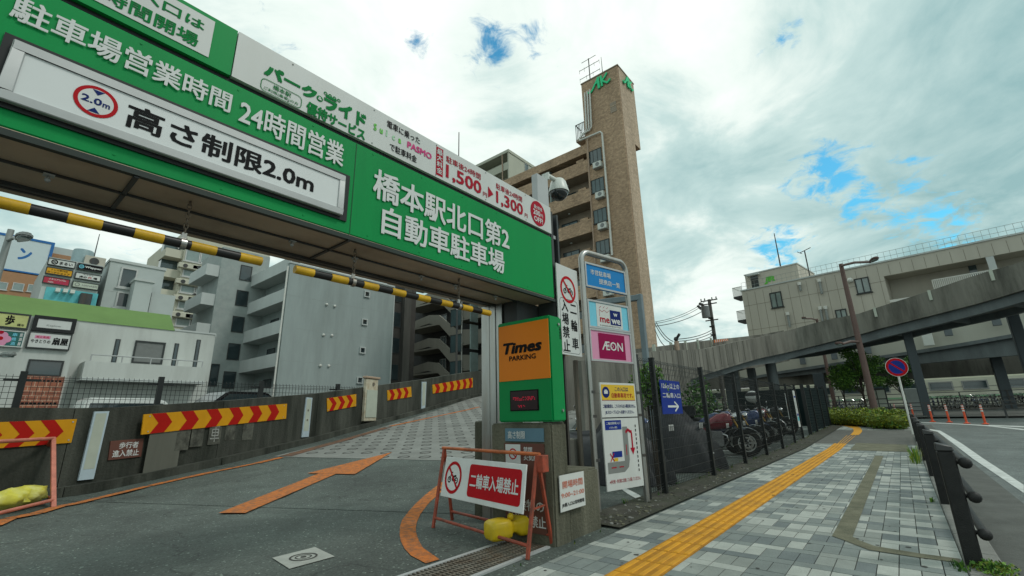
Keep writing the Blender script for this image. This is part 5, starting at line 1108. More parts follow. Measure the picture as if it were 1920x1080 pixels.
mb = MB(); mb.tube([(4.52, 2.8, 0), (4.52, 2.8, 1.6)], .03, 'rustpost', 10); tag(part('rusty_post', mb), 'rusty round post just behind the left leg of the sign stand', 'post')
mb = MB(); mb.box(4.14, 4.6, 2.85, 3.1, -.05, .74, 'viaduct'); tag(part('mesh_base_wall', mb, bevel=.01), 'low grey wall under the narrow black mesh panel', 'wall')
FY = 2.47
ft = PlY(FY).at(1311.8, 697)[1]; ft1 = PlY(FY).at(1224, 679)[1]; ft3 = PlY(FY + .02).at(1374, 707)[1]
FZ = (ft + ft1 + ft3) / 3
t = thing('mesh_fence', 'long black mesh fence along the motorcycle park beside the pavement', 'fence', (8, FY, 0))
FX = [5.42, 5.92, 7.9, 9.9, 11.9, 13.9, 15.9, 17.6]; fy = lambda x: FY + max(0, (x - 9)) * .014
for i, x in enumerate(FX):
    mb = MB(); w = .03 if i > 0 else .026; z = slope(x); mb.box(x - w, x + w, fy(x) - w, fy(x) + w, z - .05, z + FZ + .05, 'fence'); mb.box(x - w - .004, x + w + .004, fy(x) - w - .004, fy(x) + w + .004, z + FZ + .05, z + FZ + .065, 'fence')
    for zz in (.35, .95, 1.3):
        mb.box(x - .012, x + .012, fy(x) - w - .012, fy(x) - w, z + zz, z + zz + .02, 'alu') if i > 1 and zz == .35 else None
    part('post', mb, t, smooth=0)
for x0, x1 in zip(FX[:-1], FX[1:]):
    mb = MB(); mesh_wires(mb, x0 + .035, x1 - .035, fy(x0), fy(x1), slope(x0) + .08, slope(x0) + FZ, .06, .14); part('mesh_panel', mb, t, smooth=0)
# dark louvred screen at the far end of the fence
t = thing('louvre_screen', 'dark louvred screen panels closing the far end of the black mesh fence', 'fence', (22, 2.6, slope(22)))
for x0, x1 in ((19.4, 21.0), (21.0, 23.2), (23.2, 25.4)):
    z = slope(x0); mb = MB()
    for k in range(16): mb.box(x0 + .04, x1 - .04, 2.6, 2.64, z + .1 + k * .098, z + .1 + k * .098 + .085, mat('louvre_dark', (.009, .017, .018), .8, spec=.08))
    part('louvre_panel', mb, t, smooth=0)
for x in (19.4, 21.0, 23.2, 25.4): mb = MB(); mb.box(x - .035, x + .035, 2.56, 2.67, slope(x) - .05, slope(x) + 1.75, 'fence'); part('post', mb, t, smooth=0)
mb = MB(); mb.box(25.42, 25.5, 2.6, 6.5, slope(25) - .05, slope(25) + 1.7, mat('louvre_dark', (.009, .017, .018), .8, spec=.08)); tag(part('end_screen', mb), 'dark screen turning back from the far end of the louvred fence', 'fence')
# boards hung on the fence
BF = PlY(FY - .036); mb = MB(); q = BF.bb((1236, 714), (1274, 716), (1241, 777), (1277, 776)); a0, a1, b0, b1 = BF.at(1239, 745)[0], BF.at(1276, 745)[0], BF.at(1260, 776)[1], BF.at(1256, 714)[1]
mb.slab(BF, a0, a1, b0, b1, 0, .008, 'bluesign'); w, h = a1 - a0, b1 - b0
mb.text('126cc以上の', BF, a0 + w * .06, a1 - w * .06, b0 + h * .74, b0 + h * .92, .0105, 'letter', .006); mb.text('二輪車入口', BF, a0 + w * .06, a1 - w * .05, b0 + h * .47, b0 + h * .63, .0105, 'letter', .008)
mb.line(BF, (a0 + w * .26, b0 + h * .22), (a0 + w * .76, b0 + h * .22), h * .06, .0105, 'letter'); mb.line(BF, (a0 + w * .6, b0 + h * .36), (a0 + w * .8, b0 + h * .215), h * .055, .0107, 'letter'); mb.line(BF, (a0 + w * .6, b0 + h * .08), (a0 + w * .8, b0 + h * .225), h * .055, .0109, 'letter')
tag(part('motorcycle_entrance_sign', mb, smooth=0), 'blue motorcycle entrance sign with a white arrow on the near mesh fence', 'sign')
def fence_card(px0, py0, px1, py1, y, fn, name, label, cat='notice', group=None):
    pl = PlY(y); a0, b1 = pl.at(px0, py0); a1, b0 = pl.at(px1, py1); mb = MB(); mb.slab(pl, min(a0, a1), max(a0, a1), min(b0, b1), max(b0, b1), 0, .01, 'white')
    fn(mb, pl, min(a0, a1), max(a0, a1), min(b0, b1), max(b0, b1)); return tag(part(name, mb, smooth=0), label, cat, group)
def _posterA(mb, pl, a0, a1, b0, b1):
    w, h = a1 - a0, b1 - b0; mb.rect(pl, a0 + w * .1, a1 - w * .1, b0 + h * .66, b0 + h * .8, .0115, 'skyblue'); mb.rect(pl, a0 + w * .1, a1 - w * .1, b0 + h * .38, b0 + h * .58, .0115, 'orange'); mb.rect(pl, a0 + w * .1, a1 - w * .1, b0 + h * .08, b0 + h * .25, .0115, 'bluegrey')
def _posterB(mb, pl, a0, a1, b0, b1):
    w, h = a1 - a0, b1 - b0; mb.rect(pl, a0 + w * .1, a1 - w * .1, b0 + h * .8, b0 + h * .85, .0115, 'bluesign'); mb.rect(pl, a0 + w * .1, a1 - w * .1, b0 + h * .3, b0 + h * .36, .0115, 'bluesign'); mb.rect(pl, a0 + w * .1, a1 - w * .1, b0 + h * .16, b0 + h * .28, .0115, 'teal')
    for k in range(10): mb.rect(pl, a0 + w * .12, a1 - w * .12, b0 + h * (.4 + .038 * k), b0 + h * (.41 + .038 * k), .0115, 'signgrey')
fence_card(1471, 737, 1480, 786, 2.5, _posterA, 'fence_poster', 'narrow colourful poster with an orange band on the far mesh fence')
fence_card(1485, 732, 1501, 800, 2.48, _posterB, 'rules_board', 'tall white rules board with blue bands on the far mesh fence')
fence_card(1334, 747, 1345, 765, 5.2, lambda mb, pl, a0, a1, b0, b1: mb.rect(pl, a0 + .02, a1 - .02, b0 + (b1 - b0) * .55, b1 - .03, .0115, 'bluesign'), 'small_poster', 'small blue topped poster inside the motorcycle park')
for k, (x, y) in enumerate(((1258, 802), (1314.5, 798), (1364, 798), (1395, 793.6), (1418, 791), (1445, 786.5))):
    pl = PlY(2.8); a, b = pl.at(x, y); mb = MB(); mb.slab(pl, a - .1, a + .1, b - .045, b + .045, 0, .006, 'white')
    mb.text('%d' % (k + 1), pl, a - .02, a + .02, b - .025, b + .025, .0075, 'ink', .01) if False else [mb.rect(pl, a - .08 + i * .028, a - .065 + i * .028, b - .045, b + .02, .0075, 'signgrey') for i in range(6)]
    tag(part('bay_plate', mb, smooth=0), 'small white bay plate with short grey bars hung at the front of a motorcycle bay', 'bay plate', 'bay plates along the motorcycle park')
# ================================================================ PAVEMENT EDGE : bollards, pipe rail
t0 = None
BX = [4.44, 6.94, 9.5, 12.1, 14.7, 17.3]
blab = ['nearest black kerb bollard with weeds at its foot', 'second black kerb bollard from the camera', 'third black kerb bollard from the camera', 'fourth black kerb bollard from the camera',
        'fifth black kerb bollard, short of the no parking sign', 'farthest black kerb bollard beside the no parking sign']
t0 = thing('kerb_bollard', blab[0], 'bollard', (0, 0, 0), group='black bollards along the kerb')
mb = MB(); mb.box(-.05, .05, -.045, .045, -.05, .70, 'bollard'); part('post', mb, t0, bevel=.008)
mb = MB(); mb.hexa([(-.052, -.047, .702), (.052, -.047, .702), (.052, .047, .702), (-.052, .047, .702), (-.048, -.043, .735), (.048, -.043, .735), (.048, .043, .755), (-.048, .043, .755)], mat('bollard_top', (.05, .05, .05), .35)); part('cap', mb, t0, bevel=.006)
for z in (.2, .42, .63): mb = MB(); mb.tube([(0, -.045, z), (0, -.075, z)], .014, 'bollard', 8); part('bracket', mb, t0)
t0.location = (BX[0], -.17, 0)
for x, l in zip(BX[1:], blab[1:]): dup(t0, (x, -.17, slope(x)), 0, l)
for z, l in ((.2, 'lowest pipe rail on the road side of the kerb bollards'), (.42, 'middle pipe rail on the road side of the kerb bollards'), (.63, 'top pipe rail on the road side of the kerb bollards')):
    mb = MB(); mb.tube([(4.4, -.255, z), (14.5, -.255, z), (19.0, -.255, z + slope(19))], .024, 'bollard', 14); mb.ball((4.4, -.255, z), .037, 'bollard', 14); tag(part('pipe_rail', mb), l, 'rail')
# weeds
mb = MB()
def tuft(x, y, n, h, spread, mats=('leaf1', 'leaf3', 'leaf2')):
    for _ in range(n):
        a = rng.rand() * 6.283; r_ = spread * rng.rand(); x0, y0 = x + r_ * math.cos(a) * .6, y + r_ * math.sin(a) * .35; L_ = h * (.4 + .6 * rng.rand()); d = np.array([math.cos(a), math.sin(a) * .7]) * L_ * .6 * rng.rand(); w = .004 + .005 * rng.rand()
        z = slope(x0); p = np.array([-math.sin(a), math.cos(a)]) * w
        mb.add([(x0 - p[0], y0 - p[1], z), (x0 + p[0], y0 + p[1], z), (x0 + d[0] * .5 + p[0] * .8, y0 + d[1] * .5 + p[1] * .8, z + L_ * .7), (x0 + d[0] * .5 - p[0] * .8, y0 + d[1] * .5 - p[1] * .8, z + L_ * .7), (x0 + d[0], y0 + d[1], z + L_ * .85)], [(0, 1, 2, 3), (3, 2, 4)], mats[int(rng.rand() * 3)])
tuft(4.36, -.24, 90, .06, .2); tuft(4.32, -.1, 40, .05, .16); leaves(mb, (4.36, -.26, .02), (.17, .11, .035), 260, .026, ['leaf1', 'leaf3', 'leafy2'])
tuft(7.0, -.06, 12, .07, .12)
for x in (11.4, 11.7, 12.0, 12.4): tuft(x, -.02, 26, .32, .25, ('leafy', 'leaf3', 'leaf1'))
for x in np.arange(5.0, 25, .55): tuft(x + rng.rand() * .3, 2.52 + .1 * rng.rand(), int(3 + 8 * rng.rand()), .1, .22, ('leaf2', 'leafy2', 'leaf1'))
for x in np.arange(1.2, 4.0, .5): tuft(x + rng.rand() * .3, 2.24, 2, .03, .1, ('leaf2', 'leafy2', 'leaf1'))
part('weeds', mb, None, kind='stuff', smooth=0)
# leaf litter and pebbles on the verge
mb = MB()
for _ in range(420):
    x = 4.1 + 14 * rng.rand() ** 1.7; y = 2.16 + .42 * rng.rand(); s_ = .008 + .02 * rng.rand() ** 3; mb.ball((x, y, slope(x) + .022), s_, ('kerb', 'dirt', 'strip')[int(rng.rand() * 3)], 6, 1, 1, .6)
part('verge_gravel', mb, None, kind='stuff', smooth=60)

# ================================================================ MOTORCYCLES
def torus(mb, c, R0, r, m, n=32, k=10, sq=1.0):      # wheel ring in the x-z plane
    vs = []; fs = []
    for i in range(n):
        t_ = 6.28319 * i / n
        for j in range(k):
            p = 6.28319 * j / k; rr = R0 + r * math.cos(p); vs.append((c[0] + rr * math.cos(t_), c[1] + r * sq * math.sin(p), c[2] + rr * math.sin(t_)))
    for i in range(n):
        for j in range(k): a, b = (i + 1) % n, (j + 1) % k; fs.append((i * k + j, i * k + b, a * k + b, a * k + j))
    mb.add(vs, fs, m)
def motorcycle(label, tankm, wheelm, fairing=False, tail=False):
    t = thing('motorcycle', label, 'motorcycle', (0, 0, 0), group='motorcycles parked behind the mesh fence')
    for x, rr, wd in ((.7, .235, .055), (-.7, .225, .07)):
        w = MB(); torus(w, (x, 0, .295), rr, .06, 'rubber', 36, 10, wd / .055); wo = part('wheel', w, t, smooth=60)
        w = MB(); torus(w, (x, 0, .295), rr - .055, .016, wheelm, 36, 6, 2.2); w.tube([(x, -.07, .295), (x, .07, .295)], .035, 'engine', 12)
        for k in range(6):
            a = 6.28319 * k / 6; w.bar((x + .03 * math.cos(a), 0, .295 + .03 * math.sin(a)), (x + (rr - .06) * math.cos(a), 0, .295 + (rr - .06) * math.sin(a)), .02, .028, wheelm)
        part('rim', w, wo)
        w = MB(); torus(w, (x, .062, .295), .11, .02, 'steel', 28, 4, .12); torus(w, (x, -.062, .295), .11, .02, 'steel', 28, 4, .12); part('brake_disc', w, wo)
    f = MB()
    for s_ in (-1, 1): f.tube([(.7, s_ * .085, .295), (.56, s_ * .085, .62)], .026, 'black', 10); f.tube([(.56, s_ * .085, .62), (.46, s_ * .085, .86)], .02, 'gold' if not fairing else 'chrome', 10)
    f.box(.43, .53, -.12, .12, .82, .85, 'black'); part('fork', f, t)
    f = MB(); vs = []
    for i in range(9):
        a = R_(20 + 120 * i / 8); vs.append((.7 + .33 * math.cos(a), .295 + .33 * math.sin(a)))
    for i in range(8):
        (x0, z0), (x1, z1) = vs[i], vs[i + 1]; f.hexa([(x0, -.055, z0), (x1, -.055, z1), (x1, .055, z1), (x0, .055, z0), (x0, -.04, z0 + .012), (x1, -.04, z1 + .012), (x1, .04, z1 + .012), (x0, .04, z0 + .012)], tankm if fairing else 'silver')
    part('front_fender', f, t)
    f = MB(); f.tube([(.46, 0, .8), (.3, 0, .72), (-.05, .09, .66), (-.3, .1, .6), (-.42, .08, .36)], .026, 'black', 8); f.tube([(.46, 0, .8), (.3, 0, .72), (-.05, -.09, .66), (-.3, -.1, .6), (-.42, -.08, .36)], .026, 'black', 8)
    f.tube([(.46, 0, .78), (.34, .06, .4), (.1, .08, .24), (-.3, .08, .25)], .024, 'black', 8); f.tube([(.46, 0, .78), (.34, -.06, .4), (.1, -.08, .24), (-.3, -.08, .25)], .024, 'black', 8)
    f.bar((-.28, .085, .3), (-.7, .085, .295), .04, .055, 'engine'); f.bar((-.28, -.085, .3), (-.7, -.085, .295), .04, .055, 'engine'); f.bar((-.3, .1, .6), (-.95, .08, .76), .03, .03, 'black'); f.bar((-.3, -.1, .6), (-.95, -.08, .76), .03, .03, 'black')
    f.tube([(-.68, .12, .3), (-.5, .13, .66)], .025, 'chrome', 8); f.tube([(-.68, -.12, .3), (-.5, -.13, .66)], .025, 'chrome', 8); part('frame', f, t)
    e = MB(); e.box(-.2, .22, -.16, .16, .24, .42, 'engine'); e.box(-.02, .2, -.18, .18, .42, .56, 'engine')
    for k in range(6): e.box(-.03, .21, -.19, .19, .43 + k * .022, .437 + k * .022, 'steel')
    e.tube([(-.1, .16, .33), (-.1, .2, .33)], .085, 'steel', 18); e.tube([(-.1, -.16, .33), (-.1, -.2, .33)], .085, 'steel', 18); part('engine', e, t, bevel=.01)
    e = MB()
    for y in (-.13, -.045, .045, .13): e.tube([(.2, y, .5), (.3, y, .46), (.32, y, .34), (.2, y * .8, .2), (0, y * .5, .17)], .017, 'chrome', 8)
    e.tube([(0, -.1, .18), (-.35, -.16, .24), (-.5, -.18, .3), (-.98, -.19, .4)], [.03, .035, .05, .055], 'chrome', 12); part('exhaust', e, t)
    def loft(secs, m, n=16):      # (x, half width, z low, z high)
        vs = []; fs = []; mbx = MB()
        for x, w, z0, z1 in secs:
            for k in range(n): a = 6.28319 * k / n; c, q = math.cos(a), math.sin(a); vs.append((x, w * math.copysign(abs(c) ** .7, c), (z0 + z1) / 2 + (z1 - z0) / 2 * math.copysign(abs(q) ** .7, q)))
        for i in range(len(secs) - 1):
            for k in range(n): j = (k + 1) % n; fs.append((i * n + k, i * n + j, (i + 1) * n + j, (i + 1) * n + k))
        fs += [tuple(range(n)), tuple((len(secs) - 1) * n + k for k in reversed(range(n)))]
        mbx.add(vs, fs, m); return mbx
    part('tank', loft([(.46, .1, .7, .86), (.42, .15, .64, .94), (.3, .175, .6, .97), (.14, .17, .58, .93), (-.0, .14, .58, .84), (-.12, .1, .58, .75), (-.15, .07, .6, .7)], tankm), t, smooth=60)
    part('seat', loft([(-.06, .08, .68, .77), (-.16, .12, .66, .76), (-.4, .14, .66, .77), (-.6, .12, .7, .84), (-.85, .08, .76, .86)], 'seatm'), t, smooth=60)
    part('tail_cowl', loft([(-.5, .11, .64, .72), (-.85, .1, .7, .79), (-1.02, .05, .76, .83)], tankm), t, smooth=60)
    if fairing: part('fairing', loft([(.28, .2, .4, .85), (.45, .19, .5, .98), (.6, .14, .62, 1.0), (.72, .05, .7, .88)], tankm), t, smooth=60)
    hb = MB(); hb.tube([(.3, -.36, 1.0), (.42, -.2, 1.02), (.46, 0, .93), (.42, .2, 1.02), (.3, .36, 1.0)], .013, 'chrome', 8); hb.tube([(.29, -.37, 1.0), (.35, -.27, 1.01)], .02, 'rubber', 8); hb.tube([(.29, .37, 1.0), (.35, .27, 1.01)], .02, 'rubber', 8); ho = part('handlebar', hb, t)
    for s_ in (-1, 1): mi = MB(); mi.tube([(.38, s_ * .25, 1.02), (.37, s_ * .33, 1.16)], .006, 'black', 6); mi.ball((.37, s_ * .35, 1.18), .055, 'chrome', 10, .25, 1.2, .8); part('mirror', mi, ho)
    h = MB(); h.lathe([(.03, -.12), (.075, -.07), (.095, 0), (.095, .02), (.085, .035)], 'chrome', (.55, 0, .86), (1, 0, 0), 20); part('headlight', h, t)
    h = MB(); [h.hexa([(-.14, y_, .42), (-.5, y_, .5), (-.5, y_ + .02, .5), (-.14, y_ + .02, .42), (-.1, y_, .62), (-.52, y_, .68), (-.52, y_ + .02, .68), (-.1, y_ + .02, .62)], tankm) for y_ in (-.15, .13)]; part('side_cover', h, t, bevel=.006); h = MB(); h.box(-1.06, -1.02, -.06, .06, .74, .8, 'red'); part('tail_light', h, t, bevel=.01); h = MB(); h.box(-1.09, -1.07, -.11, .11, .5, .62, 'white'); part('number_plate', h, t)
    h = MB(); h.tube([(-.05, .12, .2), (-.25, .3, .02)], .012, 'black', 6); part('side_stand', h, t)
    if tail: h = MB(); h.box(-1.05, -.7, -.2, .2, .86, 1.15, 'black'); part('top_case', h, t, bevel=.04, seg=2)
    return t
def put(t, fx, fy_, head, lean=0):   # front wheel contact at (fx, fy)
    c, s_ = math.cos(head), math.sin(head); t.location = (fx - .7 * c, fy_ - .7 * s_, slope(fx)); t.rotation_euler = (0, 0, head)
HD = R_(-76)
W1 = g(1405, 857)
m1 = motorcycle('maroon and silver naked motorcycle with a gold fork, nearest uncovered bike at the fence', 'maroon', mat('rim_silver', (.6, .6, .58), .35, .2)); put(m1, W1[0], W1[1], R_(-70))
m2 = motorcycle('dark blue motorcycle parked just past the maroon one', 'bikeblue', 'black', True, False); put(m2, 12.1, 3.15, HD)
m3 = motorcycle('black motorcycle with a top case parked third along the fence', 'black', 'black', False, True); put(m3, 13.7, 3.1, HD)
def cpb(src, fx, fy_, head, label):
    c, s_ = math.cos(head), math.sin(head); return dup(src, (fx - .7 * c, fy_ - .7 * s_, slope(fx)), head, label)
cpb(m2, 15.1, 3.2, HD, 'faired blue motorcycle behind the colourful fence poster')
cpb(m3, 16.3, 3.2, R_(-80), 'black motorcycle half hidden by the tall white rules board')
cpb(m1, 18.2, 3.4, R_(-100), 'maroon motorcycle in the open gap before the louvred screen')
cpb(m3, 19.8, 3.3, HD, 'black motorcycle behind the first louvred panel')
cpb(m2, 12.8, 6.4, R_(90), 'blue motorcycle parked in the back row of the motorcycle park'); cpb(m3, 10.4, 6.6, R_(86), 'black motorcycle parked nearest in the back row'); cpb(m1, 15.5, 6.6, R_(90), 'maroon motorcycle farthest in the back row')
# white helmet on a mirror of a far bike
mb = MB(); hp = dep(1411, 744, 12.4); mb.ball(hp, .17, 'white', 16, 1, 1.1, .95); mb.ball((hp[0], hp[1], hp[2] + .03), .174, 'black', 16, .98, 1.05, .7)
tag(part('helmet', mb, smooth=60), 'black and white helmet on top of the dark bikes behind the fence', 'helmet')
def covered(label, c, head, L_=1.9, H_=1.18, W=.36):
    """a motorcycle under a sheet : folds hang to the ground"""
    mb = MB(); n = 72; prof = []
    ux, uy = math.cos(head), math.sin(head)
    tops = lambda u_: H_ * (.7 + .34 * math.exp(-((u_ - .33) / .2) ** 2) - .12 * max(0, -u_ - .1) + .05 * math.sin(6 * u_))
    K = 10; vs = []; fs = []
    for k in range(K + 1):
        v = k / K
        for i in range(n):
            a = 6.28319 * i / n; c0, s0 = math.cos(a), math.sin(a)
            fold = 1 + .085 * math.sin(a * 9 + 1.3) * (1 - v) + .05 * math.sin(a * 17 + v * 3) * (1 - v) + .03 * math.sin(a * 5 + 4 * v)
            sq = math.sqrt(max(0, 1 - v ** 3)); lx = .5 * L_ * c0 * (1 - .3 * v ** 2) * fold; wy = W * s0 * (.06 + .94 * sq * (1 - .25 * v)) * fold
            z = v ** .9 * tops(c0 * .9) + .012 * math.sin(a * 9)
            vs.append((c[0] + ux * lx - uy * wy, c[1] + uy * lx + ux * wy, slope(c[0]) + max(z, .012)))
    for k in range(K):
        for i in range(n): j = (i + 1) % n; fs.append((k * n + i, k * n + j, (k + 1) * n + j, (k + 1) * n + i))
    fs.append(tuple(K * n + i for i in range(n)))
    mb.add(vs, fs, 'cover'); return tag(part('covered_motorcycle', mb, smooth=55), label, 'motorcycle', 'motorcycles under dark covers')
cpt = g(1345, 880)
covered('motorcycle under a dark grey cover, below the blue entrance sign on the fence', (8.35, 3.55), R_(-68), 2.05, 1.25, .42)
covered('motorcycle under a dark cover behind the sign stand, mostly hidden', (6.6, 3.7), R_(-80), 1.9, 1.05, .4)

# ================================================================ VIADUCT (car park ramp crossing the street)
def zat(px, py, x, y):
    r = ray(px, py); return EYE + r[2] * math.hypot(x, y) / math.hypot(r[0], r[1])
def wall_strip(pts, h0, h1, th, m, mb):
    """pts: (x, y, z) along the top; a wall from z-h1.. to z-h0 with thickness th to the left"""
    n = len(pts)
    for i in range(n - 1):
        a, b = pts[i], pts[i + 1]
        def nrm(k):
            p, q = pts[max(k - 1, 0)], pts[min(k + 1, n - 1)]; d = np.array([q[0] - p[0], q[1] - p[1]]); d /= np.linalg.norm(d); return np.array([-d[1], d[0]])
        na, nb = nrm(i) * th, nrm(i + 1) * th; ha0, ha1 = h0[i], h1[i]; hb0, hb1 = h0[i + 1], h1[i + 1]
        mb.hexa([(a[0], a[1], a[2] - ha1), (b[0], b[1], b[2] - hb1), (b[0] + nb[0], b[1] + nb[1], b[2] - hb1), (a[0] + na[0], a[1] + na[1], a[2] - ha1),
                 (a[0], a[1], a[2] - ha0), (b[0], b[1], b[2] - hb0), (b[0] + nb[0], b[1] + nb[1], b[2] - hb0), (a[0] + na[0], a[1] + na[1], a[2] - ha0)], m)
def resample(P, n):
    P = np.array(P, float); d = np.r_[0, np.cumsum(np.linalg.norm(np.diff(P[:, :2], axis=0), axis=1))]; s_ = np.linspace(0, d[-1], n); return np.c_[[np.interp(s_, d, P[:, i]) for i in range(P.shape[1])]].T
NP = [(1090, 676, 740, 756, 10.5), (1225, 658.5, 726, 742, 15.5), (1320, 654.5, 696, 706, 24), (1379, 641, 679, 690, 27.5), (1418, 633.5, 668, 684, 30), (1457, 625, 660, 679, 31.5), (1500, 613.5, 650, 664.5, 31.8), (1542, 601.5, 639, 655, 31),
      (1609, 588.5, 622, 642, 29.5), (1637, 579, 613.5, 634, 28.7), (1735, 548, 588, 610, 26.5), (1838.5, 512.6, 560.5, 583, 24.2), (1920, 490, 535, 559, 22.8), (2050, 448, 497, 524, 20.5)]
rows = []
for x, yt, yp, yg, d in NP:
    p = dep(x, yt, d); rows.append((p[0], p[1], p[2], p[2] - zat(x + 2, yp, p[0], p[1]), p[2] - zat(x + 3, yg, p[0], p[1])))
rows = resample(rows, 46)
top = [tuple(r[:3]) for r in rows]; hp_, hg_ = rows[:, 3], rows[:, 4]
t = thing('viaduct_ramp', 'concrete car ramp curving up and over the street on steel girders', 'ramp bridge', (top[20][0], top[20][1], 0))
mb = MB(); seg = 4
for i in range(0, 45, seg):
    j = min(i + seg, 45); mb = MB(); wall_strip(top[i:j + 1], [0] * (j - i + 1), list(hp_[i:j + 1]), .22, 'viaduct', mb)
    # construction joints
    part('parapet', mb, t, smooth=0)
mb = MB()
for i in range(4, 24, 1):
    p = top[i]; q = top[i + 1]; d = np.array([q[0] - p[0], q[1] - p[1]]); d /= np.linalg.norm(d); nn = np.array([d[1], -d[0]]) * .006
    mb.hexa([(p[0] + nn[0] * k, p[1] + nn[1] * k, p[2] - h) if e == 0 else (p[0] + d[0] * .05 + nn[0] * k, p[1] + d[1] * .05 + nn[1] * k, p[2] - h) for h in (hp_[i], .02) for k, e in ((1, 0), (1, 1), (-2, 1), (-2, 0))], 'dirt')
part('joint', mb, t, smooth=0)
mb = MB(); off = []
for i in range(46):
    p, q = top[max(i - 1, 0)], top[min(i + 1, 45)]; d = np.array([q[0] - p[0], q[1] - p[1]]); d /= np.linalg.norm(d); off.append((-d[1], d[0]))
inn = [(top[i][0] + off[i][0] * .25, top[i][1] + off[i][1] * .25, top[i][2]) for i in range(46)]
k0 = next(i for i in range(46) if top[i][0] > 20); wall_strip(top[k0:], list(hp_ + .003)[k0:], list(hp_ + .14)[k0:], 4.4, 'viaduct', mb); part('deck', mb, t, smooth=0)
mb = MB(); wall_strip(inn[k0:], list(hp_ + .145)[k0:], list(np.maximum(hg_, hp_ + .5))[k0:], .4, 'girder', mb); part('girder', mb, t, smooth=0)
inn2 = [(top[i][0] + off[i][0] * 3.5, top[i][1] + off[i][1] * 3.5, top[i][2]) for i in range(46)]
mb = MB(); wall_strip(inn2[k0:], list(hp_ + .145)[k0:], list(hp_ + .5)[k0:], .4, 'girder', mb); part('girder', mb, t, smooth=0)
mb = MB(); wall_strip([(p[0] + o[0] * .004, p[1] + o[1] * .004, p[2]) for p, o in zip(top[:k0 + 1], off)], list(hp_ - .002)[:k0 + 1], [p[2] + .2 for p in top[:k0 + 1]], .2, 'viaduct', mb); part('retaining_wall', mb, t, smooth=0)
mb = MB()
for i in range(14, 46, 3):
    p = top[i]; o = off[i]; z1 = p[2] - hp_[i] - .16; z0 = z1 - .42
    if i < k0: continue
    z0 = z1 - .3; mb = MB()
    a = (p[0] + o[0] * .66, p[1] + o[1] * .66); b = (p[0] + o[0] * 3.48, p[1] + o[1] * 3.48); mb.bar((a[0], a[1], (z0 + z1) / 2), (b[0], b[1], (z0 + z1) / 2), .2, z1 - z0, 'girder'); part('cross_beam', mb, t, smooth=0)
# far parapet, higher than the near one because the ramp is banked
FP = [(1060, 668, 16), (1225, 651, 21), (1311, 639.6, 30), (1345, 636, 33), (1387, 632, 36.5), (1430, 627, 38), (1470, 619, 38.5)]
fr_ = resample([tuple(dep(x, y, d)) for x, y, d in FP], 16)
mb = MB(); wall_strip([tuple(r) for r in fr_], [0] * 16, [2.6] * 16, .22, 'viaduct', mb); part('far_parapet', mb, t, smooth=0)
for k, x in enumerate((1226, 1258, 1271, 1285, 1308, 1333)):
    u_ = (x - 1225) / 86; y = 651 - u_ * 11.4; d = 21 + u_ * 9 - .5; p = dep(x, y, d); mb = MB(); mb.box(p[0] - .06, p[0] + .06, p[1] - .06, p[1] + .06, p[2] - .9, p[2] + .12, 'retro'); tag(part('reflector_post', mb), 'pale reflector strip on the far parapet of the concrete ramp', 'reflector', 'pale reflector strips on the far ramp parapet')
p0_, p1_ = dep(1340, 637.5, 31.5), dep(1367, 633.8, 34); ce = Pl2(p0_[:2], p1_[:2]); q = [ce.at(*p) for p in ((1339, 642.5), (1365, 638.5), (1363, 634.8), (1338, 637.5))]
mb = MB(); mb.poly(ce, q, 0, .03, mat('orange_retro', (.6, .14, .03), .4))
for i in range(7): u_ = .07 + i * .135; A_ = lambda u2, v: tuple((np.array(q[0]) * (1 - u2) + np.array(q[1]) * u2) * (1 - v) + (np.array(q[3]) * (1 - u2) + np.array(q[2]) * u2) * v); mb.flat(ce, [A_(u_, 0), A_(u_ + .05, 0), A_(u_ + .05, 1), A_(u_, 1)], .034, 'white')
tag(part('orange_marker_board', mb, smooth=0), 'orange striped marker board on top of the far ramp parapet', 'marker board')
for k, (x, y0, y1) in enumerate(((1638, 577, 591), (1736, 546, 566), (1839, 512, 537))):
    i = int(np.argmin([abs((dep(x, y0, 1) - [0, 0, EYE])[0] * r[1] - (dep(x, y0, 1) - [0, 0, EYE])[1] * r[0]) if r[0] > 5 else 1e9 for r in rows[22:]])) + 22
    p = top[i]; mb = MB(); mb.box(p[0] - .1, p[0] - .015, p[1] - .07, p[1] + .07, p[2] - .55, p[2] + .04, 'retro'); tag(part('joint_cover', mb), ['pale joint cover on the ramp parapet left of the street lamp top', 'middle pale joint cover on the ramp parapet', 'pale joint cover highest on the ramp parapet by the right edge'][k], 'joint cover')
def column(name, pxt, pyt, pxb, pyb, d, w, label, m='vcol', rnd=False, foot=None):
    p = dep(pxb, pyb, d); z1 = zat(pxt, pyt, p[0], p[1]); z0 = slope(p[0]) - .2; mb = MB()
    if rnd: mb.tube([(p[0], p[1], z0), (p[0], p[1], z1)], w / 2, m, 20)
    else: mb.box(p[0] - w / 2, p[0] + w / 2, p[1] - w / 2, p[1] + w / 2, z0, z1, m)
    o = part(name, mb, bevel=0 if rnd else .03); tag(o, label, 'column', 'columns under the ramps'); return p, z1
column('bridge_column', 1697, 618, 1737, 764, 27, .46, 'slim blue grey steel column left of the no parking sign top, under the upper ramp')
column('bridge_column', 1864, 655, 1894, 760, 32.3, .6, 'thick dark steel column near the right edge with a wide head')
column('bridge_column', 1900, 555, 1914, 640, 26, .5, 'steel column at the right edge between the two decks')
column('bridge_column', 1900, 690, 1920, 765, 38, 1.0, 'pale concrete column behind the thick dark one at the right edge', 'viaduct')
column('bridge_column', 1537, 700, 1546, 762, 40, .8, 'dark column with a flared head behind the farther street lamp')
column('bridge_column', 1450, 679, 1458, 760, 32, .7, 'round grey column behind the parked motorcycles', 'girder', True)
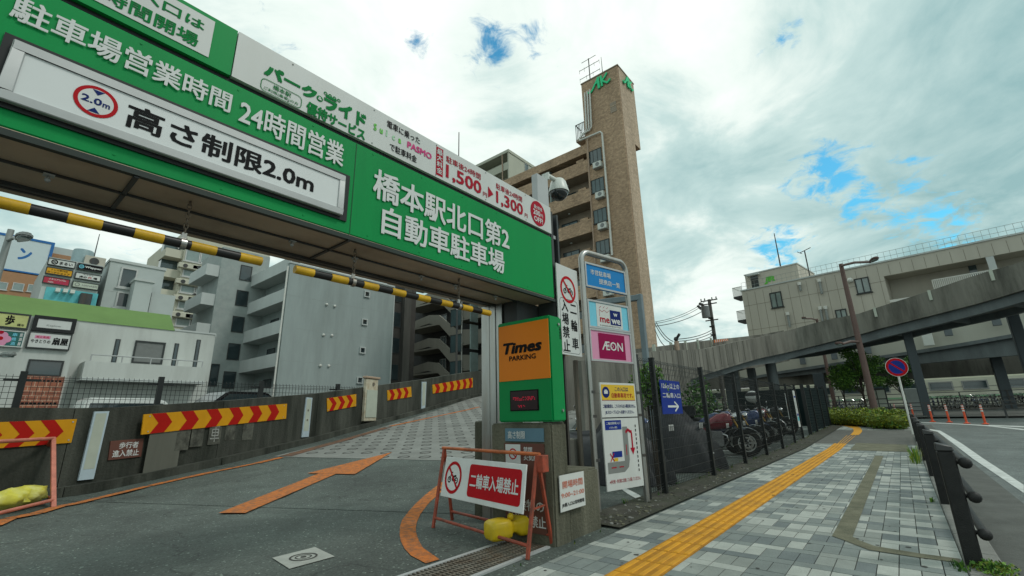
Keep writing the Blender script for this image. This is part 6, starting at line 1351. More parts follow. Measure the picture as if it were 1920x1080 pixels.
column('bridge_column', 1374, 694, 1384, 790, 30, .8, 'broad dark column at the near end of the motorcycle park', 'girder')
column('bridge_column', 1416, 690, 1424, 790, 32, .5, 'narrow dark column behind the first motorcycles', 'girder')
column('bridge_column', 1690, 690, 1702, 764, 42, 1.1, 'dark concrete column behind the no parking sign', 'darksteel')
# walls closing the view under the ramp
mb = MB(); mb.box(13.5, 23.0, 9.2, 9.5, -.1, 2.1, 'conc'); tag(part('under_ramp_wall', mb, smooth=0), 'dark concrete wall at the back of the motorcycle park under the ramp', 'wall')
# lower deck
LP_ = [(1380, 688, 712, 722, 47), (1461, 662, 696, 707, 44), (1546, 646, 683, 698, 40.5), (1635, 630, 669, 689, 37.5), (1716, 614, 657, 682, 35), (1820, 590, 640, 672, 32.8), (1920, 566, 622, 664, 30.8), (2060, 530, 597, 650, 28)]
rows2 = []
for x, yt, yp, yg, d in LP_:
    p = dep(x, yp, d); rows2.append((p[0], p[1], zat(x - 4, yt, p[0], p[1]), p[2], zat(x + 3, yg, p[0], p[1])))
rows2 = resample(rows2, 24)
t = thing('lower_deck', 'lower ramp deck with a pale parapet passing behind the upper one', 'ramp bridge', (rows2[8][0], rows2[8][1], 0))
top2 = [tuple(r[:3]) for r in rows2]
mb = MB(); wall_strip(top2, [0] * 24, list(rows2[:, 2] - rows2[:, 3]), .25, 'beigeband', mb); part('parapet', mb, t, smooth=0)
mb = MB(); wall_strip(top2, list(rows2[:, 2] - rows2[:, 3] + .003), list(rows2[:, 2] - rows2[:, 3] + .25), 3.6, 'girder', mb); part('deck', mb, t, smooth=0)
inn = []
for i in range(24):
    p, q = top2[max(i - 1, 0)], top2[min(i + 1, 23)]; d = np.array([q[0] - p[0], q[1] - p[1]]); d /= np.linalg.norm(d); inn.append((top2[i][0] - d[1] * .35, top2[i][1] + d[0] * .35, top2[i][2]))
mb = MB(); wall_strip(inn, list(rows2[:, 2] - rows2[:, 3] + .255), list(rows2[:, 2] - rows2[:, 4]), .5, 'girder', mb); part('girder', mb, t, smooth=0)
for k, (x, y) in enumerate(((1504, 672), (1563, 662), (1626, 651), (1776, 616), (1866, 596))):
    p = np.array([np.interp(x, [r[0] for r in LP_], [r[4] for r in LP_])])[0]; c = dep(x, y, p - .4); mb = MB(); mb.box(c[0] - .12, c[0] + .1, c[1] - .22, c[1] + .22, c[2] - .55, c[2] + .55, mat('box_grey', (.12, .14, .15), .6)); tag(part('wall_box', mb, bevel=.02), 'grey blue box on the pale parapet of the lower deck', 'wall box', 'grey boxes on the lower deck parapet')
c = dep(1738, 631, 34); mb = MB(); mb.box(c[0] - .15, c[0] + .1, c[1] - .3, c[1] + .3, c[2] - .7, c[2] + .7, 'camw'); tag(part('white_wall_box', mb, bevel=.03), 'white cabinet on the lower deck parapet right of the slim column', 'wall box')
# concrete deck behind (station approach)
mb = MB(); pl = Pl2((52, 22), (50, -30)); a0, b0 = pl.at(1470, 722); a1, b1 = pl.at(1925, 702); z0, z1 = pl.at(1600, 716)[1], pl.at(1600, 672)[1]; mb.slab(pl, a0 - 14, a1 + 14, z0, z1, -.8, 0, 'viaduct'); tag(part('station_deck', mb), 'brownish concrete station deck behind the lower ramp, over the white train', 'bridge deck')

# ================================================================ TRAIN AND STATION YARD
pl = Pl2((56.8, 26), (54.2, -30)); z0 = pl.at(1700, 764)[1]; z1 = pl.at(1700, 712)[1]
t = thing('train', 'long cream train with dark windows seen under the station deck', 'train', pl.pt(20, z0))
mb = MB(); mb.slab(pl, -6, 48, z0, z1, -2.2, 0, 'trainw'); part('car_body', mb, t, bevel=.1, seg=2)
wz0, wz1 = pl.at(1800, 731)[1], pl.at(1800, 714)[1]
for i in range(24):
    a = -4 + i * 2.15
    mb = MB(); mb.frame(pl, a, a + 1.6, wz0, wz1, .09, .004, .05, 'winframe'); mb.slab(pl, a + .09, a + 1.51, wz0 + .09, wz1 - .09, .003, .02, 'glassb'); part('window', mb, t, smooth=0)
mb = MB(); mb.slab(pl, -6, 48, z0 + .75, z0 + .9, .003, .02, 'pgreen'); mb.slab(pl, -6, 48, z0 + 1.6, z0 + 1.63, .003, .02, 'signgrey'); part('stripe', mb, t, smooth=0)
mb = MB(); pl2 = Pl2((49, 24), (47.5, -28)); zf = slope(49); 
for i in range(21): mb.slab(pl2, i * 2.5, i * 2.5 + .07, zf, zf + 1.25, -.03, .03, 'darksteel')
for z in (.3, .75, 1.2): mb.slab(pl2, 0, 50, zf + z, zf + z + .05, -.02, .02, 'darksteel')
tag(part('yard_fence', mb, smooth=0), 'low dark rail fence in front of the cream train', 'fence')
mb = MB(); mb.slab(Pl2((54.2, 26), (51.6, -30)), -5, 60, -.5, slope(53) + .12, -.4, 0, 'viaduct'); tag(part('platform_wall', mb), 'low concrete track wall in front of the train', 'wall')

# ================================================================ LAMPS, SIGNS, TREES, HEDGE
def lamp(label, base, ztop, r, heads, m='lampb', name='street_lamp'):
    t = thing(name, label, 'street lamp', base); x, y, z = base
    mb = MB(); mb.tube([(x, y, z - .3), (x, y, z + 1.2), (x, y, ztop)], [r * 1.15, r * 1.1, r * .72], m, 16); mb.tube([(x, y, z + .02), (x, y, z + .5)], r * 1.5, m, 16); part('pole', mb, t)
    for (ax, ay, az, hx, hy, hz) in heads:
        mb = MB(); mb.tube([(x, y, az), ((x + ax) / 2, (y + ay) / 2, (az + hz) / 2 + .08), (hx, hy, hz)], r * .45, m, 10); part('arm', mb, t)
        d = np.array([hx - x, hy - y]); d = d / np.linalg.norm(d); mb = MB(); vs = []; K = 12
        hp2 = Pl((hx, hy, hz), (d[0], d[1], 0), (-d[1], d[0], 0)); out_ = lambda k, q: [(x_, y_ * q) for x_, y_ in ((-.08 * k, -.05), (.05, -.08), (.3, -.15), (.5, -.16), (.66 * k, -.11), (.72 * k, 0), (.66 * k, .11), (.5, .16), (.3, .15), (.05, .08), (-.08 * k, .05))]
        mb.poly(hp2, out_(1, 1), -.05, .07, m); h_ = part('lamp_head', mb, t, bevel=.035, seg=2)
        mb = MB(); mb.poly(hp2, [(.18 + x_ * .6, y_ * .8) for x_, y_ in out_(1, 1)], -.085, -.051, 'glassp'); part('lens', mb, h_, bevel=.012)
    return t
b = dep(1641, 772, 24.0); bx, by = b[0], b[1]; zz = slope(bx); ztp = zat(1577, 495, bx, by)
h1 = dep(1642, 489, 23.3); h2 = dep(1580, 644, 22.5); za = zat(1612, 641, bx, by)
def armto(px, py, d): return dep(px, py, d)
hA = dep(1632, 491, 23.0); hB = dep(1579, 645, 23.5)
lamp('brown street lamp with two arms rising behind the hedge', (bx, by, zz), ztp, .15, [(hA[0], hA[1], ztp - .1, hA[0], hA[1], hA[2]), (hB[0], hB[1], za, hB[0], hB[1], hB[2])])
b = dep(1567, 768, 38); zt_ = zat(1531, 598, b[0], b[1]); hC = dep(1510, 597.5, 37.5)
lamp('farther thin brown street lamp, its head just above the ramp parapet', (b[0], b[1], slope(b[0])), zt_, .14, [(hC[0], hC[1], zt_ - .1, hC[0], hC[1], hC[2])])
# grey lamps at the left edge
pb_ = dep(-18, 560, 12.5); zt_ = zat(27, 432, pb_[0], pb_[1]); hh_ = dep(36, 450, 12.2)
lamp('grey lamp pole with a flat head at the left edge', (pb_[0], pb_[1], 0), zt_, .1, [(hh_[0], hh_[1], zat(22, 452, pb_[0], pb_[1]), hh_[0], hh_[1], hh_[2])], 'lampg')
pb_ = dep(-40, 700, 15); hh_ = dep(4, 667, 14.6)
lamp('low grey lamp head hanging in at the left edge below the shop boards', (pb_[0], pb_[1], 0), hh_[2] + .1, .07, [(hh_[0], hh_[1], hh_[2], hh_[0], hh_[1], hh_[2])], 'lampg')
# no parking sign
p = g(1712, 814); pz = slope(p[0]); dd = float((np.array([p[0], p[1], pz - EYE])) @ RB.T[2]) if False else None
c = np.array([p[0], p[1], zat(1675, 689, p[0], p[1])])
t = thing('no_parking_sign', 'round blue and red no parking sign on a white pole', 'traffic sign', (p[0], p[1], pz))
mb = MB(); mb.tube([(p[0], p[1], pz - .05), (p[0], p[1], c[2] + .25)], .032, 'pipew', 12); part('pole', mb, t)
fa = np.array([-.95, -.3, 0]); fa /= np.linalg.norm(fa); sp = Pl(c + fa * .045 - np.array([0, 0, 0]), (-fa[1] * -1 if False else fa[1] * -1, fa[0], 0))
if sp.n @ fa < 0: sp = Pl(c + fa * .045, (fa[1], -fa[0], 0))
r_ = .315; mb = MB(); mb.disc(sp, 0, 0, r_, -.01, .0, 'white', 40); mb.ring(sp, 0, 0, r_ * .72, r_ * .96, .003, 'red', 40); mb.ring(sp, 0, 0, .0001, r_ * .72, .002, 'bluesign', 40); mb.line(sp, (-r_ * .55, r_ * .5), (r_ * .55, -r_ * .5), r_ * .16, .0045, 'red'); part('disc', mb, t, smooth=0)
# hedge
hl = [g(*p) for p in ((1564, 793), (1590, 794), (1625, 799), (1658, 808), (1690, 816))]; hr = [g(*p) for p in ((1712, 815), (1712, 812))]
t = thing('hedge', 'low clipped yellow green hedge at the bend of the pavement', 'hedge', (24.5, 1.6, slope(24.5)))
mb = MB(); pts = resample([(26.6, 4.3, 0), (27.0, 3.2, 0), (25.9, 2.2, 0), (24.6, 1.3, 0), (23.3, .55, 0)], 40)
hx = [(x, y) for x, y, _ in pts]
for i, (x, y) in enumerate(hx):
    u_ = i / 39; dpt = .55; z = slope(x)
    hgt = .74 + .06 * math.sin(i * .9)
    leaves(mb, (x + .35, y + .0, z + hgt * .5), (.55, .45, hgt * .56), 170, .07, ['leafy', 'leafy2', 'leafy', 'leafy2', 'leaf1'], .8, .55)
part('foliage', mb, t, smooth=0)
mb = MB()
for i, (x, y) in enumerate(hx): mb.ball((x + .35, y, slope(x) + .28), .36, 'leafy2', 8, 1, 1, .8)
part('inner_branches', mb, t)
t = thing('round_shrub', 'rounded olive shrub joining the hedge beside the no parking sign', 'shrub', (23.0, .3, slope(23)))
mb = MB(); 
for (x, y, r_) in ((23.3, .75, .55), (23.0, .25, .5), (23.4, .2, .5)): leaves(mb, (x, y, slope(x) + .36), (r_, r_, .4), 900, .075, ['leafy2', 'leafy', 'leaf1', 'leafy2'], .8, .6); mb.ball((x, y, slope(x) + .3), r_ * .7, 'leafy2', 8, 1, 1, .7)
part('foliage', mb, t, smooth=0)
def tree(label, base, h, crown, n, size, mats, trunk=.07):
    x, y, z = base; t = thing('tree', label, 'tree', base, group='small trees by the bicycle park')
    mb = MB(); top_ = (x + .1 * h * (rng.rand() - .5), y + .1 * h * (rng.rand() - .5), z + h * .72); pts = [(x, y, z - .2), (x + .03, y + .02, z + h * .3), ((x + top_[0]) / 2, (y + top_[1]) / 2, z + h * .5), top_]
    mb.tube(pts, [trunk, trunk * .8, trunk * .6, trunk * .3], 'bark', 10)
    cl = []
    for k in range(crown[2]):
        a = 6.283 * k / crown[2] + rng.rand(); rr = crown[0] * (.35 + .55 * rng.rand()); zz = z + h * (.48 + .48 * rng.rand()); c = (x + rr * math.cos(a), y + rr * math.sin(a), zz); cl.append(c)
        st = pts[2] if rng.rand() < .5 else pts[1]; mb.tube([st, ((st[0] + c[0]) / 2, (st[1] + c[1]) / 2, (st[2] + c[2]) / 2 + .1), c], [trunk * .4, trunk * .25, trunk * .1], 'bark', 6)
    part('trunk', mb, t); lf = MB()
    for c in cl:
        s_ = crown[1] * (.6 + .6 * rng.rand()); leaves(lf, c, (s_, s_, s_ * .7), n // len(cl), size, mats, .6, .2)
    part('crown', lf, t, smooth=0)
p = dep(1626, 770, 31); tree('taller round crowned green tree beside the brown street lamp', (p[0], p[1], slope(p[0])), 4.3, (1.25, .72, 13), 7600, .125, ['leaf1', 'leaf2', 'leaf1', 'leaf3'], .09)
p = dep(1588, 768, 33); tree('small slender green tree between the two brown street lamps', (p[0], p[1], slope(p[0])), 3.4, (.55, .5, 7), 2600, .11, ['leaf1', 'leaf2', 'leaf1', 'leaf3'], .06)
p = dep(1700, 770, 33); tree('dark spreading tree behind the no parking sign', (p[0], p[1], slope(p[0])), 4.2, (1.4, .6, 11), 4200, .125, ['leaf2', 'leaf1', 'leaf2'], .08)
def bush(label, c, rad, n, size, mats, cat='shrub', name='shrub'):
    t = thing(name, label, cat, (c[0], c[1], slope(c[0]))); mb = MB(); leaves(mb, c, rad, n, size, mats, .7, .15); part('foliage', mb, t, smooth=0)
    mb = MB()
    for k in range(7): a = k * .9; mb.tube([(c[0] + .02 * math.cos(a), c[1] + .02 * math.sin(a), slope(c[0]) - .02), (c[0] + .04 * math.cos(a), c[1] + .04 * math.sin(a), c[2] - rad[2] * .5), (c[0] + rad[0] * .5 * math.cos(a), c[1] + rad[1] * .5 * math.sin(a), c[2] + rad[2] * .5)], [.006, .005, .003], 'bark', 6)
    part('stem', mb, t)
p = dep(1215, 715, 6.4); bush('bright green shrub behind the fence beside the sign stand', (p[0], p[1], p[2] - .06), (.28, .28, .34), 620, .075, ['leaf1', 'leaf3', 'leaf1'])
p = dep(1312, 728, 14); bush('dark green shrub at the back of the motorcycle park', (p[0], p[1], p[2] * .62), (.8, .6, p[2] * .6), 1100, .11, ['leaf2', 'leaf1'])
# delineator posts
lab = ['orange delineator nearest the right edge', 'second orange delineator from the right edge', 'third orange delineator from the right edge', 'fourth orange delineator from the right edge, just right of the bollards', 'orange delineator just behind the no parking pole', 'orange delineator farthest left, above the hedge']
spots = [(1848, 795.5), (1813, 794.2), (1780.5, 792), (1749, 791), (1714, 785), (1682, 784)]
t0 = None
for (x, y), l in zip(spots, lab):
    p = hit(x, y, lambda a, b_: slope(a) - .09)
    if t0 is None:
        t0 = thing('delineator_post', l, 'delineator', (0, 0, 0), group='orange delineators along the far road edge')
        mb = MB(); mb.lathe([(.12, 0), (.125, .02), (.06, .045), (.04, .07), (.04, .78), (.03, .8)], 'cone', n=16); part('post', mb, t0)
        mb = MB()
        for z in (.52, .62, .72): mb.lathe([(.043, z), (.043, z + .055)], 'white', n=16)
        part('reflective_band', mb, t0); t0.location = [float(v) for v in p]
    else: dup(t0, p, 0, l)
# cabinet and notice boards by the bicycle park
p = dep(1724, 784, 31); mb = MB(); mb.box(p[0] - .3, p[0] + .3, p[1] - .45, p[1] + .45, slope(p[0]) - .1, slope(p[0]) + 1.6, 'lampg'); tag(part('utility_cabinet', mb, bevel=.03), 'tall pale grey cabinet at the foot of the slim steel column', 'cabinet')
p = dep(1654, 782, 32); t = thing('notice_board', 'dark framed notice board with pale sheets beside the street lamp', 'notice board', (p[0], p[1], slope(p[0])))
pl = Pl2((p[0], p[1] + .55), (p[0] - .1, p[1] - .55)); mb = MB(); mb.slab(pl, 0, 1.1, slope(p[0]) - .1, slope(p[0]) + 1.7, -.05, .0, 'darksteel'); part('frame', mb, t); mb = MB()
for i in range(2):
    for j in range(2): mb.slab(pl, .08 + .5 * i, .52 + .5 * i, slope(p[0]) + .35 + .65 * j, slope(p[0]) + .93 + .65 * j, .003, .01, 'retro')
part('sheet', mb, t, smooth=0)

# ================================================================ BICYCLES
def bicycle(label, m, basket=True):
    t = thing('bicycle', label, 'bicycle', (0, 0, 0), group='bicycles parked under the decks')
    for x in (.52, -.52):
        w = MB(); torus(w, (x, 0, .33), .31, .018, 'rubber', 20, 5); wo = part('wheel', w, t, smooth=60); w = MB(); torus(w, (x, 0, .33), .285, .008, 'chrome', 20, 4)
        for k in range(8): a = 6.283 * k / 8; w.bar((x, 0, .33), (x + .28 * math.cos(a), 0, .33 + .28 * math.sin(a)), .006, .006, 'chrome')
        part('rim', w, wo, smooth=0)
    f = MB()
    for a, b_ in (((.38, 0, .85), (.52, 0, .33)), ((.38, 0, .8), (-.05, 0, .3)), ((-.05, 0, .3), (-.17, 0, .78)), ((-.05, 0, .3), (-.52, 0, .33)), ((-.52, 0, .33), (-.15, 0, .62)), ((.36, 0, .7), (-.13, 0, .52))): f.tube([a, b_], .016, m, 6)
    part('frame', f, t); f = MB(); f.ball((-.2, 0, .82), .12, 'seatm', 8, 1.1, .7, .4); part('saddle', f, t); f = MB(); f.tube([(.2, -.27, .98), (.36, -.15, 1.0), (.38, 0, .86), (.36, .15, 1.0), (.2, .27, .98)], .012, 'chrome', 6); part('handlebar', f, t)
    for x in (.52, -.52):
        f = MB()
        for k in range(8):
            a0_, a1_ = R_(30 + 15 * k), R_(45 + 15 * k); f.bar((x + .35 * math.cos(a0_), 0, .33 + .35 * math.sin(a0_)), (x + .35 * math.cos(a1_), 0, .33 + .35 * math.sin(a1_)), .05, .008, m)
        part('mudguard', f, t, smooth=0)
    if basket:
        f = MB(); 
        for z in (.68, .78, .88, .97): f.tube([(.46, -.16, z), (.74, -.16, z), (.74, .16, z), (.46, .16, z), (.46, -.16, z)], .007, 'darksteel', 5)
        for x, y in ((.46, -.16), (.74, -.16), (.74, .16), (.46, .16), (.6, -.16), (.6, .16), (.74, 0)): f.tube([(x, y, .68), (x, y, .97)], .006, 'darksteel', 5)
        part('basket', f, t)
    return t
b1 = bicycle('bicycle', 'silver'); b2 = bicycle('bicycle', 'black'); b3 = bicycle('bicycle', 'bikeblue', False)
pos = []
for i, x in enumerate(np.linspace(1572, 1662, 11)): pos.append((x + rng.randn(), 776 + rng.rand(), 33.5 + 1.5 * (i % 2)))
for i, x in enumerate(np.linspace(1740, 1930, 24)): pos.append((x + 1.5 * rng.randn(), 771 + rng.rand() * 1.5, 34.5 + 1.6 * (i % 2)))
used = {}
for i, (x, y, d) in enumerate(pos):
    p = dep(x, y, d); k = int(rng.rand() * 3); src = (b1, b2, b3)[k]; col = ('silver', 'black', 'dark blue')[k]; hd = R_(178 + 25 * rng.randn() * .5)
    lb = '%s bicycle parked in the %s under the decks' % (col, 'row left of the notice board' if x < 1700 else 'long row behind the orange delineators')
    if k not in used: src.location = (p[0], p[1], slope(p[0])); src.rotation_euler = (0, 0, hd); src['label'] = lb; used[k] = 1
    else: dup(src, (p[0], p[1], slope(p[0])), hd, lb)
# low rail in front of the bicycles
pl = Pl2((35.0, 14), (34.2, -16)); mb = MB(); zf = slope(35)
for i in range(21): mb.slab(pl, i * 1.5, i * 1.5 + .08, zf - .1, zf + .75, -.04, .04, 'darksteel')
for z in (.3, .52, .72): mb.slab(pl, 0, 30, zf + z, zf + z + .05, -.025, .025, 'darksteel')
tag(part('road_guard_rail', mb, smooth=0), 'low dark guard rail along the far road edge before the bicycles', 'guard rail')
# green bushes behind the bicycles
for k, (x, y, d, r_) in enumerate(((1790, 742, 44, 1.3), (1690, 748, 42, 1.0), (1850, 750, 43, .9))):
    p = dep(x, y, d); bush(['wide green shrub behind the long row of bicycles', 'green shrub left of the slim steel column', 'small green shrub by the thick column near the right edge'][k], (p[0], p[1], p[2]), (.8, r_, .7), 700, .14, ['leaf1', 'leaf2', 'leaf3'])
# ================================================================ TILED TOWER (logo on top)
XA, YA = 31.2, 13.3
PA = PlX(XA); PR = PlY(YA)
z_top = PA.at(1157, 123)[1]; y_l = -PA.at(1090, 162)[0]; z_par = PA.at(1093, 272)[1]
t = thing('tiled_apartment_tower', 'brown tiled apartment tower with green emblems at the top and long balconies', 'apartment building', (XA, YA, 0))
x_r = PR.at(1187, 160)[0]; x_r2 = PR.at(1210, 450)[0]; z_oh = PR.at(1197, 277)[1]
mb = MB(); mb.box(XA, x_r, YA + .004, y_l, z_oh, z_top, 'aktile'); mb.box(XA, x_r2, YA + .006, y_l, -.1, z_oh - .002, 'aktile'); part('tower', mb, t, smooth=0)
mb = MB(); mb.box(XA + .12, x_r + .002, YA - .03, YA + .002, z_oh, z_top + .02, 'aktile2'); mb.box(XA + .12, x_r2 + .002, YA - .03, YA + .002, -.1, z_oh - .004, 'aktile2'); part('side_face', mb, t, smooth=0)
mb = MB(); mb.box(XA - .05, x_r + .05, YA - .08, y_l + .05, z_top + .021, z_top + .12, 'akplain'); part('coping', mb, t, smooth=0)
YL = min(29.0, -PA.at(906, 560)[0])
mb = MB(); mb.box(XA + 1.5, XA + 11, y_l + .01, YL, -.1, z_par - .9, 'akplain'); part('recess_wall', mb, t, smooth=0)
mb = MB(); mb.box(XA + .02, XA + 11, y_l + .012, YL, z_par - .88, z_par, 'aktile'); part('roof_parapet', mb, t, smooth=0)
def AY(px, py): return -PA.at(px, py)[0]
def AZ(px, py): return PA.at(px, py)[1]
zp0 = AZ(1094, 301) ; fl_h = 2.79
for k in range(8):
    zt_ = zp0 - fl_h * k
    if zt_ < 1: break
    mb = MB(); mb.box(XA + .02, XA + .2, y_l + .012, YL, zt_ - 1.2, zt_, 'aktile'); mb.box(XA + .2, XA + 1.5, y_l + .012, YL, zt_ - 1.2, zt_ - 1.0, 'akplain'); bo = part('balcony', mb, t, smooth=0)
    # stepped end of the parapet, partition walls, doors and laundry gear seen in the recess
    mb = MB(); mb.box(XA + .01, XA + .3, y_l + .35, y_l + 1.1, zt_ - .0, zt_ + .22, 'aktile'); part('step', mb, bo, smooth=0)
    for yy in (y_l + 4.2, y_l + 9.4, y_l + 14.6): mb = MB(); mb.box(XA + .4, XA + 1.48, yy, yy + .1, zt_ - .99, zt_ + 1.5, 'glassp'); part('divider', mb, bo, smooth=0)
    pl = PlX(XA + 1.49)
    for yy in (y_l + 2.2, y_l + 6.5, y_l + 11.8, y_l + 17): window(pl, -yy - 1.7, -yy, zt_ - .9, zt_ + 1.0, t, 'winframed', 'glassb', 1, .06, .06, False)
    mb = MB(); mb.box(XA + 1.0, XA + 1.35, y_l + 1.6, y_l + 2.3, zt_ - .98, zt_ - .3 + .45, 'camw'); part('air_unit', mb, bo, smooth=0)
    mb = MB(); mb.lathe([(.1, 0), (.12, .05), (.05, .12)], 'camw', (XA + .8, y_l + 2.6, zt_ + 1.42), (0, 0, 1), 10); part('ceiling_lamp', mb, bo)
wy0, wy1 = AY(1131, 320), AY(1106.5, 320)
for k in range(8):
    zc = AZ(1118, 292) - fl_h * k
    if zc < 3: break
    window(PA, -wy1, -wy0, zc - .62, zc + .62, t, 'winframed', 'glassb', 2, .06, .05, True)
    mb = MB(); y0 = AY(1123, 310); mb.box(XA - .42, XA - .03, y0 - .38, y0 + .38, zc - 1.32, zc - .82, 'camw'); mb.box(XA - .45, XA, y0 - .4, y0 + .4, zc - 1.38, zc - 1.33, 'alu'); au = part('air_unit', mb, t, bevel=.02)
    mb = MB(); mb.disc(PlX(XA - .42), -y0 + .06, zc - 1.07, .18, 0, .012, 'insul', 18); part('fan', mb, au)
def pipe(pts, r, m, d=.16): mb = MB(); mb.tube([PA.pix(x, y, d) for x, y in pts], r, m, 10); part('pipe', mb, t)
for k in range(3): pipe([(1098 + k * 4.6, 176 - k * 3), (1101.5 + k * 4.6, 243 - k * 2), (1099 + k * 4, 249 - k * 1.5), (1088 + k * 2, 262 - k * 4.4)], .075, 'pipew')
pipe([(1088, 262), (1090, 265), (1128, 249), (1131, 252), (1141, 366), (1150, 480)], .085, 'pipew', .2)
pipe([(1103, 262), (1108, 350), (1116, 470), (1122, 560)], .06, 'pipeb')
mb = MB(); y0, y1 = AY(1092, 240), AY(1078, 248); zb_, zt_ = AZ(1085, 259), AZ(1085, 231)
mb.box(XA + .1, XA + 1.1, y0 - .2, y1, zb_ - .25, zb_, 'akplain'); bo = part('roof_landing', mb, t, smooth=0); mb = MB()
for yy in np.linspace(y0 - .1, y1 - .03, 7): mb.bar((XA + .13, yy, zb_), (XA + .13, yy, zt_), .04, .04, 'black')
mb.bar((XA + .13, y0 - .2, zt_), (XA + .13, y1, zt_), .05, .05, 'black'); mb.bar((XA + .13, y1 - .03, zt_), (XA + 1.1, y1 - .03, zt_), .05, .05, 'black'); mb.bar((XA + .13, y0, zb_ + .1), (XA + .13, y1 - .03, zt_), .03, .03, 'black'); part('railing', mb, bo, smooth=0)
mb = MB(); pz_ = AZ(1150, 200); py_ = AY(1150, 200); mb.slab(PA, -py_ - .28, -py_ + .28, pz_ - .55, pz_ + .45, -.0 + .003, .03, 'akplain'); mb.slab(PA, -py_ - .24, -py_ + .24, pz_ + .02, pz_ + .1, .031, .05, 'aktile2'); part('niche', mb, t, smooth=0)
# green emblem: A with a long swash and K
def emblem(pl, a, b, s_, m='lgreen'):
    mb = MB()
    def st(pts, w):
        for p, q in zip(pts[:-1], pts[1:]):
            d = np.array(q) - np.array(p); L_ = np.linalg.norm(d); nn = np.array([-d[1], d[0]]) / L_ * w * s_ / 2; ee = d / L_ * w * s_ * .2
            P_ = [np.array(p) * s_ - nn - ee, np.array(q) * s_ - nn + ee, np.array(q) * s_ + nn + ee, np.array(p) * s_ + nn - ee]; mb.poly(pl, [(a + x[0], b + x[1]) for x in P_], .05, .16 + rng.rand() * .004, m)
    st([(-.95, -.42), (-.98, -.5), (-.85, -.56), (-.62, -.4), (-.35, -.0), (-.05, .5)], .13); st([(-.05, .5), (-.04, .0), (-.02, -.5)], .2); st([(-.45, -.02), (.0, .1)], .1)
    st([(.2, .5), (.24, .0), (.26, -.45)], .16); st([(.75, .5), (.5, .2), (.26, .02)], .12); st([(.26, .05), (.5, -.2), (.72, -.4), (.9, -.3), (.95, -.18)], .14)
    return mb
a, b = PA.at(1124, 156); part('emblem', emblem(PA, a, b, 1.1, mat('emblem_green', (.03, .6, .26), .5)), t, smooth=0)
a, b = PR.at(1174.5, 156); part('emblem', emblem(Pl((0, YA - .03, 0), (1, 0, 0)), a, b, 1.0, MATS['emblem_green']), t, smooth=0)
t2 = thing('roof_antenna', 'tall television antenna on the roof of the brown tiled tower', 'antenna', PA.pix(1101, 155, -1))
bp0 = PA.pix(1101, 152, -.6); H_ = AZ(1097, 103) - z_top; x, y, z = bp0[0], bp0[1], z_top
mb = MB(); mb.tube([(x, y, z), (x, y, z + H_)], .05, 'darksteel', 8); part('mast', mb, t2)
for f_, L_, n in ((.98, .75, 0), (.72, 1.05, 5), (.4, 1.05, 4)):
    mb = MB(); zz = z + H_ * f_; mb.tube([(x, y - L_, zz), (x, y + L_, zz)], .025, 'darksteel', 6)
    for k in range(n): yy = y - L_ + 2 * L_ * k / (n - 1); mb.tube([(x, yy, zz - .32), (x, yy, zz + .12)], .014, 'darksteel', 5)
    part('element', mb, t2)
mb = MB(); mb.ball((x - .1, y - .3, z + .3), .28, 'lampg', 12, .4, 1, 1); part('dish', mb, t2)
mb = MB(); r0 = PA.pix(1121, 142, -1.0); zz = AZ(1117, 95); mb.tube([(r0[0], r0[1], z_top), (r0[0], r0[1], zz)], [.05, .02], 'darksteel', 8); tag(part('lightning_rod', mb), 'thin lightning rod on the roof beside the television antenna', 'lightning rod')
mb = MB(); r0 = dep(860, 300, 30); mb.tube([(r0[0], r0[1], 0), (r0[0], r0[1], zat(858, 248, r0[0], r0[1]))], [.07, .03], 'darksteel', 8); tag(part('lightning_rod', mb), 'thin bare mast rising behind the price strip', 'lightning rod')

# flat grey building peeping over behind the tower
XF = 48.0; PF = PlX(XF); yc, zc = -PF.at(953, 280)[0], PF.at(953, 280)[1]; yl = -PF.at(885, 320)[0]; PQ = PlY(yc); xr2 = PQ.at(1012, 318)[0]
t = thing('flat_roof_building', 'flat roofed grey beige building peeping over behind the tiled tower', 'apartment building', (XF, yc, 0))
mb = MB(); mb.box(XF + 1.8, xr2, yc + .2, yl + 8, -.1, zc - .5, 'topgrey'); part('wall', mb, t, smooth=0)
mb = MB(); mb.box(XF - .1, xr2 + .1, yc - .1, yl + 8, zc - .48, zc, 'topgrey'); part('roof', mb, t, smooth=0)
mb = MB(); mb.box(XF, xr2, yc, yc + .198, -.1, zc - .49, 'topgrey'); part('side_wall', mb, t, smooth=0)
for k in range(5): mb = MB(); zz = zc - 2.1 - 3.0 * k; mb.box(XF, XF + .15, yc + .2, yl + 8, zz - 1.3, zz, 'topgrey'); mb.box(XF + .15, XF + 1.79, yc + .2, yl + 8, zz - 1.3, zz - 1.1, 'topgrey'); part('balcony', mb, t, smooth=0); window(PlX(XF + 1.79), -yc - 7.0, -yc - 4.6, zz - 1.0, zz + 1.1, t, 'winframe', 'glassb', 1, .07, .06, False)
mb = MB(); mb.tube([(XF - .1, yc + 1.2, 0), (XF - .1, yc + 1.2, zc - .5)], .09, 'pipeb', 8); part('pipe', mb, t)
a, b = PQ.at(987, 313); window(PQ, a - .5, a + .5, b - .9, b + .5, t, 'winframe', 'glassb', 0)

